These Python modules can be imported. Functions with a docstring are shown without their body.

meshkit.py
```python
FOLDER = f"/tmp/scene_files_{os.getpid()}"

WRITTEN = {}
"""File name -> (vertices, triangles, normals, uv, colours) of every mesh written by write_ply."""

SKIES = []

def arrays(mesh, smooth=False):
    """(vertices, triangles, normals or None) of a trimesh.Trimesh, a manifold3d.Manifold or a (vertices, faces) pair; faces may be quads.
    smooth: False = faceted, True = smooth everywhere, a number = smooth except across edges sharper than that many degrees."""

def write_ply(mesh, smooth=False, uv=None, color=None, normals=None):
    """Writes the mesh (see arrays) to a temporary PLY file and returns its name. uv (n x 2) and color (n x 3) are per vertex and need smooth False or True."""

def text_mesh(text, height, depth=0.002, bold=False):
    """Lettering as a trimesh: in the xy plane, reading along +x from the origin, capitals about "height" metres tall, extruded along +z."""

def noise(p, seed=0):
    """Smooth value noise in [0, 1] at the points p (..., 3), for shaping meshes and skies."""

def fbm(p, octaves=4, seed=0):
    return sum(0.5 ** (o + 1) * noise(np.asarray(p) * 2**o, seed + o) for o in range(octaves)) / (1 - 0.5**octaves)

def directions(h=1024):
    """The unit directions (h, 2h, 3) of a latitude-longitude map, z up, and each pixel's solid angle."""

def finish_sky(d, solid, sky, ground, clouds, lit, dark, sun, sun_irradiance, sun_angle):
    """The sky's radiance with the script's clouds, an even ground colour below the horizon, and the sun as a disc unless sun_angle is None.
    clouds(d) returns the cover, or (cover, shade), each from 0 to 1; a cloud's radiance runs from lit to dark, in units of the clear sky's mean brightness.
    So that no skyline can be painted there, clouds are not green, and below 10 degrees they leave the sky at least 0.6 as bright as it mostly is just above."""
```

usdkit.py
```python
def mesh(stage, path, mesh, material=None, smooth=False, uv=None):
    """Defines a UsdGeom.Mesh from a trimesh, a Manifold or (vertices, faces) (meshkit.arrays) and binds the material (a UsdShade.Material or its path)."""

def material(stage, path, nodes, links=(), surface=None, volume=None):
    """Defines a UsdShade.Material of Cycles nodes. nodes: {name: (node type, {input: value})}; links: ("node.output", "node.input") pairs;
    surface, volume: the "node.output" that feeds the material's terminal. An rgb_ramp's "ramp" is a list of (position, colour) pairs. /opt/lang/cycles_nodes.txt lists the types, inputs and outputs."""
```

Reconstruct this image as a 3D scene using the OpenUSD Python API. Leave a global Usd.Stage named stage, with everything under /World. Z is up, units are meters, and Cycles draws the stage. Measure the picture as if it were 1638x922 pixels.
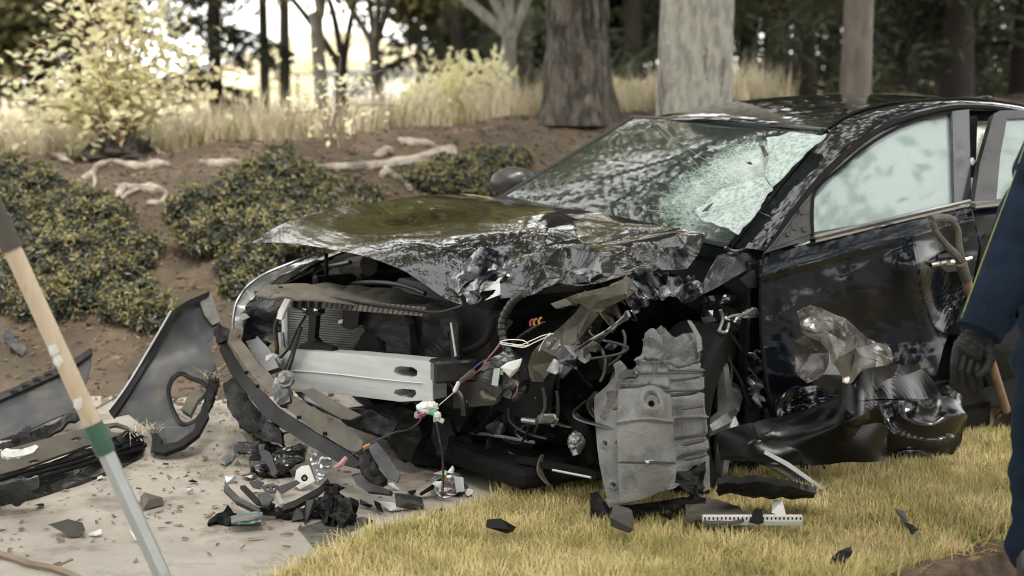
import math, random
import numpy as np, trimesh, usdkit, meshkit
from pxr import Usd, UsdGeom, UsdLux, UsdShade, Gf, Sdf, Vt
from scipy.interpolate import PchipInterpolator, CubicSpline, RBFInterpolator
from shapely.geometry import Polygon, Point
from manifold3d import Manifold, Mesh as MMesh
from meshkit import noise, fbm

stage = Usd.Stage.CreateInMemory()
UsdGeom.Xform.Define(stage, '/World')
R3 = np.random.default_rng
# ---------------------------------------------------------------- camera
FPX, CH, PITCH = 2600.0, 1.39, math.radians(7.5)      # focal length in pixels of the 1638 px wide photograph, eye height, tilt down
CARYAW, CARX, CARY, CARZ = math.radians(214.5), -.735, 5.35, -.17
EXPOSURE = 2.25
cam = UsdGeom.Camera.Define(stage, '/World/camera')
cam.CreateHorizontalApertureAttr(36.0); cam.CreateFocalLengthAttr(36.0 * FPX / 1638)
cam.CreateFStopAttr(2.3); cam.CreateFocusDistanceAttr(5.35); cam.CreateExposureAttr(EXPOSURE)
cam.AddTranslateOp().Set((0, 0, CH)); cam.AddRotateXOp().Set(90 - math.degrees(PITCH))
# ---------------------------------------------------------------- sky and veiled sun
SUN_EL, SUN_AZ = math.radians(48), math.radians(168)      # azimuth = atan2(x, y) of the direction towards the sun
SKY, SUN, SUN_ANGLE = 0.11, 0.40, 14
sun = UsdLux.DistantLight.Define(stage, '/World/sun')
sun.CreateIntensityAttr(SUN); sun.CreateAngleAttr(SUN_ANGLE); sun.CreateColorAttr((1.0, .95, .87)); sun.CreateNormalizeAttr(True)
sd = Gf.Vec3d(math.sin(SUN_AZ) * math.cos(SUN_EL), math.cos(SUN_AZ) * math.cos(SUN_EL), math.sin(SUN_EL))
sun.AddTransformOp().Set(Gf.Matrix4d(Gf.Rotation(Gf.Vec3d(0, 0, 1), sd), Gf.Vec3d(0)))
skym = usdkit.material(stage, '/World/Looks/sky', {
    'tc': ('geometry', {}), 'n': ('noise_texture', {'scale': 1.6, 'detail': 5, 'roughness': .55}),
    'r': ('rgb_ramp', {'ramp': [(0, (.62,) * 3), (.4, (.78,) * 3), (.62, (.97,) * 3), (1, (1,) * 3)]}),
    's': ('sky_texture', {'sky_type': 'single_scattering', 'sun_disc': False, 'sun_elevation': SUN_EL, 'sun_rotation': SUN_AZ}),
    'm': ('mix_color', {'b': (7.2, 7.05, 6.75)}), 'b': ('background_shader', {'strength': SKY})},
    [('tc.position', 'n.vector'), ('n.fac', 'r.fac'), ('r.color', 'm.fac'), ('s.color', 'm.a'), ('m.result', 'b.color')], surface='b.Background')
dome = UsdLux.DomeLight.Define(stage, '/World/sky'); dome.CreateIntensityAttr(1.0)
UsdShade.MaterialBindingAPI.Apply(dome.GetPrim()).Bind(skym)
dome.GetPrim().SetCustomDataByKey('kind', 'structure')

# ---------------------------------------------------------------- from the photograph's pixels to places
cp, sp = math.cos(PITCH), math.sin(PITCH)
EYE = np.array([0, 0, CH])
def ray(px, py):
    px, py = np.asarray(px, float), np.asarray(py, float); a, b = (px - 819) / FPX, -(py - 461) / FPX
    return np.stack(np.broadcast_arrays(a, cp + b * sp, -sp + b * cp), -1)
def D(px, py, d): return EYE + ray(px, py) * np.asarray(d, float)[..., None]       # at a distance d
def G(px, py, z=0.): r = ray(px, py); return EYE + r * ((z - CH) / r[..., 2])[..., None]   # on the level z
cyw, syw = math.cos(CARYAW), math.sin(CARYAW)
CARM = np.array([[cyw, -syw, 0], [syw, cyw, 0], [0, 0, 1.]])
CARO = np.array([CARX, CARY, CARZ])
def tocar(p): return (np.asarray(p, float) - CARO) @ CARM
def car(x, y, z): return np.stack(np.broadcast_arrays(*map(lambda q: np.asarray(q, float), (x, y, z))), -1) @ CARM.T + CARO        # car coordinates: x forward, y to the car's left, z up
def carv(P): return np.asarray(P, float) @ CARM.T + CARO
def K(px, py, x=None, y=None, z=None):                                # on a plane of the car
    o = tocar(EYE); d = tocar(EYE + ray(px, py)) - o
    i, v = (0, x) if x is not None else (1, y) if y is not None else (2, z)
    return carv(o + d * ((v - o[i]) / d[..., i])[..., None])
def pix(p):
    w = np.asarray(p, float) - EYE; d = w[..., 1] * cp - w[..., 2] * sp; u = w[..., 1] * sp + w[..., 2] * cp
    return np.stack([819 + FPX * w[..., 0] / d, 461 - FPX * u / d], -1)

# ---------------------------------------------------------------- naming
used = {}
def numbered(parent, name):
    k = used.get((parent, name), 0); used[(parent, name)] = k + 1
    return f'{parent}/{name}' + (f'_{k:03d}' if k else '')
def tag(p, label=None, cat=None, group=None, kind=None):
    p = p.GetPrim() if hasattr(p, 'GetPrim') else p
    for k, v in (('label', label), ('category', cat), ('group', group), ('kind', kind)):
        if v: p.SetCustomDataByKey(k, v)
    return p
def put(path, v, f, m, smooth):                                        # a mesh, smooth except across edges sharper than that many degrees
    v, f = np.asarray(v, float), np.asarray(f, int); sm_ = True if smooth is True else False
    p = usdkit.mesh(stage, path, trimesh.Trimesh(v, f, process=False), MT(m), sm_)
    if smooth and smooth is not True and len(f):
        fn = np.cross(v[f[:, 1]] - v[f[:, 0]], v[f[:, 2]] - v[f[:, 0]]); un = fn / np.maximum(np.linalg.norm(fn, axis=1, keepdims=True), 1e-20)
        key = np.unique(np.round(v, 6), axis=0, return_inverse=True)[1].ravel(); cv = key[f].ravel(); o = np.argsort(cv, kind='stable'); cs = cv[o]; fc = o // 3
        N = np.zeros((len(o), 3)); c = math.cos(math.radians(smooth)); n = len(o)
        for k in range(-14, 15):
            i = np.arange(max(0, -k), min(n, n - k)); ok = (cs[i] == cs[i + k]) & ((un[fc[i]] * un[fc[i + k]]).sum(1) >= c); N[i[ok]] += fn[fc[i + k][ok]]
        N /= np.maximum(np.linalg.norm(N, axis=1, keepdims=True), 1e-20); out = np.empty_like(N); out[o] = N
        p.CreateNormalsAttr(Vt.Vec3fArray.FromNumpy(out.astype(np.float32))); p.SetNormalsInterpolation('faceVarying')
    return p
class Thing:                                                           # an Xform at the thing's base; its parts are given in world coordinates
    def __init__(s, name, label, cat, loc=(0, 0, 0), rotz=0., group=None, kind=None):
        s.path = numbered('/World', name); s.loc = np.asarray(loc, float); s.rot = rotz
        x = UsdGeom.Xform.Define(stage, s.path); x.AddTranslateOp().Set(tuple(map(float, s.loc))); x.AddRotateZOp().Set(math.degrees(rotz))
        s.prim = tag(x, label, cat, group, kind)
        c, n = math.cos(rotz), math.sin(rotz); s.M = np.array([[c, -n, 0], [n, c, 0], [0, 0, 1.]])
    def part(s, name, mesh, mat, under=None, label=None, smooth=35, kind=None):
        v, f, n = meshkit.arrays(mesh, False)
        v = (v - s.loc) @ s.M
        path = numbered(under or s.path, name)
        p = put(path, v, f, mat, smooth)
        if label or kind: tag(p, label, kind=kind)
        return path
def single(name, mesh, mat, label, cat, group=None, kind=None, smooth=35):     # a thing of one mesh
    v, f, n = meshkit.arrays(mesh, False)
    lo, hi = v.min(0), v.max(0); loc = np.array([(lo[0] + hi[0]) / 2, (lo[1] + hi[1]) / 2, lo[2]])
    if kind: loc = np.zeros(3)
    p = put(numbered('/World', name), v - loc, f, mat, smooth)
    if not kind: p.AddTranslateOp().Set(tuple(map(float, loc)))
    return tag(p, label, cat, group, kind)
def copy_of(src, name, loc, rotz, label, cat, group, scale=1., tilt=0.):
    x = UsdGeom.Xform.Define(stage, numbered('/World', name)); x.AddTranslateOp().Set(tuple(map(float, loc))); x.AddRotateZOp().Set(float(rotz))
    if tilt: x.AddRotateXOp().Set(float(tilt))
    x.AddScaleOp().Set((scale,) * 3)
    x.GetPrim().GetReferences().AddInternalReference(src); x.GetPrim().SetInstanceable(True)
    return tag(x, label, cat, group)

# ---------------------------------------------------------------- materials
MATS = {}
def MT(name): return MATS[name] if isinstance(name, str) else name
def mat(name, c1, c2=None, scale=8., rough=.6, rough2=None, metallic=0., bump=0., bscale=None, coat=0., spec=.5, space='object', detail=5, lo=.35, hi=.65,
        c3=None, s3=2., lo3=.45, hi3=.6, transl=None, stretch=(1, 1, 1), rnd=0., dist=.02, rough3=None, coat_rough=.04, sheen=0.):
    N = {'tc': ('texture_coordinate', {}) if space == 'object' else ('geometry', {}), 'map': ('mapping', {'scale': stretch}),
         'n': ('noise_texture', {'scale': scale, 'detail': detail, 'roughness': .6}),
         'r': ('map_range', {'from_min': lo, 'from_max': hi, 'clamp': True}),
         'm': ('mix_color', {'a': c1, 'b': c2 or c1}),
         'p': ('principled_bsdf', {'roughness': rough, 'metallic': metallic, 'coat_weight': coat, 'coat_roughness': coat_rough, 'specular_ior_level': spec, 'sheen_weight': sheen})}
    L = [('tc.object' if space == 'object' else 'tc.position', 'map.vector'), ('map.vector', 'n.vector'), ('n.fac', 'r.value'), ('r.result', 'm.fac')]
    col = 'm.result'
    rg = None
    if rough2 is not None:
        N['rr'] = ('mix_float', {'a': rough, 'b': rough2}); L += [('r.result', 'rr.fac')]; rg = 'rr.result'
    if c3 is not None:
        N['n3'] = ('noise_texture', {'scale': s3, 'detail': 6, 'roughness': .65}); N['r3'] = ('map_range', {'from_min': lo3, 'from_max': hi3, 'clamp': True})
        N['m3'] = ('mix_color', {'b': c3}); L += [('map.vector', 'n3.vector'), ('n3.fac', 'r3.value'), ('r3.result', 'm3.fac'), (col, 'm3.a')]; col = 'm3.result'
        if rough3 is not None:
            N['rr3'] = ('mix_float', {'a': rough, 'b': rough3}); L += [('r3.result', 'rr3.fac')] + ([(rg, 'rr3.a')] if rg else []); rg = 'rr3.result'
            if coat: N['cc3'] = ('mix_float', {'a': coat, 'b': 0.}); L += [('r3.result', 'cc3.fac'), ('cc3.result', 'p.coat_weight')]
    if rg: L.append((rg, 'p.roughness'))
    if rnd:
        N['oi'] = ('object_info', {}); N['hr'] = ('map_range', {'to_min': 1 - rnd, 'to_max': 1 + rnd}); N['hs'] = ('hsv', {})
        L += [('oi.random', 'hr.value'), ('hr.result', 'hs.value'), (col, 'hs.color')]; col = 'hs.color'
    L.append((col, 'p.base_color'))
    if bump:
        N['bn'] = ('noise_texture', {'scale': bscale or scale * 4, 'detail': 5, 'roughness': .65}); N['b'] = ('bump', {'strength': bump, 'distance': dist})
        L += [('map.vector', 'bn.vector'), ('bn.fac', 'b.height'), ('b.normal', 'p.normal')]
        if coat: L.append(('b.normal', 'p.coat_normal'))
    out = 'p.BSDF'
    if transl:
        N['t'] = ('translucent_bsdf', {}); N['ms'] = ('mix_closure', {'fac': transl}); L += [(col, 't.color'), ('p.BSDF', 'ms.closure1'), ('t.BSDF', 'ms.closure2')]; out = 'ms.Closure'
    MATS[name] = usdkit.material(stage, '/World/Looks/' + name, N, L, surface=out)
    return MATS[name]

# ---------------------------------------------------------------- shapes
def cat(*ms):
    ms = [m for x in ms for m in (x if isinstance(x, list) else [x])]
    vs, fs, k = [], [], 0
    for m in ms:
        v, f, _ = meshkit.arrays(m, False); vs.append(v); fs.append(f + k); k += len(v)
    return trimesh.Trimesh(np.vstack(vs), np.vstack(fs), process=False)
def vnorm(V, F):
    n = np.zeros_like(V); c = np.cross(V[F[:, 1]] - V[F[:, 0]], V[F[:, 2]] - V[F[:, 0]])
    for k in range(3): np.add.at(n, F[:, k], c)
    return n / np.maximum(np.linalg.norm(n, axis=1, keepdims=True), 1e-12)
def solid(V, F, th):                                                  # gives a sheet its thickness (behind its face)
    V, F = np.asarray(V, float), np.asarray(F, int)
    keep = np.unique(F); m = -np.ones(len(V), int); m[keep] = np.arange(len(keep)); V, F = V[keep], m[F]
    W = V - vnorm(V, F) * th; n = len(V)
    e = np.vstack([F[:, [0, 1]], F[:, [1, 2]], F[:, [2, 0]]]); key = {}
    for a, b in e: key[(a, b)] = 1
    bd = np.array([(a, b) for a, b in key if (b, a) not in key], int).reshape(-1, 2)
    side = np.vstack([np.c_[bd[:, 1], bd[:, 0], bd[:, 0] + n], np.c_[bd[:, 1], bd[:, 0] + n, bd[:, 1] + n]])
    return trimesh.Trimesh(np.vstack([V, W]), np.vstack([F, F[:, ::-1] + n, side]), process=False)
def grid(C, nu, nv, k='c'):
    C = np.asarray(C, float); I = CubicSpline if k == 'c' else PchipInterpolator
    def go(A, n):
        if len(A) == 2: t = np.linspace(0, 1, n)[:, None, None]; return A[0] * (1 - t) + A[1] * t
        return I(np.linspace(0, 1, len(A)), A, axis=0)(np.linspace(0, 1, n))
    A = go(C, nu); return go(A.transpose(1, 0, 2), nv).transpose(1, 0, 2)
def quads(nu, nv):
    i = np.arange(nu * nv).reshape(nu, nv); a, b, c, d = i[:-1, :-1].ravel(), i[1:, :-1].ravel(), i[1:, 1:].ravel(), i[:-1, 1:].ravel()
    return np.vstack([np.c_[a, b, c], np.c_[a, c, d]])
def sheet(C, nu=24, nv=24, th=.002, k='c', disp=None, cut=None, face=None):
    P = grid(C, nu, nv, k); V = P.reshape(-1, 3); F = quads(nu, nv)
    U = np.stack(np.meshgrid(np.linspace(0, 1, nu), np.linspace(0, 1, nv), indexing='ij'), -1).reshape(-1, 2)
    n = vnorm(V, F)
    want = EYE - V.mean(0) if face is None else np.asarray(face, float)
    if (n.mean(0) @ want) < 0: F = F[:, ::-1]; n = -n
    if disp is not None: V = V + n * disp(V, U)[:, None]
    if cut is not None: F = F[~cut(U[F].mean(1))]
    return solid(V, F, th)
def crumple(scale, amp, seed=0, oct=3):                                 # creased like folded metal or film
    def f(V, U=None):
        o = 0
        for k in range(oct): o = o + np.abs(noise(V * scale * 2 ** k, seed + k) - .5) * 2 * .55 ** k
        return (o - .7) * amp
    return f
def facet(size, amp, seed=0, bend=.0):                                      # flat facets meeting in sharp creases, as buckled sheet metal and stiff film
    from scipy.interpolate import LinearNDInterpolator
    def f(P, U=None):
        q = pix(P) / size; lo, hi = np.floor(q.min(0)) - 2, np.ceil(q.max(0)) + 3; g = R3(seed); ii, jj = np.meshgrid(np.arange(lo[0], hi[0]), np.arange(lo[1], hi[1]), indexing='ij')
        X = np.c_[ii.ravel(), jj.ravel()] + g.uniform(-.48, .48, (ii.size, 2)); return LinearNDInterpolator(X, g.uniform(-1, 1, len(X)))(q) * amp
    return f
def both(*fs): return lambda P, U=None: sum(f(P, U) for f in fs)
def subdiv(V, F, size):
    V, F = trimesh.remesh.subdivide_to_size(V, F, size, max_iter=9); m = trimesh.Trimesh(V, F, process=False); m.merge_vertices(); return np.array(m.vertices), np.array(m.faces)
def plate(pts, at, th=.003, seg=None, disp=None, holes=(), fit=None):     # outline in pixels, set on the surface at(px, py), with thickness
    pg = Polygon(pts, [h for h in holes]).buffer(0)
    if pg.geom_type != 'Polygon': pg = max(pg.geoms, key=lambda g: g.area)
    V2, F = trimesh.creation.triangulate_polygon(pg, engine='earcut')
    V = np.c_[V2, np.zeros(len(V2))]
    if seg: V, F = subdiv(V, F, seg)
    try:
        P = at(V[:, 0], V[:, 1]); assert P.shape == V.shape
    except (AssertionError, ValueError, TypeError, IndexError):
        P = np.array([at(a, b) for a, b in V[:, :2]])
    n = vnorm(P, F)
    if (n.mean(0) @ (EYE - P.mean(0))) < 0: F = F[:, ::-1]; n = -n
    if disp is not None: P = P + n * disp(P)[:, None]
    return solid(P, F, th)
def relief(ctrl):                                                        # at(px, py) through control points (px, py, depth)
    c = np.asarray(ctrl, float)
    if len(c) < 4:
        A = np.c_[c[:, :2], np.ones(len(c))]; w = np.linalg.lstsq(A, c[:, 2], rcond=None)[0]; return lambda a, b: D(a, b, w[0] * a + w[1] * b + w[2])
    f = RBFInterpolator(c[:, :2] / 100, c[:, 2], kernel='thin_plate_spline', degree=1, smoothing=1e-4); return lambda a, b: D(a, b, f(np.stack([np.ravel(a) / 100, np.ravel(b) / 100], -1)).reshape(np.shape(a)))
def plane(p0, p1, p2):                                                    # at(px, py) on the plane through three points
    p0, p1, p2 = map(np.asarray, (p0, p1, p2)); n = np.cross(p1 - p0, p2 - p0)
    return lambda a, b: EYE + ray(a, b) * ((n @ (p0 - EYE)) / (ray(a, b) @ n))[..., None]
def frames(P):
    P = np.asarray(P, float); t = np.gradient(P, axis=0); t /= np.maximum(np.linalg.norm(t, axis=1, keepdims=True), 1e-12)
    u = np.cross(t[0], [0, 0, 1.]); u = u if np.linalg.norm(u) > .1 else np.cross(t[0], [1., 0, 0]); u /= np.linalg.norm(u); us = []
    for k in range(len(P)):
        u = u - t[k] * (u @ t[k]); u /= max(np.linalg.norm(u), 1e-9); us.append(u)
    us = np.array(us); return t, us, np.cross(t, us)
def smoothpath(P, n):
    P = np.asarray(P, float)
    if len(P) < 3: t = np.linspace(0, 1, n)[:, None]; return P[0] * (1 - t) + P[-1] * t
    s = np.r_[0, np.cumsum(np.linalg.norm(np.diff(P, axis=0), axis=1))]; return PchipInterpolator(s, P, axis=0)(np.linspace(0, s[-1], n))
def tube(P, r, n=8, res=None, prof=None, cap=True):                       # a round (or prof: 2D outline) bar along the path P
    P = np.asarray(P, float); r = np.broadcast_to(np.asarray(r, float), (len(P),)) if np.ndim(r) else np.full(len(P), float(r))
    if res: s = np.linspace(0, 1, len(P)); P2 = smoothpath(P, res); r = np.interp(np.linspace(0, 1, res), s, r); P = P2
    t, u, w = frames(P)
    pr = np.asarray(prof, float) if prof is not None else np.c_[np.cos(np.arange(n) * 2 * np.pi / n), np.sin(np.arange(n) * 2 * np.pi / n)]
    n = len(pr)
    V = (P[:, None] + r[:, None, None] * (pr[None, :, :1] * u[:, None] + pr[None, :, 1:] * w[:, None])).reshape(-1, 3)
    i = np.arange(len(P) * n).reshape(len(P), n); a, b = i[:-1], i[1:]; a2, b2 = np.roll(a, -1, 1), np.roll(b, -1, 1)
    F = [np.c_[a.ravel(), a2.ravel(), b2.ravel()], np.c_[a.ravel(), b2.ravel(), b.ravel()]]
    if cap:
        V = np.vstack([V, P[0], P[-1]]); k = len(V) - 2
        F += [np.c_[np.full(n, k), np.roll(i[0], -1), i[0]], np.c_[np.full(n, k + 1), i[-1], np.roll(i[-1], -1)]]
    return trimesh.Trimesh(V, np.vstack(F), process=False)
def box(c, s, R=None, bev=.0):                                            # a box with chamfered edges
    s = np.asarray(s, float); b = min(bev, s.min() * .45)
    if b > 0:
        pts = np.array([[i * (s[0] / 2 - (b if q != 0 else 0)), j * (s[1] / 2 - (b if q != 1 else 0)), k * (s[2] / 2 - (b if q != 2 else 0))] for i in (-1, 1) for j in (-1, 1) for k in (-1, 1) for q in range(3)])
        m = trimesh.convex.convex_hull(pts)
    else: m = trimesh.creation.box(s)
    v = np.array(m.vertices)
    if R is not None: v = v @ np.asarray(R).T
    return trimesh.Trimesh(v + np.asarray(c), m.faces, process=False)
def carbox(x0, x1, y0, y1, z0, z1, bev=.008): return box(car((x0 + x1) / 2, (y0 + y1) / 2, (z0 + z1) / 2), (x1 - x0, y1 - y0, z1 - z0), CARM, bev)
def rot(rx=0, ry=0, rz=0): return trimesh.transformations.euler_matrix(rx, ry, rz)[:3, :3]
def lathe(prof, c, axis=(0, 0, 1), n=24):
    m = trimesh.creation.revolve(np.asarray(prof, float), sections=n); M = trimesh.geometry.align_vectors([0, 0, 1], axis)[:3, :3]
    return trimesh.Trimesh(np.array(m.vertices) @ M.T + np.asarray(c), m.faces, process=False)
def lump(c, r, seed=0, amp=.25, sc=3., sub=3, flat=1.):                     # a rough stone or clod
    m = trimesh.creation.icosphere(sub, 1.); v = np.array(m.vertices); v *= (1 + amp * (fbm(v * sc + seed * 7.1, 3, seed) - .5) * 2)[:, None]
    v[:, 2] *= flat; return trimesh.Trimesh(v * np.asarray(r) + np.asarray(c), m.faces, process=False)
def shard(c, s, seed, flat=.12):                                              # a broken angular flake
    g = R3(seed); p = g.normal(size=(9, 3)) * [1, .7, flat]; m = trimesh.convex.convex_hull(p)
    v = np.array(m.vertices) * s; a = g.uniform(0, 6.3); v = v @ rot(g.normal() * .3, g.normal() * .3, a).T; v[:, 2] -= v[:, 2].min()
    return trimesh.Trimesh(v + np.asarray(c), m.faces, process=False)
def leafquads(C, N, size, asp=.5, seed=0, droop=0., fold=.25):                 # one small pointed leaf (two folded triangles pairs) at every point
    g = R3(seed); n = len(C); N = N / np.maximum(np.linalg.norm(N, axis=1, keepdims=True), 1e-9)
    a = g.normal(size=(n, 3)); a -= N * (a * N).sum(1, keepdims=True); a /= np.maximum(np.linalg.norm(a, axis=1, keepdims=True), 1e-9); b = np.cross(N, a)
    s = (size * g.uniform(.6, 1.3, n))[:, None]
    base = C - a * s * .5; tip = C + a * s * .5 - N * s * droop; l = C + b * s * asp * .5 + N * s * fold * asp; r = C - b * s * asp * .5 + N * s * fold * asp
    V = np.stack([base, r, tip, l], 1).reshape(-1, 3); k = np.arange(n)[:, None] * 4
    return trimesh.Trimesh(V, np.vstack([k + [0, 1, 2], k + [0, 2, 3]]), process=False)
def sphere_pts(n, g): v = g.normal(size=(n, 3)); return v / np.linalg.norm(v, axis=1, keepdims=True)
def blend(balls, links, res=.012, it=10):                                         # one smooth body from joints (point, radius) and bones
    out = None
    for a, b in links:
        h = Manifold.hull_points(np.vstack([trimesh.creation.icosphere(2, balls[q][1]).vertices * (balls[q][2] if len(balls[q]) > 2 else 1) + balls[q][0] for q in (a, b)]).tolist())
        out = h if out is None else out + h
    m = out.refine_to_length(res).to_mesh(); t = trimesh.Trimesh(m.vert_properties[:, :3], m.tri_verts, process=True)
    trimesh.smoothing.filter_taubin(t, iterations=it); return t
# ---------------------------------------------------------------- looks
mat('car_paint', (.002, .0022, .003), (.003, .0032, .004), scale=3, rough=.06, coat=.9, coat_rough=.015, c3=(.009, .008, .007), s3=30, lo3=.6, hi3=.8, spec=.35)
mat('dark_paint_door', (.002, .0032, .005), (.003, .0045, .007), scale=3, rough=.14, coat=.24, spec=.2, coat_rough=.03, c3=(.009, .011, .012), s3=40, lo3=.6, hi3=.78)
mat('torn_metal', (.20, .21, .225), (.010, .012, .016), scale=18, rough=.28, rough2=.35, metallic=.65, lo=.42, hi=.52)
mat('bare_rail', (.11, .10, .07), (.04, .038, .028), scale=7, rough=.42, metallic=.25, bump=.15, bscale=60)
mat('black_plastic', (.0035, .0035, .004), (.006, .006, .006), scale=12, rough=.5, spec=.2, bump=.08, bscale=220, c3=(.018, .0165, .0145), s3=6, lo3=.6, hi3=.85)
mat('black_gloss', (.005, .005, .006), (.009, .009, .009), scale=9, rough=.25, coat=.3, spec=.35, c3=(.018, .017, .015), s3=7, lo3=.6, hi3=.85)
mat('dusty_plastic', (.04, .038, .034), (.066, .061, .052), scale=9, rough=.75, bump=.12, bscale=200, c3=(.022, .022, .023), s3=5, lo3=.55, hi3=.72)
mat('tan_dusty', (.065, .058, .045), (.105, .094, .073), scale=7, rough=.8, bump=.12, bscale=160, c3=(.05, .046, .04), s3=5, lo3=.52, hi3=.7)
mat('liner_felt', (.12, .123, .12), (.19, .19, .182), scale=6, rough=.82, bump=.6, bscale=110, dist=.01, c3=(.045, .047, .047), s3=9, lo3=.52, hi3=.72)
mat('bumper_inside', (.018, .022, .026), (.038, .04, .042), scale=5, rough=.5, bump=.12, bscale=260, dist=.004, c3=(.085, .075, .058), s3=8, lo3=.5, hi3=.72, rough3=.85)
mat('aluminium', (.47, .48, .47), (.40, .41, .405), scale=3, rough=.45, metallic=.3, stretch=(1, 1, 14), bump=.06, bscale=20, c3=(.3, .29, .27), s3=5, lo3=.6, hi3=.8)
mat('steel_bracket', (.35, .36, .36), (.2, .2, .2), scale=14, rough=.35, metallic=.8)
mat('radiator_fin', (.16, .16, .155), (.11, .11, .108), scale=20, rough=.5, metallic=.6)
mat('chrome', (.72, .73, .75), (.6, .61, .62), scale=8, rough=.14, metallic=1.)
mat('rubber', (.0035, .0035, .0035), (.006, .006, .006), scale=10, rough=.75, spec=.15)
mat('frame_grey', (.010, .011, .014), (.018, .019, .022), scale=8, rough=.28, coat=.5, c3=(.045, .044, .041), s3=12, lo3=.5, hi3=.75)
mat('satin_post', (.014, .0138, .0135), (.024, .023, .022), scale=8, rough=.4, coat=.25, c3=(.05, .047, .04), s3=40, lo3=.62, hi3=.75)
mat('white_plastic', (.62, .62, .6), (.5, .5, .48), scale=9, rough=.4)
mat('lens_clear', (.55, .57, .58), (.25, .26, .27), scale=6, rough=.08, metallic=.5, coat=1.)
mat('airbag', (.86, .88, .82), (.70, .73, .67), scale=4, rough=.85, bump=.25, bscale=14, dist=.03)
mat('seat_cloth', (.04, .045, .042), (.06, .065, .06), scale=20, rough=.9)
mat('pale_trim', (.32, .36, .30), (.25, .29, .24), scale=6, rough=.7)
mat('wire_black', (.008, .008, .008), rough=.45)
mat('wire_white', (.55, .53, .5), rough=.5)
mat('wire_red', (.22, .045, .045), rough=.45)
mat('wire_pink', (.36, .20, .20), rough=.45)
mat('wire_orange', (.34, .15, .04), rough=.45)
mat('wire_green', (.08, .28, .16), rough=.45)
mat('wire_blue', (.06, .12, .34), rough=.45)
mat('circuit_green', (.05, .16, .11), (.28, .36, .32), scale=60, rough=.3, coat=.5, lo=.5, hi=.56)
mat('film_black', (.003, .003, .0035), (.005, .005, .0055), scale=8, rough=.13, coat=.5, spec=.5, bump=.1, bscale=26, c3=(.03, .028, .025), s3=4, lo3=.62, hi3=.85, coat_rough=.1)
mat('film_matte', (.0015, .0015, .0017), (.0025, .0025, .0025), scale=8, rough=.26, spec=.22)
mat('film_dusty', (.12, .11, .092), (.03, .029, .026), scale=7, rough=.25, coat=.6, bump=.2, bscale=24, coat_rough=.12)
mat('concrete', (.275, .248, .21), (.36, .33, .285), scale=5, rough=.9, bump=.5, bscale=60, dist=.006, space='world', c3=(.15, .127, .098), s3=3.4, lo3=.53, hi3=.68, detail=10)
mat('street', (.26, .24, .21), (.34, .32, .285), scale=8, rough=.9, bump=.5, bscale=90, dist=.01, space='world')
mat('mulch', (.048, .036, .023), (.092, .069, .044), scale=5, rough=.95, bump=.8, bscale=38, dist=.03, space='world', c3=(.135, .097, .064), s3=1.6, lo3=.5, hi3=.68)
mat('chip', (.075, .05, .034), (.165, .115, .078), scale=1.2, rough=.9, space='object', rnd=.5)
mat('lawn_soil', (.22, .175, .075), (.30, .24, .11), scale=8, rough=.95, bump=.5, bscale=50, space='world')
mat('edge_soil', (.06, .038, .024), (.15, .098, .062), scale=22, rough=.95, bump=.7, bscale=60, space='world')
mat('field', (.36, .29, .18), (.46, .39, .26), scale=.7, rough=.95, space='world', c3=(.2, .18, .07), s3=.4)
mat('lawn_blade', (.36, .31, .11), (.66, .55, .27), scale=5, rough=.6, transl=.3, space='world', c3=(.72, .6, .34), s3=2.2, lo3=.46, hi3=.62, rnd=.25)
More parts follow.
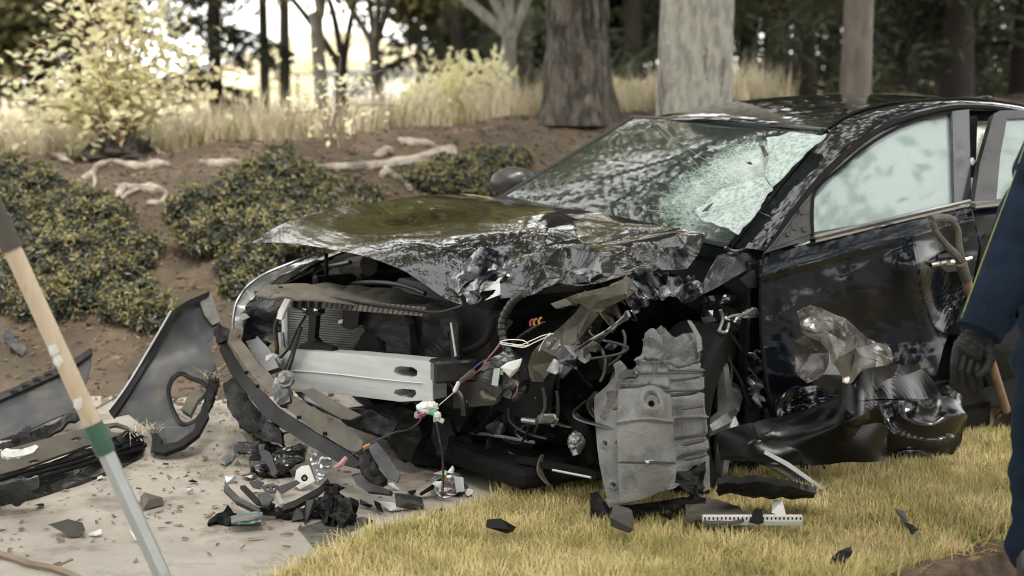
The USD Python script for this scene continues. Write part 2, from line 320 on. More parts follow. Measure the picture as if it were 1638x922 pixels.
mat('lawn_blade_green', (.24, .245, .08), (.42, .38, .15), scale=14, rough=.6, transl=.3, space='world', rnd=.25)
mat('dry_blade', (.44, .385, .265), (.56, .50, .37), scale=3, rough=.7, transl=.3, space='world', rnd=.2)
mat('bark_dark', (.095, .084, .068), (.026, .023, .019), scale=5.5, rough=.95, bump=.9, bscale=16, dist=.04, stretch=(3.2, 3.2, 1.), space='world', lo=.42, hi=.58, c3=(.19, .175, .155), s3=6, lo3=.58, hi3=.7)
mat('bark_pale', (.29, .285, .25), (.165, .16, .138), scale=9, rough=.9, bump=.7, bscale=18, dist=.03, stretch=(2.4, 2.4, .9), space='world', lo=.4, hi=.62, c3=(.085, .07, .058), s3=3.4, lo3=.6, hi3=.66)
mat('bark_grey', (.125, .113, .095), (.065, .059, .05), scale=6, rough=.9, bump=.6, bscale=20, stretch=(2, 2, .6), space='world', c3=(.34, .31, .27), s3=3, lo3=.55, hi3=.7)
mat('bark_far', (.045, .038, .032), (.03, .026, .022), scale=4, rough=.95, space='world')
mat('root_wood', (.36, .315, .26), (.15, .125, .10), scale=7, rough=.9, bump=.8, bscale=26, dist=.03, stretch=(1, 1, 1), lo=.4, hi=.6)
mat('conifer', (.030, .040, .020), (.055, .066, .030), scale=1.1, rough=.65, transl=.15, space='world')
mat('conifer_olive', (.085, .085, .034), (.12, .115, .05), scale=1.4, rough=.65, transl=.2, space='world')
mat('leaf_spring', (.20, .20, .05), (.30, .28, .08), scale=1.3, rough=.5, transl=.35, space='world')
mat('leaf_yellow', (.70, .66, .38), (.80, .77, .53), scale=2.5, rough=.5, transl=.5, space='world', rnd=.2)
mat('leaf_olive', (.20, .18, .07), (.32, .285, .12), scale=2., rough=.5, transl=.45, space='world')
mat('shrub_leaf', (.038, .044, .030), (.066, .068, .044), scale=9, rough=.45, transl=.2, space='world')
mat('shrub_tip', (.15, .135, .055), (.25, .215, .09), scale=9, rough=.5, transl=.25, space='world')
mat('stem_red', (.16, .085, .055), (.22, .13, .08), scale=9, rough=.7)
mat('twig', (.15, .11, .08), (.22, .17, .12), scale=9, rough=.85)
mat('dead_leaf', (.13, .08, .05), (.22, .15, .095), scale=9, rough=.8, rnd=.4)
mat('navy_cloth', (.005, .0105, .020), (.0075, .015, .028), scale=6, rough=.95, spec=.15, bump=.2, bscale=240, dist=.002)
mat('glove', (.005, .005, .0047), (.010, .0096, .009), scale=14, rough=.55, spec=.25, bump=.3, bscale=40, dist=.004)
mat('lime_piping', (.28, .33, .08), rough=.6)
mat('skin', (.45, .28, .2), rough=.55)
mat('boot', (.02, .017, .015), rough=.5)
mat('shaft_wood', (.40, .315, .22), (.48, .39, .285), scale=4, rough=.55, stretch=(6, 6, 1), c3=(.28, .2, .13), s3=3.5, lo3=.62, hi3=.75)
mat('shaft_brown', (.24, .16, .10), (.17, .11, .07), scale=5, rough=.6, stretch=(6, 6, 1), c3=(.14, .085, .05), s3=4)
mat('grip_worn', (.045, .04, .033), (.085, .076, .06), scale=12, rough=.8, bump=.3)
mat('collar_green', (.022, .075, .045), (.03, .09, .055), scale=20, rough=.6, c3=(.10, .13, .10), s3=60, lo3=.62, hi3=.7)
mat('grey_metal', (.33, .35, .36), (.38, .40, .41), scale=9, rough=.4, metallic=.35)
mat('wall_white', (.72, .72, .69), (.66, .66, .63), scale=.6, rough=.8, space='world')
mat('wall_beige', (.56, .44, .29), (.5, .39, .26), scale=.6, rough=.9, space='world')
mat('fence_wire', (.2, .2, .19), rough=.5, metallic=.6)
mat('white_car', (.7, .7, .7), rough=.25, coat=1.)
mat('dark_glass', (.01, .012, .014), rough=.05, coat=1.)
def glass(name, tint, refl=1., rough=.02, haze=0., hazecol=(.47, .52, .50), crack=None):
    N = {'t': ('transparent_bsdf', {'color': tint}), 'g': ('glossy_bsdf', {'roughness': rough, 'color': (refl,) * 3}), 'f': ('fresnel', {'IOR': 1.55}),
         'm': ('mix_closure', {}), 'd': ('diffuse_bsdf', {'color': hazecol}), 'mh': ('mix_closure', {'fac': haze})}
    L = [('f.fac', 'm.fac'), ('t.BSDF', 'm.closure1'), ('g.BSDF', 'm.closure2'), ('m.Closure', 'mh.closure1'), ('d.BSDF', 'mh.closure2')]
    if crack:                                                        # crazed towards a place c within radius r (metres, world)
        c, r = crack
        N |= {'ge': ('geometry', {}), 'nz': ('noise_texture', {'scale': 5., 'detail': 3}), 'ds': ('vector_math', {'math_type': 'distance', 'vector2': tuple(map(float, c))}),
              'mr': ('map_range', {'from_min': r, 'from_max': r * .35, 'to_min': 0, 'to_max': .9, 'clamp': True}), 'v': ('voronoi_texture', {'feature': 'distance_to_edge', 'scale': 46.}),
              've': ('map_range', {'from_min': .14, 'from_max': .0, 'clamp': True}), 'v2': ('voronoi_texture', {'feature': 'distance_to_edge', 'scale': 11.}), 'v2e': ('map_range', {'from_min': .035, 'from_max': 0., 'clamp': True}),
              'mx': ('math', {'math_type': 'maximum'}), 'k': ('math', {'math_type': 'multiply'}), 'k2': ('math', {'math_type': 'power', 'value2': 2.2}),
              'k3': ('math', {'math_type': 'multiply', 'value2': .75}), 'sum0': ('math', {'math_type': 'maximum'}), 'sum': ('math', {'math_type': 'maximum', 'value2': .012}), 'md': ('math', {'math_type': 'multiply_add', 'value2': .5}), 'nn': ('math', {'math_type': 'subtract', 'value2': .5})}
        L += [('ge.position', 'ds.vector1'), ('ge.position', 'nz.vector'), ('nz.fac', 'nn.value1'), ('nn.value', 'md.value1'), ('ds.value', 'md.value3'), ('md.value', 'mr.value'),
              ('ge.position', 'v.vector'), ('ge.position', 'v2.vector'), ('v.distance', 've.value'), ('v2.distance', 'v2e.value'), ('ve.result', 'mx.value1'), ('v2e.result', 'mx.value2'),
              ('mx.value', 'k.value1'), ('mr.result', 'k.value2'), ('mr.result', 'k2.value1'), ('k2.value', 'k3.value1'), ('k.value', 'sum0.value1'), ('k3.value', 'sum0.value2'), ('sum0.value', 'sum.value1'), ('sum.value', 'mh.fac')]
    MATS[name] = usdkit.material(stage, '/World/Looks/' + name, N, L, surface='mh.Closure')
WCRACK = K(1225, 312, x=-1.6)
glass('windscreen_glass', (.56, .72, .65), crack=(WCRACK, .42))
glass('side_glass', (.93, .98, .96), haze=.09, hazecol=(.58, .68, .67))
mat('crazed_glass', (.46, .55, .52), (.27, .34, .32), scale=60, rough=.3, bump=.6, bscale=120, dist=.004, coat=.4, lo=.45, hi=.6, transl=.3)
# ---------------------------------------------------------------- ground, bank, field
def bankdist(x, y):
    yb = np.where(x < -1.25, 6.95 + .10 * (-1.25 - x), 6.95 + .687 * (x + 1.25)); return (y - yb) * np.where(x < -1.25, .98, .85)
def sm(t): t = np.clip(t, 0, 1); return t * t * (3 - 2 * t)
def hgt(x, y):
    x, y = np.asarray(x, float), np.asarray(y, float); d = bankdist(x, y)
    top = .93 + .07 * np.clip(x + 1.5, -1, 3)
    z = top * sm(d / 2.5) ** .9 - .50 * sm((d - 3.0) / 6.)
    p = np.stack([x, y, 0 * x], -1)
    return z + (fbm(p * 1.7, 4, 3) - .5) * .22 * np.clip(d / 1.2, 0, 1) * np.clip((9 - d) / 6, .15, 1) + .02 * np.clip(d / .3, 0, 1)
def ZG(x, y): return float(hgt(np.array([x]), np.array([y]))[0])
def onbank(px, py, d0=6.5, d1=16.):                                    # where the pixel's ray meets the ground
    ds = np.linspace(d0, d1, 400); P = EYE + ray(px, py) * ds[:, None]; g = P[:, 2] - hgt(P[:, 0], P[:, 1])
    k = np.argmax(g < 0); return P[k] if (g < 0).any() else P[-1]
xs = np.r_[-60, -40, -25, -15, -9, np.arange(-7, 9.01, .11), 11, 15, 22, 32, 45, 65]; ys = np.r_[np.arange(6.3, 16.5, .11), 18, 21, 25, 32, 45, 70, 120, 200]
XX, YY = np.meshgrid(xs, ys, indexing='ij'); ZZ = hgt(XX, YY); V = np.stack([XX, YY, ZZ], -1).reshape(-1, 3); Q = quads(len(xs), len(ys))
dq = bankdist(V[:, 0], V[:, 1])[Q].mean(1); e3 = vnorm(V, Q)
F1, F2 = Q[(dq > -.05) & (dq < 3.6)], Q[dq >= 3.6]
def tm(V, F):
    k = np.unique(F); m = -np.ones(len(V), int); m[k] = np.arange(len(k)); return trimesh.Trimesh(V[k], m[F], process=False)
single('mulch_bank', tm(V, F1), 'mulch', None, None, kind='structure', smooth=True)
single('field', tm(V, F2), 'field', None, None, kind='structure', smooth=True)
E1, E2 = G(440, 922), G(830, 785)                                      # edge of the pavement slab against the lawn
S1, S2 = G(1478, 922), G(1638, 862)                                    # edge of the lawn against the street
def linex(A, B, y): return A[0] + (B[0] - A[0]) * (y - A[1]) / (B[1] - A[1])
def lineslab(name, poly, z, m, size=.25):
    V2, F = trimesh.creation.triangulate_polygon(Polygon(poly), engine='earcut'); V3, F = subdiv(np.c_[V2, np.full(len(V2), z)], F, size)
    if np.cross(V3[F[0, 1]] - V3[F[0, 0]], V3[F[0, 2]] - V3[F[0, 0]])[2] < 0: F = F[:, ::-1]
    return V3, F
yN = 14.
# street, soil below the lawn, lawn as a low raised turf, concrete slab with a real joint
single('street', (np.array([[-80, -80, -.12], [80, -80, -.12], [80, 60, -.12], [-80, 60, -.12]]), np.array([[0, 1, 2], [0, 2, 3]])), 'street', None, None, kind='structure')
soil = [(linex(E1, E2, y) + .05 * math.sin(y * 9), y) for y in np.linspace(3., 9.5, 40)] + [(9.5, 9.8)] + [(9.5, linex((S1[1], S1[0]), (S2[1], S2[0]), 9.5))] + [(x, S1[1] + (x - S1[0]) * (S2[1] - S1[1]) / (S2[0] - S1[0]) + .03 * math.sin(x * 13) + .02 * math.sin(x * 31)) for x in np.linspace(9., -.2, 120)]
soil_pg = Polygon(soil).buffer(0)
m = trimesh.creation.extrude_polygon(soil_pg, .125); v, f = subdiv(np.array(m.vertices) + [0, 0, -.118], np.array(m.faces), .16)
v[:, 2] += np.where(v[:, 2] > -.05, (fbm(v * 6, 3, 5) - .5) * .02, 0)
single('lawn_ground', (v, f), 'lawn_soil', None, None, kind='structure', smooth=True)
conc = [(-9, 2.0), (linex(E1, E2, 2.0) + .3, 2.0), (linex(E1, E2, 8) + .3, 8.), (linex(E1, E2, 8) - .5, 8.6), (-1.1, 7.6), (-9, 8.6)]
for k, (a, b) in enumerate(((-9, -2.55), (-2.545, 9))):
    pg = Polygon(conc).intersection(Polygon([(a + .0, 0), (b, 0), (b + 1.2, 10), (a + 1.2, 10)])).buffer(-.006)
    for g in getattr(pg, 'geoms', [pg]):
        mm = trimesh.creation.extrude_polygon(g, .12); v, f = subdiv(np.array(mm.vertices) + [0, 0, -.121], np.array(mm.faces), .22)
        single('pavement', (v, f), 'concrete', None, None, kind='structure', smooth=False)
# crumbling soil edge of the lawn and grit on the slab
tt = np.linspace(-.9, 1.9, 160); ab = np.linspace(-.13, .10, 12); dS = (S2 - S1) / np.linalg.norm(S2 - S1); nS = np.array([-dS[1], dS[0], 0])
Ve = S1 + dS * tt[:, None, None] + nS * ab[None, :, None]; Ve[..., 2] = np.interp(ab, [-.13, -.09, -.05, .04, .09], [-.122, -.075, .02, .018, -.012])[None]; Ve = Ve.reshape(-1, 3)
Ve[:, 2] += (fbm(Ve * 11, 4, 3) - .5) * .06 * np.repeat(np.interp(ab, [-.13, -.07, .03, .10], [.2, 1.3, .6, .1])[None], 160, 0).ravel()
single('soil_edge', (Ve, quads(160, 12)[:, ::-1]), 'edge_soil', None, None, kind='structure', smooth=True)
# ---------------------------------------------------------------- grass
def tuft(n, h, spread, seed, w=.0022, lean=.6, nseg=3):
    g = R3(seed); V, F = [], []
    for i in range(n):
        b = np.r_[g.normal(size=2) * spread, 0]; a = g.uniform(0, 6.28); dr = np.array([math.cos(a), math.sin(a), 0]); sd_ = np.array([-dr[1], dr[0], 0]); hh = h * g.uniform(.45, 1.25); ln = lean * g.uniform(.1, 1.3)
        for j in range(nseg + 1):
            t = j / nseg; c = b + dr * hh * ln * t ** 1.8 + np.array([0, 0, hh * t * (1 - .25 * ln * t)]); ww = w * (1 - t ** 1.5) + .0002
            V += [c - sd_ * ww, c + sd_ * ww]
        o = len(V) - 2 * (nseg + 1)
        for j in range(nseg): F += [[o + 2 * j, o + 2 * j + 1, o + 2 * j + 3], [o + 2 * j, o + 2 * j + 3, o + 2 * j + 2]]
    return trimesh.Trimesh(np.array(V), np.array(F), process=False)
def instancer(name, protos, P, ang, scl, which, kind='stuff', label=None, catg=None, tilt=None):
    pi = UsdGeom.PointInstancer.Define(stage, '/World/' + name); paths = []
    for k, (m, mt) in enumerate(protos):
        p = f'/World/{name}/tuft_{k:03d}' if 'grass' in name or 'lawn' in name else f'/World/{name}/piece_{k:03d}'
        usdkit.mesh(stage, p, m, MT(mt), False); paths.append(Sdf.Path(p))
    pi.CreatePrototypesRel().SetTargets(paths); pi.CreateProtoIndicesAttr(Vt.IntArray.FromNumpy(np.asarray(which, np.int32)))
    pi.CreatePositionsAttr(Vt.Vec3fArray.FromNumpy(np.asarray(P, np.float32))); pi.CreateScalesAttr(Vt.Vec3fArray.FromNumpy(np.repeat(np.asarray(scl, np.float32)[:, None], 3, 1)))
    a2, t2 = np.asarray(ang) / 2, np.zeros(len(ang)) if tilt is None else np.asarray(tilt) / 2
    Q = np.c_[np.cos(a2) * np.cos(t2), np.cos(a2) * np.sin(t2), np.sin(a2) * np.sin(t2), np.sin(a2) * np.cos(t2)]      # w x y z of Rz(a) Rx(t)
    pi.CreateOrientationsAttr(Vt.QuathArray([Gf.Quath(*map(float, x)) for x in Q])); tag(pi, label, catg, kind=kind)
g = R3(11); P = np.c_[g.uniform(-.9, 3.4, 60000), g.uniform(4.1, 8.6, 60000)]
import shapely; ins = shapely.contains_xy(soil_pg, P[:, 0], P[:, 1]); P = P[ins]
edge = P[:, 0] - (E1[0] + (E2[0] - E1[0]) * (P[:, 1] - E1[1]) / (E2[1] - E1[1]))
st = (P[:, 1] - (S1[1] + (P[:, 0] - S1[0]) * (S2[1] - S1[1]) / (S2[0] - S1[0])))
n2 = noise(np.c_[P * 2.1, 0 * P[:, :1]], 4); pk = (g.uniform(size=len(P)) < np.clip(edge / .06, .25, 1) * np.clip((st - .025) / .05, 0, 1) * np.clip(.15 + 1.5 * n2, .3, 1)) & (bankdist(P[:, 0], P[:, 1]) < .1)
bare = np.hypot(P[:, 0] - G(1590, 690)[0], P[:, 1] - G(1590, 690)[1]) < .16; pk &= ~(bare & (g.uniform(size=len(P)) < .75))
P, n2 = P[pk], n2[pk]; near = P[:, 1] < 7.2
P = P[near | (g.uniform(size=len(P)) < .4)]
scl = .55 + .8 * noise(np.c_[P * 3.3, 0 * P[:, :1]], 9)
instancer('lawn_grass', [(tuft(12, .056, .024, 1, w=.0026), 'lawn_blade'), (tuft(12, .052, .026, 2, w=.0026, lean=1.3), 'lawn_blade'), (tuft(10, .066, .022, 3, w=.0026, lean=1.), 'lawn_blade_green'), (tuft(14, .042, .034, 4, w=.0024, lean=1.8), 'lawn_blade')],
          np.c_[P, np.full(len(P), .004)], g.uniform(0, 6.28, len(P)), scl, g.choice(4, len(P), p=[.28, .25, .25, .22]), label='short yellowing lawn grass in front of the wrecked car', catg='grass')
# tall dry grass of the field behind the crest
P = np.c_[g.uniform(-7, 7, 26000), g.uniform(9.5, 24, 26000)]; d = bankdist(P[:, 0], P[:, 1]); P = P[(d > 2.9 + .5 * noise(np.c_[P * 1.2, 0 * P[:, :1]], 8)) & (np.abs(P[:, 0]) < P[:, 1] * .38) & (P[:, 0] < 2.2) & (g.uniform(size=len(d)) < 1.25 - .045 * P[:, 1])]
instancer('field_grass', [(tuft(12, .26, .06, 5, w=.005, lean=.9), 'dry_blade'), (tuft(12, .30, .05, 6, w=.005, lean=.6), 'dry_blade'), (tuft(10, .22, .08, 7, w=.006, lean=1.), 'leaf_olive')],
          np.c_[P, hgt(P[:, 0], P[:, 1])], g.uniform(0, 6.28, len(P)), g.uniform(.6, 1.25, len(P)), g.choice(3, len(P), p=[.45, .4, .15]), label='tall pale dry grass growing behind the mulch bank', catg='grass')
# bark mulch, clods and small sticks on the bank
P = np.c_[g.uniform(-3.6, 4, 15000), g.uniform(6.7, 11.5, 15000)]; d = bankdist(P[:, 0], P[:, 1]); P = P[(d > -.25) & (d < 3.5) & (np.abs(P[:, 0]) < P[:, 1] * .36)]
chips = []
for k in range(5):
    c = trimesh.convex.convex_hull(R3(40 + k).normal(size=(8, 3)) * [.015 - .0015 * k, .005 + .0012 * k, .003]); chips.append((c, 'chip'))
instancer('mulch_chips', chips, np.c_[P, hgt(P[:, 0], P[:, 1]) + .004], g.uniform(0, 6.28, len(P)), g.uniform(.5, 1.5, len(P)) ** 1.6, g.integers(0, 5, len(P)), label='brown bark mulch chips scattered over the bank', catg='mulch', tilt=g.normal(size=len(P)) * .4)

P = np.c_[g.uniform(-2.2, .4, 2600), g.uniform(4.5, 7.2, 2600)]; den = .05 + .7 * np.exp(-((P[:, 1] - 6.9) / .35) ** 2) + .8 * np.exp(-((P[:, 0] + .95) / .5) ** 2 - ((P[:, 1] - 5.75) / .4) ** 2) + .5 * (noise(np.c_[P * 2, 0 * P[:, :1]], 3) > .62)
P = P[(g.uniform(size=len(P)) < den) & (P[:, 0] < linex(E1, E2, P[:, 1]) + .1)]
instancer('grit', [(trimesh.convex.convex_hull(R3(60 + k).normal(size=(6, 3)) * [.0055, .004, .002]), 'dead_leaf' if k < 2 else 'twig') for k in range(3)], np.c_[P, np.full(len(P), .002)], g.uniform(0, 6.28, len(P)), g.uniform(.4, 1.7, len(P)), g.integers(0, 3, len(P)), label='fine brown crumbs of bark and grit strewn on the concrete', catg='grit')
# ---------------------------------------------------------------- trees
def trunk_mesh(base, top, r0, r1, flare=0., seed=0, n=28, rows=40, rough=.05, lobes=5, ridge=0., rs=(4.5, 3.2)):
    base, top = np.asarray(base, float), np.asarray(top, float); t = np.linspace(0, 1, rows); g = R3(seed)
    P = base + (top - base) * t[:, None]; P[:, 0] += .05 * np.sin(t * 3 + seed) * t; L = np.linalg.norm(top - base)
    a = np.arange(n) * 2 * np.pi / n; ph = g.uniform(0, 6)
    r = (r0 + (r1 - r0) * t)[:, None] * np.ones(n); hz = (t * L)[:, None]
    r = r + flare * np.exp(-hz / .22) * (1 + .45 * np.cos(lobes * a + ph)) + rough * r0 * (fbm(np.stack([np.cos(a)[None] * 3 + 0 * hz, np.sin(a)[None] * 3 + 0 * hz, hz * 1.5 + 0 * a[None]], -1), 3, seed) - .5) * 2
    if ridge:                                                            # deep furrows between plates of bark
        q = np.stack([np.cos(a)[None] * rs[0] + 0 * hz, np.sin(a)[None] * rs[0] + 0 * hz, hz * rs[1] + 0 * a[None]], -1); q[..., :2] += .35 * (noise(q * [1, 1, 1.3], 5)[..., None] - .5)
        r = r + ridge * (np.clip(np.abs(noise(q, seed + 3) - .5) * 5, 0, 1) - .6) + .4 * ridge * (np.abs(noise(q * 2.1, seed + 4) - .5) * 2 - .5)
    V = np.stack([P[:, :1] + r * np.cos(a), P[:, 1:2] + r * np.sin(a), P[:, 2:3] + 0 * r], -1).reshape(-1, 3)
    i = np.arange(rows * n).reshape(rows, n); b, c = i[:-1], i[1:]; b2, c2 = np.roll(b, -1, 1), np.roll(c, -1, 1)
    return trimesh.Trimesh(V, np.vstack([np.c_[b.ravel(), b2.ravel(), c2.ravel()], np.c_[b.ravel(), c2.ravel(), c.ravel()]]), process=False)
def limbs(origin, n, L, up, seed, r=.05, sub=5, spread=(0, 6.283)):       # branching limbs; also returns where twigs end
    g = R3(seed); out, ends = [], []
    for i in range(n):
        a = g.uniform(*spread); dr = np.array([math.cos(a), math.sin(a), 0]); l = L * g.uniform(.65, 1.15); u = up * g.uniform(.5, 1.4)
        o = np.asarray(origin[i % len(origin)], float); P = np.array([o + dr * l * t + np.array([0, 0, u * l * t ** .8]) + g.normal(size=3) * .06 * l * t for t in np.linspace(0, 1, 6)])
        out.append(tube(P, np.linspace(r, r * .25, 6), 6)); 
        for j in range(sub):
            t = g.uniform(.3, 1); q = P[int(t * 5)]; d2 = dr * g.uniform(.2, .8) + g.normal(size=3) * .5; d2[2] += .15; l2 = l * g.uniform(.25, .5)
            Q = np.array([q + d2 * l2 * s + g.normal(size=3) * .03 * l2 for s in np.linspace(0, 1, 4)]); out.append(tube(Q, np.linspace(r * .35, r * .1, 4), 4)); ends += [Q[1], Q[2], Q[3]]
        ends.append(P[-1])
    return out, np.array(ends)
def foliage(ends, per, spread, size, seed, asp=.55, flat=.7):
    g = R3(seed); C = np.repeat(ends, per, 0) + g.normal(size=(len(ends) * per, 3)) * spread * [1, 1, flat]; N = g.normal(size=C.shape) + [0, 0, .8]
    return leafquads(C, N, size, asp, seed)
def grow(px, py, d):                                                    # foot of a tree whose foot shows at this pixel
    p = D(px, py, d); return np.array([p[0], p[1], ZG(p[0], p[1]) - .03])
# big grooved trunk behind the windscreen, its crown above the car
b = grow(922, 195, 11.0)
t = Thing('broad_tree', 'thick tree trunk with dark furrowed bark and flared base behind the windscreen', 'tree', b)
t.part('trunk', trunk_mesh(b, b + [.06, .1, 7.5], .205, .15, .085, 4, 200, 420, .08, ridge=.026, rs=(3.4, 2.6)), 'bark_dark', smooth=True)
lb, en = limbs([b + [0, 0, h] for h in (3.6, 4.3, 5., 5.8, 6.6, 7.3)], 17, 4.6, .35, 5, .08, 8)
t.part('branches', cat(lb), 'bark_dark'); t.part('crown', foliage(en, 7, .28, .16, 6), 'leaf_spring', smooth=False)
b = grow(1106, 235, 9.9)
t = Thing('pale_tree', 'pale grey trunk with a long split in its bark behind the car roof', 'tree', b)
tk = trunk_mesh(b - [0, 0, .3], b + [.12, .1, 7.5], .232, .2, .05, 9, 120, 240, .06, ridge=.011, rs=(2.4, .7))
t.part('trunk', tk, 'bark_pale', smooth=True)
for k, (sx, w) in enumerate(((1062, .035), (1087, .05), (1160, .03))):      # long loose strips of bark
    Q = np.array([D(sx + (3 if k == 1 else -1) * i, -60 + i * 50, 9.9 - math.sqrt(max(.002, .225 ** 2 - ((sx - 1108) * 9.9 / FPX) ** 2)) + .012) for i in range(6)])
    t.part('bark_strip', tube(Q, [w * .3, w * .5, w * .35, w * .5, w * .4, w * .2], 5, 14, prof=[(-1, -.3), (0, -.5), (1, -.3), (.8, .4), (-.8, .4)]), 'bark_grey')
lb, en = limbs([b + [0, 0, h] for h in (3.4, 4.2, 5., 6., 7.)], 16, 4.4, .3, 15, .08, 8)
t.part('branches', cat(lb), 'bark_pale'); t.part('crown', foliage(en, 7, .28, .16, 16), 'leaf_spring', smooth=False)
b = grow(1366, 175, 11.5)
t = Thing('slim_tree', 'straight slim grey brown trunk above the rear of the car roof', 'tree', b)
t.part('trunk', trunk_mesh(b, b + [.12, .2, 7.], .105, .08, .03, 2, 24, 40, .06), 'bark_grey', smooth=True)
lb, en = limbs([b + [0, 0, h] for h in (3.3, 4.2, 5.2, 6.5)], 12, 3.2, .3, 25, .05, 8); t.part('branches', cat(lb), 'bark_grey'); t.part('crown', foliage(en, 7, .3, .14, 26), 'leaf_spring', smooth=False)
b = grow(823, 190, 14.)
t = Thing('small_pale_tree', 'thin pale trunk with forked branches left of the thick furrowed trunk', 'tree', b)
fk = D(818, 60, 14.)
t.part('trunk', trunk_mesh(b, fk, .078, .06, .03, 3, 18, 24, .05), 'bark_pale', smooth=True)
br = [tube(np.array([fk, D(a, 20, 14.), D(a2, -90, 14.2)]), [.05, .04, .025], 7, 10) for a, a2 in ((800, 740), (815, 812), (835, 880), (770, 640))]
lb, en = limbs([D(740, -90, 14.2), D(812, -90, 14.2), D(880, -90, 14.2)], 14, 1.8, .5, 33, .03, 6); t.part('branches', cat(br, lb), 'bark_pale'); t.part('crown', foliage(en, 30, .3, .08, 36), 'leaf_spring', smooth=False)
def vase_tree(px, py, d, name, label, seed, w, forks, leafm='leaf_olive', low=30, bark='bark_grey', crownz=-60, nl=26):
    b = grow(px, py, d); t = Thing(name, label, 'tree', b); f = D(px + 2, low, d)
    t.part('trunk', trunk_mesh(b, f, w, w * .95, .03, seed, 18, 24, .06), bark, smooth=True); br, tips = [], []
    for q in forks:
        P = np.array([D(a, c, d + e) for a, c, e in [(px, low + 6, 0)] + q]); br.append(tube(P, np.linspace(w * .62, w * .3, len(P)), 8, 14)); tips.append(P[-1])
    tips += [q + np.array([0, 0, h]) + (q - f) * .25 * h for q in tips[:2] for h in (1.5, 3.2)]; lb, en = limbs(tips, len(tips) * 6, 2.1, .5, seed, .025, 6); t.part('branches', cat(br, lb), bark); t.part('crown', foliage(en, nl, .34, .10, seed), leafm, smooth=False); return t
vase_tree(600, 160, 16., 'vase_tree', 'tree whose slim trunk fans into steep grey limbs above the white wall', 51, .06, [[(560, 10, 0), (520, -70, .3)], [(590, 0, .2), (575, -80, .2)], [(606, 0, -.2), (612, -80, 0)], [(622, 10, .2), (650, -70, 0)]], low=70)
vase_tree(512, 150, 15., 'vase_tree', 'slim pale tree trunk beside dark shrubbery left of the white wall', 52, .065, [[(508, 0, 0), (490, -80, .3)], [(516, 0, .2), (535, -80, .2)]], bark='bark_pale', low=20)
vase_tree(548, 150, 19., 'vase_tree', 'dark leaning tree with steep dark stems between two grey trees', 53, .08, [[(500, 40, 0), (400, -70, .3)], [(560, 40, .2), (600, -80, .2)], [(535, 30, -.2), (480, -80, 0)]], bark='bark_far', low=110)
# dark conifers: trunk, drooping boughs, needles
def conifer(px, d, top, r, seed, label, mt='conifer', low=.6, dens=1., bark='bark_far', boughs=58, tr=.13, pyb=150):
    boughs = int(boughs * 1.45); top = top * 1.7; dens = dens * .8
    b = grow(px, pyb, d); g = R3(seed); t = Thing('conifer', label, 'tree', b, group=None); t.part('trunk', trunk_mesh(b, b + [0, 0, top], tr, .03, .03, seed, 12, 16), bark, smooth=True)
    lb, C = [], []
    for i in range(boughs):
        h = low + (top - low) * (i + g.uniform()) / boughs; L = r * (1 - .75 * (h - low) / (top - low)) * g.uniform(.55, 1.2); a = g.uniform(0, 6.283); dr = np.array([math.cos(a), math.sin(a), 0])
        P = np.array([b + [0, 0, h] + dr * L * s + np.array([0, 0, .12 * L * s - .42 * L * s ** 2]) for s in np.linspace(0, 1, 5)]); lb.append(tube(P, np.linspace(.025, .006, 5), 4))
        n = int(125 * dens * L / 1.5); s = g.uniform(.12, 1.05, n); side = np.array([-dr[1], dr[0], 0])
        C.append(b + [0, 0, h] + dr * (L * s)[:, None] + side * (g.normal(size=n) * .17 * L * (1.1 - .5 * s))[:, None] + np.c_[0 * s, 0 * s, .12 * L * s - .42 * L * s ** 2 - np.abs(g.normal(size=n)) * .10])
    C = np.vstack(C); N = g.normal(size=C.shape) * .7 + [0, 0, .7]
    t.part('branches', cat(lb), bark); t.part('needles', leafquads(C, N, .15, .24, seed, droop=.25), mt, smooth=False); return t
conifer(346, 22., 6.5, 1.1, 61, 'dark narrow conifer standing behind the yellow bush', dens=2.6, tr=.1, low=.25)
conifer(735, 20., 7., 1.35, 62, 'dark conifer between the white wall and the small pale trunk', dens=1.7, tr=.11)
conifer(838, 23., 7.5, 1.1, 63, 'dark conifer just left of the thick furrowed trunk', dens=1.1, tr=.13)
conifer(1010, 21., 7., 1.5, 64, 'dark conifer in the gap between the furrowed and the pale trunk', dens=1.3)
conifer(1195, 20., 7.5, 1.6, 65, 'dark conifer immediately right of the pale split trunk', 'conifer', dens=1.0)
conifer(1245, 18., 7.5, 1.5, 66, 'dark bare stemmed conifer left of the slim trunk', 'conifer', dens=.9, low=1.2)
conifer(1285, 17., 7.5, 1.6, 67, 'olive tinged conifer just left of the slim trunk', 'conifer_olive', dens=1., low=1.3)
conifer(1440, 15., 7.5, 2.1, 68, 'dense dark conifer right of the slim trunk', 'conifer', dens=2.0, low=.5)
conifer(1530, 14.5, 7., 1.9, 69, 'conifer with olive boughs above the car rear', 'conifer_olive', dens=1.6, low=1.0)
conifer(1640, 15., 7.5, 2.1, 70, 'dense dark conifer at the right edge of the picture', 'conifer', dens=2.0, low=.5)
conifer(1560, 18.5, 8., 2.3, 71, 'tall dark conifer behind the olive one', 'conifer', dens=1.9, low=.3)
conifer(1385, 19., 8., 2.2, 72, 'tall dark conifer behind the slim trunk', 'conifer', dens=1.8, low=.4)
for k, (px, d, r, w) in enumerate(((1130, 25., 2.2, 'seen in the gap right of the pale split trunk'), (1230, 27., 2.6, 'farthest of those right of the pale trunk'), (1330, 26., 2.6, 'far behind the slim trunk, left'), (1430, 24., 2.6, 'far behind the slim trunk, right'), (1520, 25., 2.8, 'far behind the car rear'), (1620, 22., 2.8, 'far behind, at the right edge'))): conifer(px, d, 9., r, 150 + k, 'dark bushy conifer ' + w, dens=1.5, low=.2, boughs=70)
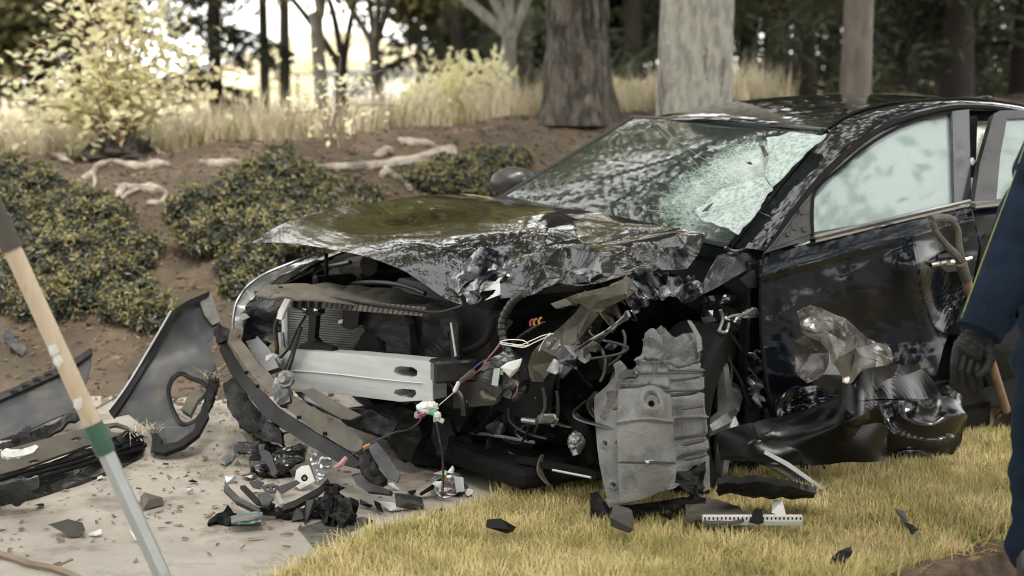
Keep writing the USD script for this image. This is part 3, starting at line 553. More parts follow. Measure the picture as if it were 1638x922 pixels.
conifer(60, 24., 7., 2.2, 73, 'dark conifer at the upper left corner of the picture', dens=1.6, low=.6)
def crown_tree(px, d, h, r, seed, label, mt):
    b = grow(px, 160, d); t = Thing('field_tree', label, 'tree', b); t.part('trunk', trunk_mesh(b, b + [0, 0, h * .6], .09, .05, .04, seed, 12, 12), 'bark_grey', smooth=True)
    lb, en = limbs([b + [0, 0, h * q] for q in ((.14, .26, .4, .55) if px < 0 or px > 700 else (.34, .45, .55, .6))], 20, r, .9, seed, .05, 6); t.part('branches', cat(lb), 'bark_grey'); t.part('crown', foliage(en, 30, .40, .19, seed), mt, smooth=False)
for k, (px, d, h, r, mt, w) in enumerate(((-70, 23., 4.2, 1.9, 'conifer_olive', 'at the far left edge, in front'), (125, 25., 4.4, 1.7, 'conifer_olive', 'straight behind the tall yellow bush'), (455, 23., 5., 1.5, 'leaf_olive', 'with its crown above the dry hill'), (765, 26., 4., 1.7, 'conifer_olive', 'left of the small pale trunk'), (870, 25., 4.5, 1.8, 'conifer', 'just left of the thick furrowed trunk'), (985, 26., 4.5, 1.9, 'conifer_olive', 'just right of the thick furrowed trunk'))): crown_tree(px, d, h * (1.5 if 400 < px < 700 else 1.), r, 960 + k, 'soft leafy tree far behind, ' + w, mt)
crown_tree(120, 30., 9., 2.6, 91, 'olive leaved tree far behind the tall yellow bush', 'leaf_olive')
crown_tree(425, 26., 9., 2.6, 92, 'olive leaved tree right of the dark narrow conifer', 'leaf_olive')
crown_tree(-30, 28., 9., 2.8, 93, 'green tree at the far left edge', 'conifer_olive')
crown_tree(900, 32., 11., 3.2, 94, 'olive tree hidden mostly by the thick furrowed trunk', 'leaf_olive')
crown_tree(670, 36., 12., 3.2, 95, 'tree with thin crown above the white building', 'leaf_spring')
# unseen trees added round the place; their crowns block sky light and show in paint
def canopy_tree(x, y, h, L, seed, label, mt='leaf_spring', n=24, per=15, s=.19):
    p = np.array([x, y, ZG(x, y) if y > 6 else -.13]); t = Thing('shade_tree', label, 'tree', p); t.part('trunk', trunk_mesh(p, p + [0, 0, h], .2, .09, .1, seed, 14, 14), 'bark_grey', smooth=True)
    lb, en = limbs([p + [0, 0, h * q] for q in (.6, .7, .8, .9, 1.)], n, L, .42, seed, .07, 7); t.part('branches', cat(lb), 'bark_grey'); t.part('crown', foliage(en, per, .30, s, seed), mt, smooth=False)
for k, (x, y, h, L, w) in enumerate(((-5.2, 4.5, 7.5, 4.6, 'left of the view'), (5.4, 3.6, 7.5, 4.8, 'right of the view'), (-2.6, -2.6, 7.5, 4.8, 'behind the camera, left'), (3., -2.4, 8., 4.8, 'behind the camera, right'), (-6.5, 11.5, 8.5, 5., 'on the bank beyond the left edge'), (6.2, 10.5, 8.5, 5., 'on the bank beyond the right edge'))):
    canopy_tree(x, y, h, L, 700 + k, f'tall shade tree out of view, {w}', ['leaf_olive', 'conifer_olive'][k % 2])
# unseen trees added behind the camera to darken what the paint reflects
def round_tree(p, h, r, seed, label, mt='leaf_olive'):
    p = np.array([p[0], p[1], -.12]); t = Thing('street_tree', label, 'tree', p); t.part('trunk', trunk_mesh(p, p + [0, 0, h * .5], .16, .1, .06, seed, 12, 12), 'bark_grey', smooth=True)
    g = R3(seed); lb, en = limbs([p + [0, 0, h * .3], p + [0, 0, h * .4], p + [0, 0, h * .5]], 18, r, .55, seed, .06, 6); t.part('branches', cat(lb), 'bark_grey'); t.part('crown', foliage(en, 50, .55, .34, seed), mt, smooth=False)
for k, (x, y, h, r, wd) in enumerate(((-9, -3.5, 8, 3.4, 'leftmost'), (-3.5, -6.5, 9, 3.6, 'second'), (2.5, -7, 9, 3.6, 'third'), (8, -4.5, 9, 3.6, 'fourth'), (12, 2, 9, 3.6, 'last'))):
    round_tree((x, y), h, r, 80 + k, f'added unseen leafy tree behind the camera, {wd} of five', ['leaf_olive', 'conifer_olive'][k % 2])
# ---------------------------------------------------------------- the wrecked saloon
C = Thing('wrecked_sedan', 'black saloon car with smashed front corner, buckled bonnet and shattered windscreen', 'car', CARO, CARYAW)
def Ks(L, y): return np.array([K(a, b, y=q) for (a, b), q in zip(L, np.broadcast_to(y, len(L)))])
# roof
rx = [-1.86, -1.98, -2.3, -2.75, -3.2, -3.6]; rz = [1.378, 1.412, 1.462, 1.475, 1.45, 1.395]; ry = [-.585, -.42, 0, .42, .585]
hdr = [K(1008 + (y + .585) / 1.17 * 314, 187 + (y + .585) / 1.17 * 20 - 2 * (1 - (y / .585) ** 2), y=y) for y in ry]
roof = np.array([[car(x + (.05 * (1 - (y / .585) ** 2) if i < 2 else 0), y, z - .058 * abs(y / .585) ** 2.4) for y in ry] for i, (x, z) in enumerate(zip(rx, rz))])
roof[0] = hdr; roof[1] = roof[1] * .6 + .4 * (roof[0] * .66 + roof[2] * .34)
C.part('roof', sheet(roof, 40, 40, .004, disp=lambda V, U: (fbm(V * 1.6, 2, 8) - .5) * .012), 'car_paint', smooth=60)
C.part('header_trim', tube(smoothpath(np.array(hdr), 20), .007, 6), 'satin_post')
C.part('roof_antenna', lump(car(-3.45, 0, 1.43), (.06, .02, .035), 2, .05), 'car_paint')
# windscreen: whole on the passenger's side, crazed and sagging near the driver's pillar
WT = [(1012, 187.5), (1113, 193), (1217, 199.5), (1318, 208)]; WB = [(800, 316), (915, 346), (1035, 372), (1166, 396)]
wy = [-.57, -.19, .19, .57]; wb = [-.71, -.24, .24, .71]
ws = []
for t in np.linspace(0, 1, 5):
    row = []
    for k in range(4):
        a, b = tocar(K(*WT[k], y=wy[k])), tocar(K(*WB[k], y=wb[k])); q = a * (1 - t) + b * t
        s = np.linspace(-1, 1, 4)[k]; q += np.array([.07, 0, .05]) * (1 - s * s) * math.sin(math.pi * t * .8) * .6; row.append(car(*q))
    ws.append(row)
ws = np.array(ws)
sag = lambda V, U: -.045 * np.exp(-(((V - WCRACK) ** 2).sum(1)) / .09) + .006 * (fbm(V * 9, 2, 2) - .5) * np.exp(-(((V - WCRACK) ** 2).sum(1)) / .2)
wsm = sheet(ws, 40, 60, .005, disp=sag)
WSP = C.part('windscreen', wsm, 'windscreen_glass', smooth=60)
wg = grid(ws, 41, 41)
C.part('windscreen_border', cat(tube(wg[:, 0], .008, 6), tube(wg[:, -1], .010, 6), tube(wg[-1], .012, 6)), 'black_plastic')
def on_ws(px, py, off=.006):                                            # on the windscreen's mean plane
    at = plane(ws[0, 0], ws[0, -1], ws[-1, 1]); return at(px, py) + np.array([-.1, -.5, .86]) * np.asarray(off)[..., None]
wsat = lambda o: (lambda a, b: on_ws(a, b, o + .02 * noise(np.stack([np.asarray(a) / 23, np.asarray(b) / 23, 0. * np.asarray(a)], -1), 3)))
C.part('shattered_flap', plate([(1226, 236), (1262, 229), (1322, 229), (1290, 258), (1262, 285), (1235, 310), (1222, 290), (1230, 262)], wsat(.03), .004, 14, crumple(14, .008, 3)), 'crazed_glass', under=WSP)
C.part('shattered_flap', plate([(1222, 292), (1236, 312), (1212, 345), (1180, 384), (1150, 374), (1120, 362), (1112, 350), (1150, 318), (1190, 300)], wsat(.025), .004, 12, crumple(12, .02, 5)), 'crazed_glass', under=WSP)
for k, pts in enumerate([[(1216, 256), (1222, 256), (1229, 268), (1222, 271)], [(1194, 281), (1201, 280), (1204, 284), (1198, 284)], [(1124, 360), (1133, 352), (1141, 349), (1132, 359)]]):
    C.part('glass_shard', plate(pts, wsat(.05), .003), 'black_gloss', under=WSP)
g = R3(5)
for k in range(26):                                                       # long fractures running up the glass
    a = np.array([1180 + g.normal() * 30, 330 + g.normal() * 20]); an = g.uniform(2.2, 4.2); l = g.uniform(60, 190); e = a + l * np.array([math.cos(an), -abs(math.sin(an)) * .45 + .25 * g.normal()])
    e[1] = np.clip(e[1], 206, 372); pts = [a + (e - a) * t + g.normal(size=2) * 2.5 for t in np.linspace(0, 1, 6)]
    C.part('crack_line', tube(np.array([on_ws(*q, .012) for q in pts]), .0006, 3), 'crazed_glass', under=WSP)
# pillars and roof rail
PL = [(1168, 394), (1215, 332), (1262, 276), (1318, 211), (1365, 182), (1430, 166), (1530, 160), (1640, 172)]; pl = [.715, .66, .615, .57, .565, .575, .585, .585]
PR = [(1226, 404), (1262, 345), (1312, 283), (1372, 228), (1422, 197), (1474, 180), (1540, 169), (1640, 181)]; pr_ = [.80, .76, .72, .685, .66, .645, .64, .635]
A0, A1 = Ks(PL, pl), Ks(PR, pr_); Am = (A0 + A1) / 2 + np.array([.1, -.35, .2]) * .03
C.part('windscreen_pillar', sheet(np.array([A0, Am, A1]).transpose(1, 0, 2), 60, 14, .02, disp=lambda V, U: crumple(7, .014, 4)(V) * np.clip(1 - U[:, 0] * 2.2, 0, 1)), 'car_paint', smooth=50)
C.part('weather_strip', cat(tube(A1 + [.0, -.01, -.006], .011, 6, 50), tube(A0 + [0, -.004, .004], .006, 5, 50)), 'rubber')
q0, q1 = tocar(ws[0, 0]), tocar(ws[-1, 0])
C.part('windscreen_pillar', sheet([[car(*(q0 + [0, -.005, .0])), car(*(q1 + [0, -.005, 0]))], [car(*(q0 + [-.03, -.05, -.02])), car(*(q1 + [-.05, -.06, -.02]))]], 12, 5, .02, face=(-.3, -.3, 1)), 'car_paint')
# bonnet: whole towards the passenger's side, folded and torn towards the driver's
HY = [-.75, -.5, -.2, .05, .28, .5, .72]
HP = [[(757, 311), (822, 320), (893, 330), (958, 341), (1020, 353), (1072, 363), (1130, 374)],
      [(690, 312), (770, 322), (845, 336), (905, 352), (968, 366), (1036, 374), (1112, 392)],
      [(610, 322), (700, 333), (780, 347), (846, 362), (908, 385), (985, 388), (1085, 408)],
      [(530, 334), (625, 345), (706, 358), (768, 380), (842, 412), (930, 412), (1058, 424)],
      [(462, 354), (545, 362), (625, 374), (694, 398), (782, 448), (880, 438), (1036, 436)],
      [(402, 389), (478, 391), (556, 404), (636, 426), (742, 488), (835, 470), (1010, 440)]]
HC = np.array([[K(*p, y=HY[j]) for j, p in enumerate(row)] for row in HP])
hf1, hf2 = facet(92, 1., 5), facet(40, 1., 8)
def hood_disp(V, U):
    w = np.clip((U[:, 1] - .40) / .22, 0, 1) ** 1.2; f = np.clip((U[:, 0] - .30) / .5, 0, 1); rear = np.clip(U[:, 0] / .12, 0, 1)
    return (hf1(V) * .034 * (.5 + .6 * f) + hf2(V) * .006 * f + crumple(2.4, .03, 3, 1)(V)) * w * rear
def hood_cut(u): return (np.hypot((u[:, 0] - .97) / .055, (u[:, 1] - .70) / .05) + .5 * (noise(np.c_[u * 40, 0 * u[:, :1]], 3) - .5) < 1) | (np.hypot((u[:, 0] - .86) / .035, (u[:, 1] - .625) / .018) + .7 * (noise(np.c_[u * 60, 0 * u[:, :1]], 5) - .5) < 1)
HOOD = C.part('bonnet', sheet(HC, 100, 150, .0025, k='p', disp=hood_disp, cut=hood_cut), 'car_paint', smooth=28)
hy = relief([(700, 380, 5.6), (760, 400, 5.42), (800, 430, 5.38), (730, 480, 5.45), (830, 470, 5.33), (900, 440, 5.3), (1000, 410, 5.25), (820, 400, 5.45)])
def off(at, o): return lambda a, b: at(a, b) - ray(a, b) * o
C.part('torn_edge', plate([(726, 440), (738, 418), (765, 400), (800, 398), (822, 415), (815, 432), (790, 425), (772, 440), (748, 452), (740, 470), (728, 462)], off(hy, .03), .002, 3, both(facet(15, .03, 7), crumple(12, .012, 4))), 'torn_metal', under=HOOD, smooth=15)
C.part('torn_edge', plate([(742, 470), (752, 452), (790, 432), (820, 420), (808, 440), (775, 455), (762, 482), (748, 488)], off(hy, .05), .002, 3, both(facet(15, .03, 9), crumple(12, .012, 4))), 'torn_metal', under=HOOD, smooth=15)
C.part('folded_lip', plate([(803, 480), (800, 450), (830, 425), (880, 402), (935, 392), (965, 408), (1000, 440), (960, 447), (905, 455), (850, 472)], off(hy, .02), .0025, 5, facet(38, .022, 12)), 'car_paint', under=HOOD, smooth=25)
C.part('torn_edge', plate([(916, 432), (930, 428), (958, 434), (962, 440), (945, 443), (925, 440)], off(hy, .045), .002, 6, crumple(20, .015, 2)), 'torn_metal', under=HOOD, smooth=20)
C.part('torn_edge', plate([(862, 462), (880, 448), (905, 443), (900, 450), (880, 458)], off(hy, .04), .002, 6), 'torn_metal', under=HOOD)
hd = relief([(1000, 430, 5.3), (1060, 400, 5.3), (1130, 376, 5.4), (1050, 440, 5.22)])
C.part('bonnet_corner', plate([(1010, 400), (1060, 385), (1132, 374), (1118, 405), (1100, 428), (1060, 434), (1020, 418)], off(hd, .03), .002, 6, facet(40, .014, 4)), 'car_paint', under=HOOD, smooth=25)
# driver's strut tower and wing, torn open
st_ = relief([(1000, 470, 5.3), (1060, 440, 5.25), (1120, 460, 5.2), (1050, 490, 5.15), (1130, 490, 5.2)])
C.part('strut_tower', plate([(998, 500), (1008, 470), (1005, 445), (1030, 436), (1060, 432), (1100, 440), (1130, 465), (1118, 472), (1104, 484), (1085, 470), (1050, 474), (1020, 490), (1005, 505)], st_, .003, 3, both(facet(16, .05, 14), facet(7, .018, 3))), 'torn_metal', smooth=15)
wing = lambda a, b: K(a, b, y=.80 - .0009 * (470 - b) + .0004 * (a - 1170))
C.part('front_wing', plate([(1118, 474), (1132, 440), (1150, 408), (1176, 400), (1196, 394), (1222, 372), (1240, 344), (1232, 380), (1226, 395), (1216, 420), (1180, 440), (1150, 458)], wing, .003, 9, crumple(5, .02, 6, 2)), 'frame_grey', smooth=35)
C.part('wing_edge', tube(np.array([wing(a, b) - ray(a, b) * .01 for a, b in ((1160, 396), (1175, 402), (1195, 396), (1215, 375), (1236, 345))]), .006, 5, 16), 'torn_metal')
C.part('front_wing', plate([(1184, 446), (1206, 430), (1212, 450), (1210, 462), (1196, 460)], wing, .003), 'frame_grey', label='small torn piece of the wing')
# driver's door
def dent(a, b):
    a, b = np.asarray(a, float), np.asarray(b, float)
    r2 = ((a - 1380) / 135) ** 2 + ((b - 545) / 105) ** 2; y = .868 - .06 * np.maximum(0, 1 - r2) ** 2
    line = 440 - (a - 1220) * .262                               # crease below the shoulder
    y = y - .055 * np.clip((line - b) / 48, 0, 1) + .014 * np.exp(-((b - line) / 9) ** 2)
    y = y + .05 * np.exp(-((a - 1462) / 34) ** 2 - ((b - 425) / 40) ** 2) - .05 * np.exp(-((a - 1512) / 22) ** 2 - ((b - 470) / 70) ** 2) - .06 * np.maximum(0, (b - 600) / 70)
    return y + .016 * (fbm(np.stack([a / 42., b / 42., 0 * a], -1), 3, 6) - .5)
doorat = lambda a, b: K(a, b, y=dent(a, b))
DOOR = C.part('front_door', plate([(1216, 416), (1300, 387), (1400, 362), (1500, 339), (1552, 327), (1566, 395), (1556, 450), (1530, 500), (1508, 560), (1498, 600), (1440, 625), (1340, 655), (1240, 668), (1224, 600), (1217, 520)], doorat, .004, 7), 'dark_paint_door', smooth=45)
C.part('door_seam', tube(np.array([K(a, b, y=.872) for a, b in ((1217, 424), (1217, 520), (1224, 600), (1240, 668))]), .007, 5, 20), 'rubber', under=DOOR)
hp = lambda a, b: K(a, b, y=.885)
C.part('handle', tube(np.array([K(1490, 424, y=.885), K(1508, 421, y=.905), K(1530, 418, y=.905), K(1552, 413, y=.88)]), [.010, .013, .013, .010], 8, 14), 'chrome', under=DOOR)
C.part('handle_cup', plate([(1500, 408), (1530, 402), (1550, 410), (1540, 432), (1515, 436), (1502, 425)], lambda a, b: K(a, b, y=.872), .003), 'black_gloss', under=DOOR)
C.part('belt_trim', tube(np.array([K(a, b, y=.838) for a, b in ((1300, 384), (1400, 360), (1480, 341), (1550, 325))]), .015, 10, 30), 'chrome', under=DOOR)
dp = plane(K(1298, 378, y=.815), K(1525, 330, y=.815), K(1525, 170, y=.64))
C.part('window_frame', plate([(1226, 404), (1300, 303), (1372, 237), (1440, 193), (1500, 174), (1532, 167), (1550, 170), (1554, 327), (1400, 358), (1300, 382)], dp, .03, holes=[[(1300, 372), (1300, 320), (1350, 265), (1420, 213), (1470, 191), (1521, 180), (1526, 327), (1410, 353)]]), 'frame_grey', under=DOOR)
C.part('window_pane', plate([(1297, 378), (1297, 316), (1348, 260), (1420, 208), (1470, 187), (1524, 177), (1528, 332), (1410, 358)], lambda a, b: dp(a, b) + ray(a, b) * .018, .004), 'side_glass', under=DOOR)
C.part('window_post', plate([(1523, 170), (1550, 170), (1554, 326), (1527, 330)], lambda a, b: dp(a, b) - ray(a, b) * .004, .012), 'frame_grey', under=DOOR)
C.part('mirror_mount', plate([(1238, 396), (1262, 362), (1296, 318), (1299, 374), (1270, 384)], lambda a, b: dp(a, b) - ray(a, b) * .006, .014), 'satin_post', under=DOOR)
for a, b, r in ((1284, 338, .012), (1272, 362, .014), (1288, 366, .010), (1262, 374, .009)): C.part('mirror_socket', tube(np.array([dp(a, b) - ray(a, b) * .02, dp(a, b) + ray(a, b) * .01]), r, 8), 'black_gloss', under=DOOR)
C.part('window_seal', tube(np.array([dp(a, b) - ray(a, b) * .006 for a, b in ((1300, 376), (1300, 320), (1350, 265), (1420, 213), (1470, 191), (1521, 180))]), .006, 5, 40), 'rubber', under=DOOR)
# rear door, standing slightly open
rp = plane(K(1562, 325, y=.86), K(1800, 290, y=.90), K(1592, 182, y=.69))
RD = C.part('rear_door', plate([(1555, 330), (1640, 322), (1800, 304), (1800, 560), (1640, 600), (1512, 640), (1528, 560), (1560, 470), (1570, 400)], lambda a, b: K(a, b, y=.86 - .05 * np.maximum(0, (380 - b) / 60) - .03 * np.maximum(0, (b - 560) / 60)), .004, 16), 'dark_paint_door', smooth=45)
C.part('window_frame', plate([(1558, 326), (1568, 260), (1590, 182), (1600, 177), (1660, 176), (1740, 190), (1800, 235), (1800, 306)], rp, .03, holes=[[(1594, 320), (1600, 250), (1611, 190), (1660, 188), (1730, 200), (1786, 240), (1786, 300)]]), 'satin_post', under=RD)
C.part('window_pane', plate([(1590, 322), (1597, 250), (1608, 188), (1660, 186), (1733, 198), (1790, 238), (1790, 302)], lambda a, b: rp(a, b) + ray(a, b) * .015, .004), 'side_glass', under=RD)
C.part('belt_trim', tube(np.array([K(a, b, y=.885) for a, b in ((1556, 329), (1640, 320), (1800, 300))]), .015, 10, 20), 'chrome', under=RD)
C.part('door_gap_trim', carbox(-2.62, -2.5, .60, .66, .95, 1.40), 'rubber')
# inside: curtain airbags, seats, wheel, dash
cushion = lambda V, U: .055 * np.sin(np.pi * np.clip(U[:, 0], 0, 1)) ** .6 * np.abs(np.sin(U[:, 1] * 9.4)) ** .5 + (fbm(V * 6, 3, 4) - .5) * .12
C.part('curtain_airbag', sheet([[car(x, .60, 1.36 - .10 * max(0, -1.9 - x if x > -1.9 else 0) - max(0, (x + 1.95)) * .62) for x in np.linspace(-1.45, -2.36, 6)], [car(x, .63 - .08 * (x < -2.3), 1.0 + .06 * (-x - 1.4)) for x in np.linspace(-1.45, -2.36, 6)], [car(x, .60, .82) for x in np.linspace(-1.45, -2.36, 6)]], 30, 60, .02, disp=cushion), 'airbag', smooth=60)
C.part('curtain_airbag', sheet([[car(x, .55, 1.36) for x in np.linspace(-2.45, -3.5, 6)], [car(x, .62, 1.12) for x in np.linspace(-2.45, -3.5, 6)], [car(x, .58, .86) for x in np.linspace(-2.45, -3.5, 6)]], 30, 60, .02, disp=cushion), 'airbag', smooth=60)
def seat(y, x, nm='front_seat'):
    s = [carbox(x - .25, x + .28, y - .24, y + .24, .42, .62, .05)]
    b = trimesh.creation.box((.14, .48, .66)); b = box((0, 0, 0), (.14, .46, .64), rot(0, -.3, 0), .05)
    v = np.array(b.vertices) + [x - .33, y, .90]; s.append(trimesh.Trimesh(carv(v), b.faces, process=False))
    h = box((0, 0, 0), (.10, .26, .19), rot(0, -.2, 0), .04); s.append(trimesh.Trimesh(carv(np.array(h.vertices) + [x - .45, y, 1.30]), h.faces, process=False))
    s += [tube([car(x - .41, y + q, 1.15), car(x - .44, y + q, 1.24)], .008, 6) for q in (-.06, .06)]
    C.part(nm, cat(s), 'seat_cloth', smooth=50)
seat(.36, -2.25); seat(-.36, -2.25); C.part('rear_seat', cat(carbox(-3.4, -2.95, -.62, .62, .42, .62, .05), carbox(-3.62, -3.42, -.62, .62, .6, 1.18, .05)), 'seat_cloth')
C.part('dashboard', sheet([[car(-1.32, y, .93) for y in (-.7, 0, .7)], [car(-1.5, y, .97) for y in (-.7, 0, .7)], [car(-1.66, y, .93) for y in (-.7, 0, .7)], [car(-1.7, y, .7) for y in (-.7, 0, .7)]], 16, 16, .02, face=(0, 0, 1)), 'black_plastic', smooth=50)
wr = np.array([math.cos(t) for t in np.linspace(0, 2 * np.pi, 25)]); wz = np.array([math.sin(t) for t in np.linspace(0, 2 * np.pi, 25)])
SW = C.part('steering_wheel', cat(tube(carv(np.c_[-1.80 - .07 * wz, .37 + .185 * wr, .98 + .17 * wz]), .014, 8), tube([car(-1.80, .2, .97), car(-1.78, .54, .97)], .02, 6), tube([car(-1.6, .37, .9), car(-1.79, .37, .98)], .03, 8)), 'black_plastic', smooth=60)
C.part('driver_airbag', lump(car(-1.86, .36, 1.0), (.16, .2, .17), 3, .25), 'airbag', under=SW)
C.part('passenger_airbag', lump(car(-1.78, -.3, 1.03), (.14, .24, .15), 6, .3), 'pale_trim')
C.part('interior_mirror', box(car(-1.93, .02, 1.30), (.03, .22, .06), CARM, .012), 'black_plastic')
C.part('cabin_pillar', tube([K(1086, 296, x=-1.62), K(1128, 230, x=-1.85)], .022, 6), 'pale_trim', label='pale bent strip of trim behind the glass')
C.part('door_pillar', tube([K(1462, 200, y=.50), K(1470, 380, y=.56)], .035, 8, prof=[(-1, -.5), (1, -.5), (1, .5), (-1, .5)]), 'pale_trim')
C.part('seat_belt', tube([K(1502, 190, y=.55), K(1520, 330, y=.58)], .02, 8, prof=[(-1, -.08), (1, -.08), (1, .08), (-1, .08)]), 'white_plastic')  # white belt strip, also standing in for lines reflected in the side glass
C.part('headliner', sheet(roof[:, ::2] * 1. - [0, 0, .05], 12, 12, .01, face=(0, 0, -1)), 'pale_trim')
C.part('cabin_floor', carbox(-3.6, -1.4, -.8, .8, .28, .42), 'black_plastic')
# passenger's side, rear end
def panel(name, pts, y0, m, y1=None, th=.004, under=None):                # a side panel from (x, z) points in the car
    pg = Polygon(pts); V2, F = trimesh.creation.triangulate_polygon(pg, engine='earcut'); V, F = subdiv(np.c_[V2, 0 * V2[:, 0]], F, .09)
    sgn = 1 if y0 > 0 else -1; yy = y0 - sgn * .10 * np.clip((V[:, 1] - .85) / .55, 0, 1) ** 1.1 * (1 + .9 * np.clip((V[:, 1] - .98) / .4, 0, 1)) - sgn * .05 * np.clip((.5 - V[:, 1]) / .25, 0, 1) ** 2
    P = carv(np.c_[V[:, 0], yy, V[:, 1]]); n = vnorm(P, F); F = F[:, ::-1] if (n.mean(0) @ (CARM @ [0, sgn, 0])) < 0 else F
    return C.part(name, solid(P, F, th), m, under=under, smooth=50)
def arch(cx, r, z0, n=9): return [(cx + r * math.cos(t), z0 + r * math.sin(t)) for t in np.linspace(0, math.pi, n)]
for k, (a, b) in enumerate(((-1.45, -2.5), (-2.52, -3.35))):
    pd = panel(('front_door', 'rear_door')[k], [(a, .27), (a, .98), (b, 1.0), (b, .27)], -.87, 'dark_paint_door')
    C.part('window_pane', plate([(0, 0), (1, 0), (1, 1), (0, 1)], lambda u, v, a=a, b=b: car(a - (.10 if k == 0 else 0) + (b - a) * u - (.42 * v if k == 0 else 0) * (1 - u), -.80 + .17 * v, .98 + .37 * v), .004), 'side_glass', under=pd)
    C.part('window_frame', tube([car(b, -.80, .98), car(b, -.63, 1.38)], .03, 6), 'frame_grey', under=pd)
C.part('front_wing', sheet([[car(-.22, -.80, .42), car(-.6, -.88, .70), car(-1.0, -.89, .72), car(-1.45, -.87, .42)], [car(-.22, -.83, .62), car(-.6, -.89, .78), car(-1.0, -.895, .82), car(-1.45, -.88, .80)], [car(-.30, -.80, .74), car(-.6, -.82, .86), car(-1.0, -.83, .93), car(-1.45, -.83, .97)], [car(-.32, -.72, .76), car(-.6, -.72, .88), car(-1.0, -.73, .96), car(-1.4, -.74, 1.02)]], 24, 24, .003, face=CARM @ [0, -1, 1]), 'car_paint', smooth=60)
for s in (1, -1): panel('rear_wing', [(-3.36, .3), (-3.36, .99), (-3.6, 1.22), (-4.0, 1.04), (-4.62, 1.0), (-4.66, .5), (-4.5, .32)] + arch(-3.85, -.36, .34)[::1], s * .87, 'dark_paint_door')
C.part('boot_lid', sheet([[car(-4.05, y, 1.05 - .03 * y * y) for y in (-.72, 0, .72)], [car(-4.4, y, 1.04 - .03 * y * y) for y in (-.7, 0, .7)], [car(-4.66, y, 1.0 - .03 * y * y) for y in (-.66, 0, .66)], [car(-4.7, y, .72) for y in (-.66, 0, .66)]], 20, 16, .003, face=(0, 0, 1)), 'car_paint', smooth=50)
C.part('rear_window', sheet([[car(-3.6, y, 1.39 - .04 * (y / .58) ** 2) for y in (-.58, 0, .58)], [car(-3.85, y * 1.1, 1.23) for y in (-.58, 0, .58)], [car(-4.08, y * 1.15, 1.05) for y in (-.58, 0, .58)]], 14, 14, .005, face=CARM @ [-1, 0, 1]), 'dark_glass', smooth=50)
C.part('rear_bumper', sheet([[car(-4.3 - .38 * math.cos(t) ** .5 if abs(t) < 1.57 else -4.3, .86 * math.sin(t), z) for t in np.linspace(-1.5, 1.5, 9)] for z in (.30, .5, .72)], 14, 40, .004, face=CARM @ [-1, 0, 0]), 'car_paint', smooth=50)
def wheel(x, y, name='wheel', tilt=0., z=.17 + .325, lab=None):
    ax = CARM @ rot(0, 0, tilt) @ np.array([0, 1., 0]); c = car(x, y, z)
    ty = lathe([(.20, -.10), (.30, -.105), (.322, -.085), (.328, 0), (.322, .085), (.30, .105), (.20, .10), (.195, 0), (.20, -.10)], c, ax, 36)
    w = C.part(name, ty, 'rubber', label=lab, smooth=60); sp_ = []
    u = np.cross(ax, [0, 0, 1.]); u /= np.linalg.norm(u); v = np.cross(ax, u); sg = 1 if y > 0 else -1
    for k in range(5):
        a = k * 2 * np.pi / 5; dr = u * math.cos(a) + v * math.sin(a); sp_.append(tube([c + ax * sg * .085 + dr * .04, c + ax * sg * .09 + dr * .205], [.035, .022], 6))
    C.part('rim', cat(sp_, lathe([(.0, .06), (.05, .08), (.05, .1), (0, .105)], c, ax * sg, 16), lathe([(.19, .02), (.205, .1), (.215, .1), (.2, .02)], c, ax * sg, 30)), 'steel_bracket', under=w)
wheel(-3.85, .76); wheel(-3.85, -.76); wheel(-.92, -.76); wheel(-1.20, .70, tilt=.5, z=.40, lab='front wheel knocked askew inside the crushed arch')
# passenger's door mirror
C.part('door_mirror', lump(K(822, 291, y=-.98), (.10, .055, .066), 4, .10, 2.), 'satin_post', smooth=True)
C.part('mirror_arm', tube([K(846, 300, y=-.9), K(828, 296, y=-.97)], .02, 6), 'black_plastic')
# ---------------------------------------------------------------- the opened front of the car
def FP(o=0.): return plane(car(-.20 - o, -.46, .5), car(-.40 - o, .30, .5), car(-.20 - o, -.46, .8))     # crushed front, o metres behind it
def fpts(L, o=0.): at = FP(o); return np.array([at(a, b) for a, b in L])
ENG = [carbox(-1.25, -.62, -.45, .30, .30, .80, .04)]
C.part('engine_block', cat(ENG), 'black_plastic')
C.part('bulkhead', carbox(-1.40, -1.33, -.78, .78, .30, .93), 'black_plastic')
C.part('inner_wing', carbox(-1.33, -.42, -.66, -.62, .45, .80), 'black_plastic')
C.part('subframe', cat(carbox(-1.15, -.50, -.60, .62, .22, .29, .02)), 'rubber')
C.part('wheel_housing', sheet([[car(-.62 - .42 * (1 - math.cos(t)), y, .32 + .5 * math.sin(t)) for t in np.linspace(0.2, math.pi - .1, 9)] for y in (.30, .45, .60)], 10, 24, .004, disp=crumple(5, .05, 8), face=(0, -1, -1)), 'rubber')
# bumper beam: alloy box with open slots at its driver's end
bt = FP(0.)
BEAM = C.part('bumper_beam', plate([(442, 566), (470, 560), (560, 566), (640, 574), (684, 578), (690, 582), (691, 600), (690, 640), (640, 643), (560, 633), (465, 622), (452, 596)], bt, .075, 12, lambda P: .003 * (fbm(P * 9, 2, 3) - .5),
    holes=[[(632, 588), (640, 586), (660, 588), (667, 593), (667, 601), (660, 604), (636, 601), (629, 596)], [(632, 624), (645, 622), (664, 624), (666, 630), (660, 637), (636, 635), (629, 630)]]), 'aluminium', smooth=30)
b2 = FP(-.004)
C.part('beam_rib', tube(fpts([(447, 592), (520, 597), (600, 606), (628, 609), (688, 614)], -.003), .003, 5, 14), 'aluminium', under=BEAM)
C.part('beam_end', plate([(676, 579), (692, 580), (692, 641), (676, 642)], FP(-.008), .006), 'aluminium', under=BEAM)
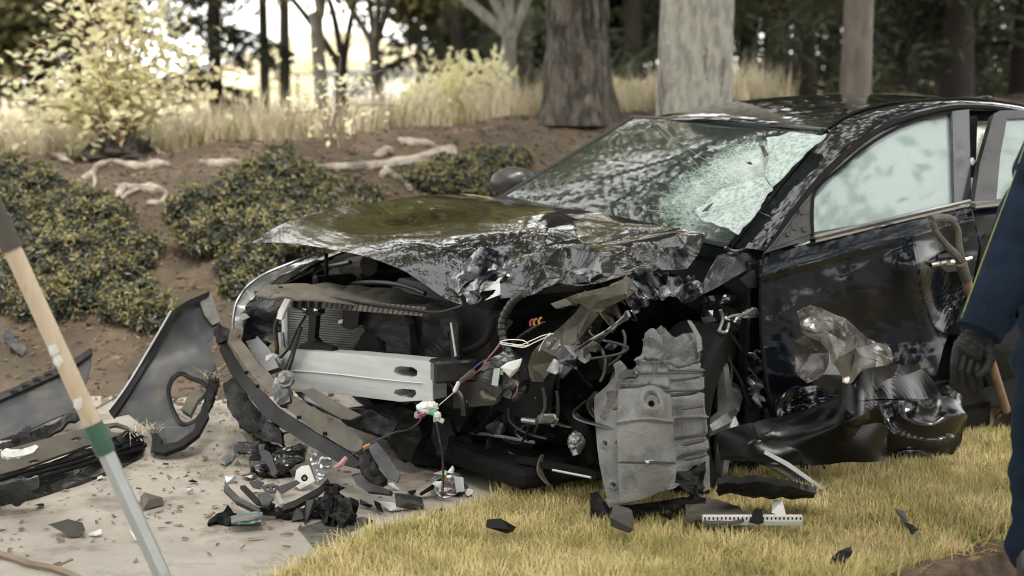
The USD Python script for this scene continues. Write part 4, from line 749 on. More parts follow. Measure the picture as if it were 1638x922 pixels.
# radiator and its frame
rad = FP(.16)
RADI = C.part('radiator', plate([(458, 488), (580, 500), (584, 572), (458, 562)], FP(.175), .02), 'radiator_fin')
fins = []
for k in range(20):
    y0, y1 = 490 + k * 3.75, 500 + k * 3.75
    fins.append(tube(np.array([rad(460, y0), rad(584, y1)]), .0036, 4))
FN = C.part('cooling_fins', cat(fins), 'radiator_fin', under=RADI, kind='stuff')
C.part('radiator_tank', tube(fpts([(455, 488), (456, 566)], .15), .012, 6), 'grey_metal', under=RADI)
C.part('fan_shroud', plate([(566, 494), (640, 500), (652, 520), (655, 574), (560, 570), (570, 545), (586, 530), (572, 515)], FP(.12), .03, 14, crumple(6, .02, 5), holes=[[(575, 558), (584, 545), (600, 540), (612, 548), (616, 562), (600, 566)]]), 'black_plastic')
C.part('fan_hub', tube(fpts([(600, 552), (600, 552.5)], .13) + np.array([[0, 0, 0], [.0, .05, 0]]), [.06, .055], 16), 'rubber')
C.part('radiator_bracket', plate([(548, 496), (575, 498), (572, 520), (558, 528), (546, 522)], FP(.10), .02), 'black_plastic')
C.part('white_mark', plate([(541, 513), (548, 511), (547, 517), (541, 518)], FP(.098), .003), 'white_plastic')
# upper cross panel with its slotted apron
up = lambda a, b: K(a, b, z=.815 - .00022 * (a - 412) + .0006 * (470 - b))
C.part('upper_cross_panel', plate([(408, 466), (425, 456), (442, 450), (480, 452), (520, 448), (560, 455), (640, 462), (705, 474), (742, 488), (700, 499), (640, 490), (600, 486), (520, 476), (430, 472)], up, .006, 9, crumple(7, .02, 3, 2), holes=[[(444, 455), (452, 453), (454, 458), (446, 459)]]), 'tan_dusty', smooth=40)
ap = FP(.0)
for k in range(9):                                                    # slats of the apron, each a tongue of plastic
    x = 412 + k * 5.6; y = 469 + .1 * k
    C.part('apron_slat', plate([(x, y), (x + 3.7, y + .4), (x + 1.5, y + 12 - abs(k - 4) * .3), (x - 2.4, y + 11.5)], FP(.03), .004), 'dusty_plastic')
for k in range(20):
    x = 519 + k * 8.2; y = 477 + .75 * k
    C.part('apron_slat', plate([(x, y), (x + 6.2, y + .6), (x + 1, y + 17 - .1 * k), (x - 5.4, y + 16.2 - .1 * k)], FP(.02), .005), 'tan_dusty')
C.part('panel_lip', tube(fpts([(408, 468), (460, 472), (520, 476), (600, 488), (690, 500), (740, 490)], .02), .006, 5, 30), 'black_plastic')
C.part('panel_apron', plate([(462, 474), (520, 478), (512, 494), (505, 500), (470, 494)], FP(.04), .03), 'black_plastic')
for k in range(4): C.part('panel_rib', plate([(466 + k * 13, 476), (469 + k * 13, 476), (468 + k * 13, 492), (465 + k * 13, 492)], FP(.03), .02), 'dusty_plastic')
# latch post with two bolts
LP = C.part('latch_post', plate([(484, 488), (514, 490), (512, 502), (506, 506), (503, 540), (510, 548), (530, 556), (534, 566), (480, 562), (482, 552), (492, 546), (494, 506), (484, 500)], FP(.05), .022, 12), 'black_plastic')
for a, b in ((489, 495), (507, 496)): C.part('bolt', lathe([(0, 0), (.009, 0), (.010, .004), (.006, .011), (0, .012)], FP(.045)(a, b), CARM @ [1, 0, .2], 10), 'chrome', under=LP)
C.part('post_foot', plate([(478, 552), (500, 546), (530, 556), (532, 565), (478, 562)], FP(.03), .03), 'black_plastic', under=LP)
for k, (P, r, m) in enumerate([([(488, 506), (474, 530), (462, 556), (448, 572)], .006, 'wire_black'), ([(482, 524), (473, 556), (463, 590), (456, 604)], .005, 'wire_black'), ([(480, 524), (466, 566), (452, 600)], .004, 'dusty_plastic')]):
    C.part('strut_cable', tube(fpts(P, -.03), r, 6, 16), m)
C.part('hanging_connector', plate([(457, 474), (468, 472), (463, 482), (456, 496), (450, 512), (442, 510), (446, 496)], FP(-.01), .012, 8), 'white_plastic')
C.part('hanging_cable', tube(fpts([(444, 512), (440, 530), (443, 556), (441, 574)], -.005), .008, 7, 12), 'wire_black')
C.part('cable_plug', lump(FP(-.03)(438, 577), (.03, .02, .025), 3, .3), 'white_plastic')
C.part('cable_sleeve', tube(fpts([(449, 532), (451, 556)], .01), .012, 8), 'steel_bracket')
# passenger's headlamp and front corner of the wing
hl = lambda a, b: K(a, b, y=-.84 + .00075 * (a - 372))
HL = C.part('headlamp', plate([(373, 524), (376, 494), (392, 464), (420, 442), (462, 424), (512, 406), (506, 416), (462, 436), (432, 452), (408, 474), (396, 492), (384, 503), (394, 502), (400, 508), (386, 514), (390, 528)], hl, .02, 7, crumple(5, .012, 2)), 'lens_clear', smooth=50)
C.part('lamp_rim', tube(np.array([hl(a, b) - ray(a, b) * .008 for a, b in ((373, 526), (376, 494), (392, 463), (420, 441), (462, 423), (514, 404))]), .006, 6, 40), 'chrome', under=HL)
C.part('lamp_body', plate([(386, 500), (404, 480), (440, 470), (452, 490), (444, 548), (396, 544), (384, 526)], FP(.14), .03, 12, crumple(6, .05, 7)), 'black_gloss', under=HL)
C.part('wing_brace', tube(np.array([hl(a, b) + ray(a, b) * .05 for a, b in ((430, 462), (450, 446), (490, 428), (512, 420))]), .012, 6, 16), 'black_gloss')
# under the bonnet, passenger's side
C.part('washer_filler', tube([K(520, 438, x=-.55), K(545, 432, x=-.6), K(568, 430, x=-.6)], [.022, .028, .026], 10, 8), 'dusty_plastic')
C.part('air_duct', tube([K(556, 430, x=-.6), K(590, 424, x=-.62)], .042, 12), 'grip_worn')
C.part('coolant_bottle', lump(K(556, 444, x=-.62), (.09, .07, .055), 7, .2), 'pale_trim')
C.part('bonnet_stay', tube([K(522, 408, x=-.42), K(522, 440, x=-.45)], .008, 6), 'black_plastic')
C.part('orange_tag', box(K(516, 395, x=-.42), (.02, .02, .008), None, .003), 'wire_orange')
for k, P in enumerate([[(500, 440), (510, 430), (530, 426), (560, 420)], [(480, 448), (484, 440), (490, 436)], [(560, 455), (600, 452), (640, 456), (680, 470)], [(580, 440), (572, 455), (575, 466)]]):
    C.part('engine_hose', tube(np.array([K(a, b, x=-.5 - .03 * k) for a, b in P]), .009, 7, 16), 'wire_black' if k != 1 else 'wire_white')
# driver's side of the bay: rails, boxes, pipes
C.part('lamp_support', plate([(640, 500), (708, 502), (716, 560), (730, 600), (700, 604), (690, 580), (660, 575), (655, 520)], FP(.16), .02, 14, crumple(5, .04, 2)), 'black_plastic')
C.part('support_post', plate([(702, 498), (722, 500), (732, 520), (735, 572), (722, 576), (716, 530), (704, 520)], FP(.06), .02, 10, crumple(8, .01, 3)), 'black_plastic')
C.part('support_edge', tube(fpts([(721, 516), (729, 570)], .045), .004, 5), 'grey_metal')
C.part('crash_box', cat(box(FP(.05)(725, 592), (.15, .08, .075), CARM @ rot(0, 0, -.3), .008)), 'black_gloss')
C.part('air_box', plate([(740, 505), (790, 500), (820, 515), (800, 545), (765, 552), (738, 540)], FP(.26), .08, 12, crumple(5, .03, 4, 2)), 'black_plastic')
rl = FP(.20)
C.part('chassis_rail', plate([(838, 590), (852, 565), (880, 535), (912, 505), (940, 480), (985, 462), (1003, 454), (1004, 476), (970, 492), (945, 520), (920, 552), (890, 585), (868, 612), (846, 612)], rl, .06, 5, facet(34, .02, 6)), 'bare_rail', smooth=20)
C.part('rail_flange', plate([(880, 486), (925, 470), (1000, 452), (1003, 470), (950, 484), (920, 486), (890, 494)], FP(.14), .012, 6, facet(30, .012, 8)), 'bare_rail', smooth=20)
C.part('wing_rail', plate([(890, 592), (930, 560), (985, 520), (1003, 496), (1006, 508), (960, 548), (930, 575), (905, 606)], FP(.12), .012, 6, facet(24, .02, 3)), 'frame_grey', smooth=20)
C.part('rail_tear', tube(fpts([(905, 575), (940, 548), (972, 528), (998, 506)], .09), [.003, .006, .004, .002], 5, 20), 'torn_metal')
for k, (a, b, s) in enumerate(((903, 590, .05), (915, 585, .035), (928, 580, .03), (960, 568, .02), (894, 598, .03))): C.part('bent_bracket', shard(FP(.12)(a, b), s, 20 + k, .4), 'torn_metal' if k % 2 else 'steel_bracket')
C.part('cross_member', plate([(818, 590), (880, 590), (960, 576), (965, 600), (900, 628), (842, 636), (822, 620)], FP(.30), .06, 12, crumple(4, .03, 2)), 'black_plastic')
C.part('condenser_lower', plate([(724, 612), (760, 600), (805, 622), (790, 648), (725, 654)], FP(.14), .02, 10), 'dusty_plastic')
C.part('oil_pan', plate([(744, 694), (850, 706), (852, 714), (840, 742), (760, 744), (752, 720)], FP(.26), .16, 9, crumple(6, .02, 4)), 'rubber')
C.part('pan_rim', tube(fpts([(742, 692), (800, 698), (855, 708)], .25), .006, 5, 12), 'grey_metal')
C.part('gearbox_cover', lathe([(0, .05), (.03, .05), (.035, .035), (.055, .03), (.06, .0), (.075, -.01), (.08, -.06)], FP(.28)(848, 648), CARM @ [.9, .3, 0], 24), 'black_plastic')
C.part('gearbox_housing', lump(FP(.38)(870, 655), (.16, .14, .13), 5, .25), 'black_plastic')
C.part('sump_body', lump(FP(.40)(790, 660), (.2, .16, .12), 6, .3), 'rubber')
C.part('drive_shaft', tube(fpts([(900, 655), (935, 700), (948, 742)], .24), [.02, .03, .02], 8, 12), 'rubber')
C.part('ball_joint', lump(FP(.20)(922, 708), (.028, .028, .035), 3, .3), 'steel_bracket')
C.part('lower_arm', tube(fpts([(830, 735), (900, 748), (960, 762)], .10), .02, 6, 10, prof=[(-1, -.4), (1, -.4), (1, .4), (-1, .4)]), 'rubber')
C.part('sill_edge', tube(fpts([(884, 752), (945, 764)], .03), .004, 5), 'grey_metal')
hoses = [([(838, 470), (815, 490), (803, 520), (806, 545), (818, 570), (832, 600), (836, 620), (822, 638)], .013, 'wire_black', .03), ([(806, 500), (800, 530), (815, 560), (840, 590), (843, 615), (838, 628)], .010, 'rubber', .05),
         ([(790, 505), (780, 540), (750, 560), (730, 566)], .012, 'rubber', .10), ([(868, 620), (872, 650), (862, 670), (845, 676)], .006, 'dusty_plastic', .15), ([(890, 625), (893, 660), (885, 676), (855, 674)], .006, 'wire_black', .15),
         ([(700, 600), (716, 610), (740, 640), (742, 665)], .010, 'wire_black', .05), ([(760, 690), (790, 660), (800, 640)], .012, 'rubber', .22)]
for P, r, m, o in hoses:
    q = fpts(P, o); h = tube(q, r, 10, 60)
    if r > .0125: v = np.array(h.vertices); c = np.repeat(smoothpath(q, 60), 10, 0); k = np.arange(60).repeat(10); v[:600] = c + (v[:600] - c) * (1 + .12 * np.sin(k * 2.1))[:, None]; h = trimesh.Trimesh(v, h.faces, process=False)
    C.part('engine_hose', h, m, smooth=60)
C.part('hose_clip', tube(fpts([(836, 672), (858, 675)], .13), .010, 8), 'steel_bracket')
C.part('shaft_bolt', tube(fpts([(918, 716), (922, 728)], .19), .014, 6), 'steel_bracket')
# control module hanging in its wiring
mp = FP(-.02)
EC = C.part('control_module', plate([(772, 578), (784, 574), (812, 580), (826, 592), (830, 612), (820, 624), (790, 622), (772, 612), (768, 596)], mp, .05, 10, crumple(10, .012, 3, 2)), 'black_gloss')
C.part('module_label', plate([(790, 590), (800, 589), (796, 618), (786, 616)], FP(-.026), .003), 'grey_metal', under=EC)
C.part('module_socket', plate([(801, 592), (806, 592), (804, 600), (800, 600)], FP(-.028), .004), 'wire_green', under=EC)
C.part('module_bracket', plate([(778, 576), (800, 566), (818, 572), (816, 592), (800, 586)], FP(-.01), .01, 7, crumple(14, .02, 4)), 'steel_bracket', under=EC)
C.part('module_cap', shard(FP(-.03)(816, 606), .03, 4, .5), 'white_plastic', under=EC)
C.part('copper_coil', tube(fpts([(772, 626), (780, 636), (796, 640)], .0), [.012, .018, .010], 8, 8), 'bare_rail')
wires = [([(800, 548), (830, 552), (850, 545), (872, 536), (885, 534)], 'wire_white', 0), ([(800, 550), (835, 556), (855, 548), (880, 536)], 'wire_white', 1), ([(800, 547), (838, 545), (845, 551), (820, 552)], 'wire_white', 0), ([(880, 533), (870, 545), (862, 562)], 'wire_white', 0),
         ([(800, 548), (790, 562), (780, 574), (770, 590), (752, 600)], 'wire_pink', 0), ([(802, 550), (788, 566), (776, 578)], 'wire_red', 1), ([(776, 576), (764, 584), (756, 592), (748, 604)], 'wire_blue', 0), ([(778, 580), (764, 594), (750, 606)], 'wire_red', 1),
         ([(826, 610), (828, 622), (824, 630)], 'wire_pink', 0), ([(830, 612), (826, 626), (822, 636)], 'wire_red', 1), ([(728, 626), (712, 640), (700, 650), (690, 656)], 'wire_white', 0)]
for P, m, k in wires: C.part('loose_wire', tube(fpts(P, -.035 - .006 * k), .0017, 5, 18), m)
C.part('wire_sleeve', tube(fpts([(757, 594), (738, 610)], -.04), .010, 8), 'grip_worn')
C.part('wire_sleeve', tube(fpts([(734, 612), (727, 626)], -.04), .007, 8), 'white_plastic')
for k, (a, b, m) in enumerate(((866, 508, 'wire_orange'), (858, 510, 'wire_orange'), (852, 511, 'wire_red'))): C.part('loose_wire', tube(fpts([(a, b), (a - 4, b + 7), (a - 3, b + 11)], .1), .004, 5, 8), m)
C.part('ground_strap', tube(fpts([(882, 540), (884, 548), (878, 556), (874, 552)], .06), .006, 5, 10), 'bare_rail')
# plug cluster at the end of the beam, with the cable to the broken lamp and the fallen unit
PC = C.part('plug_cluster', cat(lump(FP(-.06)(684, 652), (.034, .025, .022), 4, .4)), 'white_plastic')
for a, b, m in ((676, 662, 'wire_red'), (668, 664, 'wire_pink'), (672, 656, 'wire_blue'), (694, 660, 'wire_green'), (690, 650, 'white_plastic'), (700, 664, 'white_plastic')): C.part('plug', lump(FP(-.075)(a, b), (.012, .010, .012), int(a), .4, sub=2), m, under=PC)
C.part('plug', box(FP(-.06)(696, 668), (.012, .012, .03), None, .003), 'white_plastic', under=PC); C.part('plug', box(FP(-.06)(704, 672), (.026, .014, .016), rot(0, .5, .4), .003), 'white_plastic', under=PC)
C.part('bundle_post', plate([(690, 672), (706, 668), (716, 700), (712, 725), (698, 728), (690, 700)], FP(.02), .03, 9, crumple(9, .02, 3)), 'black_plastic')
C.part('lower_mount', plate([(596, 664), (640, 650), (660, 660), (672, 700), (655, 738), (630, 735), (610, 700)], FP(.06), .05, 12, crumple(6, .04, 9)), 'black_plastic')
C.part('lower_mount', plate([(700, 600), (735, 596), (760, 640), (742, 690), (700, 690), (690, 640)], FP(.20), .05, 12, crumple(6, .04, 2)), 'black_plastic')
C.part('skid_panel', plate([(660, 690), (700, 700), (742, 700), (752, 742), (720, 748), (650, 740)], FP(.18), .03, 12, crumple(6, .04, 4)), 'rubber')
# torn metal and cables in the driver's wheel arch
hp0 = lambda y: (lambda a, b: K(a, b, y=y))
C.part('arch_plate', plate([(1130, 470), (1215, 430), (1222, 520), (1232, 660), (1160, 680), (1130, 600)], hp0(.66), .01, 14, crumple(5, .06, 3)), 'rubber')
C.part('arch_plate', plate([(1120, 480), (1160, 470), (1215, 480), (1220, 560), (1180, 580), (1140, 540)], hp0(.74), .004, 10, crumple(8, .05, 6)), 'black_gloss')
C.part('hinge_bracket', tube(Ks([(1160, 512), (1170, 506), (1190, 502), (1208, 494), (1212, 505), (1196, 502), (1180, 508), (1174, 516)], .84), .005, 5, 30), 'steel_bracket')
C.part('hinge_bracket', plate([(1190, 500), (1206, 492), (1214, 508), (1200, 510), (1184, 508)], hp0(.845), .005, 6, crumple(20, .012, 3)), 'steel_bracket')
C.part('hinge_bracket', tube(Ks([(1152, 496), (1156, 512), (1150, 530), (1160, 532), (1166, 516)], .83), .006, 5, 20), 'steel_bracket')
C.part('door_hinge', plate([(1200, 565), (1222, 560), (1222, 590), (1212, 600), (1202, 590)], hp0(.84), .01, 4, facet(9, .025, 5)), 'torn_metal', smooth=15)
C.part('door_hinge', plate([(1196, 606), (1210, 596), (1218, 620), (1224, 640), (1222, 658), (1210, 640), (1200, 622)], hp0(.85), .008, 4, facet(9, .025, 8)), 'torn_metal', smooth=15)
C.part('hinge_post', tube(Ks([(1192, 520), (1188, 560), (1206, 640)], .80), .016, 6, 12, prof=[(-1, -.4), (1, -.4), (1, .4), (-1, .4)]), 'black_plastic')
for P in ([(1164, 530), (1178, 548), (1190, 566)], [(1140, 546), (1160, 560), (1170, 590), (1166, 640)], [(1150, 560), (1180, 600), (1200, 650)]): C.part('arch_cable', tube(Ks(P, .80), .006, 6, 14), 'wire_black')
C.part('sill', carbox(-2.6, -1.32, .62, .80, .20, .33, .02), 'rubber'); C.part('sill', carbox(-2.6, -1.32, -.80, -.62, .20, .33, .02), 'rubber')
C.part('door_lower_edge', plate([(1236, 640), (1270, 620), (1310, 618), (1340, 632), (1300, 652), (1240, 668)], hp0(.90), .006, 8, crumple(8, .03, 5)), 'dark_paint_door')

# more torn pieces hanging between the beam and the liner
g = R3(808)
for k in range(34):
    a, b = (g.uniform(860, 1010), g.uniform(500, 640)) if k < 18 else (g.uniform(735, 950), g.uniform(600, 735)); o = FP(g.uniform(.08, .24))
    if k % 3 == 0: C.part('torn_strip', tube(np.array([o(a, b), o(a + g.normal() * 20, b + g.uniform(8, 26)), o(a + g.normal() * 34, b + g.uniform(26, 52))]), [.009, .014, .006], 5, 12, prof=[(-1, -.25), (0, -.4), (1, -.2), (.9, .2), (-.9, .2)]), ['frame_grey', 'bare_rail', 'black_gloss'][k // 3 % 3])
    elif k % 3 == 1: q = np.array([(a, b), (a + g.normal() * 18, b + g.uniform(10, 30)), (a + g.normal() * 30, b + g.uniform(20, 60))]); C.part('torn_cable', tube(np.array([o(*x) for x in q]), .0045, 6, 16), ['wire_black', 'rubber', 'dusty_plastic'][k // 3 % 3])
    else: r_ = g.uniform(8, 22); C.part('torn_plate', plate([(a + r_ * math.cos(t) * g.uniform(.5, 1.1), b + .8 * r_ * math.sin(t) * g.uniform(.5, 1.1)) for t in np.linspace(0, 5.5, 7)], o, .006, 4, facet(12, .02, k)), ['frame_grey', 'bare_rail', 'steel_bracket', 'black_gloss'][k // 3 % 4], smooth=20)
# ---------------------------------------------------------------- wheel arch liner hanging to the grass
lin = relief([(1090, 515, 5.25), (1040, 540, 5.17), (1130, 540, 5.2), (960, 640, 5.16), (1000, 640, 5.05), (1060, 650, 4.99), (1120, 640, 5.05), (1148, 640, 5.12), (975, 790, 5.04), (1010, 740, 4.98), (1060, 740, 4.94), (1090, 720, 5.02), (1145, 780, 5.08), (1060, 600, 5.06)])
def ldisp(P):
    px = pix(P); a, b = px[:, 0], px[:, 1]; o = np.zeros(len(P))
    for k, (x0, y0, x1, y1, w, h) in enumerate([(1004, 599, 1138, 597, 2.2, -.006), (1002, 625, 1138, 625, 2.2, -.006), (1003, 627, 1136, 622, 2.5, -.012), (1000, 680, 1140, 668, 2.5, .006), (1085, 712, 1142, 700, 5, -.007), (1085, 736, 1142, 724, 5, -.007), (1004, 740, 1080, 742, 1.5, -.005), (1028, 548, 1130, 560, 2, .01), (1030, 566, 1132, 570, 2, -.012), (1022, 580, 1132, 588, 2, .01), (1064, 556, 1040, 622, 1.7, .008), (1000, 600, 968, 668, 1.8, .012), (1132, 596, 1136, 690, 1.6, .007), (1018, 596, 978, 640, 2, .008)]):
        u = np.array([x1 - x0, y1 - y0], float); L = np.hypot(*u); u /= L; t = (a - x0) * u[0] + (b - y0) * u[1]; dd = np.abs((a - x0) * -u[1] + (b - y0) * u[0])
        o += 2. * h * np.exp(-(dd / (w * .8)) ** 2) * ((t > -3) & (t < L + 3))
    o += .035 * sm((a - 992) / 9) * sm((1090 - a) / 60) * sm((b - 600) / 30) - .030 * sm((a - 1072 - .1 * (b - 650)) / 8)      # proud middle band
    r = np.hypot((a - 1045) / 1., (b - 652) / 1.3); o += .045 * np.exp(-(r / 17) ** 4) - .05 * np.exp(-(r / 6) ** 4)
    o += .02 * np.exp(-((a - 1035) / 22) ** 2 - ((b - 690) / 30) ** 2) - .02 * np.exp(-((a - 1090) / 12) ** 2 - ((b - 690) / 24) ** 2)
    for x, y in ((983, 776), (969, 710)): r = np.hypot(a - x, b - y); o += .008 * np.exp(-(r / 9) ** 4) - .03 * np.exp(-(r / 3) ** 4)
    top = np.clip((600 - b) / 60, 0, 1); o += crumple(9, .09, 4)(P) * top + (fbm(P * 11, 3, 6) - .5) * .012
    return o
LN = Thing('wheel_arch_liner', 'ribbed grey felt wheel arch liner hanging torn in front of the wheel arch', 'liner', lin(1050, 800) * [1, 1, 0], 0)
LN.part('liner_sheet', plate([(1064, 512), (1096, 514), (1118, 528), (1126, 552), (1128, 575), (1136, 600), (1140, 640), (1144, 720), (1146, 782), (1136, 786), (1130, 745), (1122, 742), (1110, 752), (1082, 754), (1078, 772), (1056, 776), (1036, 790), (1000, 802), (972, 800), (964, 770), (954, 712), (950, 660), (952, 634), (970, 618), (984, 600), (982, 585), (990, 574), (1000, 585), (1004, 600), (1020, 578), (1028, 568), (1012, 575), (1030, 548), (1036, 524)], lin, .005, 2.5, ldisp, holes=[[(981, 773), (984, 773), (985, 777), (982, 778)], [(967, 708), (970, 708), (971, 712), (968, 712)]]), 'liner_felt', smooth=40)
LN.part('liner_flap', plate([(968, 798), (1000, 790), (1030, 788), (1080, 772), (1092, 776), (1050, 790), (1010, 806), (975, 812)], off(lin, .03), .005, 6, crumple(9, .02, 4)), 'liner_felt')
LN.part('broken_tail', plate([(1082, 756), (1112, 752), (1134, 738), (1132, 780), (1126, 800), (1110, 802), (1098, 790), (1090, 776)], off(lin, .0), .006, 6, crumple(9, .04, 6), holes=[[(1110, 778), (1120, 776), (1118, 782), (1110, 783)]]), 'black_plastic')
LN.part('liner_strip', plate([(1100, 514), (1106, 514), (1122, 540), (1126, 556), (1118, 560), (1114, 540)], off(lin, .03), .004, 5, crumple(12, .02, 9)), 'liner_felt')
for a, b in ((1042, 646),): LN.part('fixing_socket', lathe([(.010, .02), (.022, .02), (.027, .0), (.032, -.03), (.03, -.04), (.012, -.01), (.010, .02)], lin(a, b) - ray(a, b) * .052, -ray(a, b), 20), 'liner_felt', smooth=40)
for k, (a, b) in enumerate(((1039, 738), (1076, 756), (1034, 740))): LN.part('glass_chip', shard(off(lin, .045)(a, b), .008, 50 + k), 'white_plastic')
for (x0, y0, x1, y1, w) in ((1008, 627, 1124, 624, .0045), (1088, 655, 1128, 649, .005), (1090, 712, 1130, 703, .007), (1092, 736, 1132, 727, .007), (1008, 598, 1122, 596, .003), (980, 655, 996, 650, .006), (984, 708, 1002, 702, .006), (994, 744, 1006, 746, .006), (1002, 742, 1078, 744, .002), (1048, 575, 1040, 620, .003)):  # dark tubes standing in for the shade in the moulded grooves
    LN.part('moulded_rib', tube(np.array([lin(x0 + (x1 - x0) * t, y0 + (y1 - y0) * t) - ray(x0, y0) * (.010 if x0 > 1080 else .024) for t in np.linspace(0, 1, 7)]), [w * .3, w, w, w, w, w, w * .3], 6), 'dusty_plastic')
# ---------------------------------------------------------------- torn pieces on the grass under and beside the liner
def gp(a, b, z=.0): return G(a, b, z)
def gat(z0, slope=0., ref=800): return lambda a, b: G(a, b, np.maximum(.004, z0 + slope * (ref - b)))
def piece(name, pts, at, m, label, catg='car part', th=.004, seg=8, disp=None, group=None, holes=(), smooth=35):
    return single(name, plate(pts, at, th, seg, disp, holes), m, label, catg, group, smooth=smooth)
def stand(d): return relief([(0, 400, d), (1000, 400, d), (0, 900, d), (1000, 900, d)])
def lean_up(px, py, back): p = G(px, py, .065); return plane(p, p + np.array([1, 0, 0]), p + np.array([0, back, 1.]))
def lean(px, py, back=.5, side=0.):                                    # a face that stands on the ground at this pixel and leans away
    p = G(px, py); return plane(p, p + np.array([1, side, 0]), p + np.array([0, back, 1.]))
piece('undertray_strip', [(944, 790), (956, 786), (966, 802), (1000, 808), (1060, 802), (1110, 794), (1130, 798), (1128, 818), (1060, 830), (990, 832), (946, 828)], lean(1000, 846, .35), 'black_plastic', 'long black undertray strip lying at the foot of the grey liner', seg=7, disp=crumple(9, .02, 2))
piece('carpet_scrap', [(1096, 804), (1110, 798), (1150, 795), (1178, 806), (1204, 828), (1180, 832), (1130, 834), (1118, 824), (1098, 826)], gat(.075), 'grip_worn', 'dark speckled scrap of sound mat lying behind the light strip', 'scrap', .01, 7, crumple(7, .02, 3))
lsp = [gp(1124, 829, .075), gp(1283, 829, .075)]
LS = Thing('light_strip', 'thin white daytime light strip with dark dots lying on the lawn', 'light strip', (lsp[0] + lsp[1]) / 2)
LS.part('strip_body', tube(np.array(lsp), .009, 4, prof=[(-1, -.9), (1, -.9), (1, .9), (-1, .9)]), 'white_plastic')
for k in range(24):
    q = lsp[0] + (lsp[1] - lsp[0]) * (k + .5) / 24; LS.part('diode', box(q + np.array([0, -.009, .0015]), (.0055, .004, .008), None, .001), 'black_gloss')
LS.part('strip_rail', tube(np.array(lsp) + [0, -.004, -.014], .006, 4, prof=[(-1, -.9), (1, -.9), (1, .9), (-1, .9)]), 'grey_metal')
piece('black_clip', [(1198, 836), (1204, 826), (1211, 814), (1219, 815), (1222, 836), (1214, 840)], lean_up(1210, 838, .2), 'black_plastic', 'small upright black plastic clip over the middle of the light strip', th=.03)
single('white_chip', shard(gp(1246, 822, .06), .022, 3, .4), 'white_plastic', 'small white plastic chip just above the light strip', 'chip')
piece('grey_trim', [(1217, 728), (1224, 721), (1262, 742), (1300, 768), (1339, 796), (1322, 798), (1296, 790), (1258, 762), (1222, 742)], plane(G(1335, 800), G(1225, 800), G(1225, 800) + np.array([0, .12, .32])), 'dusty_plastic', 'grey blade of trim slanting down to the grass right of the liner', th=.02, seg=9)
piece('trim_rim', [(1224, 720), (1262, 740), (1339, 795), (1332, 796), (1258, 746), (1222, 726)], off(plane(G(1335, 800), G(1225, 800), G(1225, 800) + np.array([0, .12, .32])), .02), 'grey_metal', 'bright narrow rim along the slanting grey trim blade', th=.005)
piece('sill_cover', [(1148, 778), (1200, 776), (1280, 782), (1306, 790), (1302, 800), (1230, 800), (1150, 792)], gat(.07, .004, 800), 'black_plastic', 'flat black sill cover lying on the grass right of the liner', th=.02, seg=9, disp=crumple(8, .02, 6))
piece('bent_bar', [(1192, 768), (1198, 768), (1245, 798), (1240, 800), (1215, 790)], lean(1240, 802, .7), 'grey_metal', 'thin bent bright bar on the flat black sill cover', th=.006)
piece('arch_trim', [(1236, 700), (1262, 708), (1322, 748), (1324, 764), (1300, 758), (1250, 726)], lean(1320, 775, .6), 'rubber', 'dull black arch trim behind the slanting grey blade', th=.012, seg=9, disp=crumple(7, .03, 6))
piece('mount_ear', [(1180, 735), (1188, 700), (1200, 678), (1210, 672), (1220, 680), (1222, 720), (1210, 745)], lean(1200, 770, .3), 'black_plastic', 'upright black mounting ear with a bolt hole beside the liner', th=.012, seg=8, holes=[[(1207, 682), (1212, 680), (1214, 686), (1209, 688)]])
piece('plastic_fan', [(1146, 690), (1150, 676), (1166, 684), (1180, 704), (1188, 736), (1168, 738), (1150, 730)], lean(1168, 765, .4), 'film_black', 'creased clear plastic fan standing at the right of the liner', th=.002, seg=5, disp=crumple(16, .04, 5), smooth=20)
piece('torn_hose', [(1146, 735), (1180, 742), (1210, 734), (1222, 742), (1200, 756), (1150, 756)], lean(1180, 775, .3), 'rubber', 'black rubber hose end lying right of the liner', th=.04, seg=7)
for k, (a, b, s, lb) in enumerate(((988, 852, .05, 'grey broken block on the lawn below the black undertray strip'), (1070, 832, .035, 'small black shard on the lawn below the grey liner'), (808, 852, .03, 'dark clod of plastic on the lawn left of the grey block'), (1448, 842, .03, 'small grey clip on the open lawn at the right'), (1462, 852, .025, 'small black shard beside the grey clip on the open lawn'), (1350, 905, .035, 'dark leaf shaped shard at the bottom of the lawn'))):
    single('broken_shard', shard(gp(a, b, .045), s, 70 + k, .35), ['dusty_plastic', 'black_plastic'][k in (1, 2, 4, 5)], lb, 'shard')
# ---------------------------------------------------------------- black film: sheet over the door and bag on the lawn
fdisp = both(facet(38, .035, 31), facet(18, .009, 5), crumple(9, .02, 5, 1))
fl = relief([(1290, 500, 5.28), (1400, 560, 5.22), (1280, 600, 5.33), (1340, 620, 5.2), (1480, 600, 5.45), (1360, 680, 5.12), (1220, 690, 5.2), (1480, 650, 5.4), (1300, 740, 5.2), (1420, 720, 5.3)])
FS = Thing('plastic_sheet', 'crumpled black plastic sheeting hung over the dented lower door', 'plastic sheet', G(1360, 760))
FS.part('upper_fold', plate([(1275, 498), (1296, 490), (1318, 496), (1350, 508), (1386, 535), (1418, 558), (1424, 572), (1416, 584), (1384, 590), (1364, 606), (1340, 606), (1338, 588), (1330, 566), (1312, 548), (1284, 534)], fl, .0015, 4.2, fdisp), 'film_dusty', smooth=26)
FS.part('side_fold', plate([(1272, 545), (1290, 540), (1312, 552), (1316, 580), (1312, 608), (1296, 618), (1278, 604), (1270, 575)], off(fl, -.04), .0015, 5, fdisp), 'film_dusty', smooth=26)
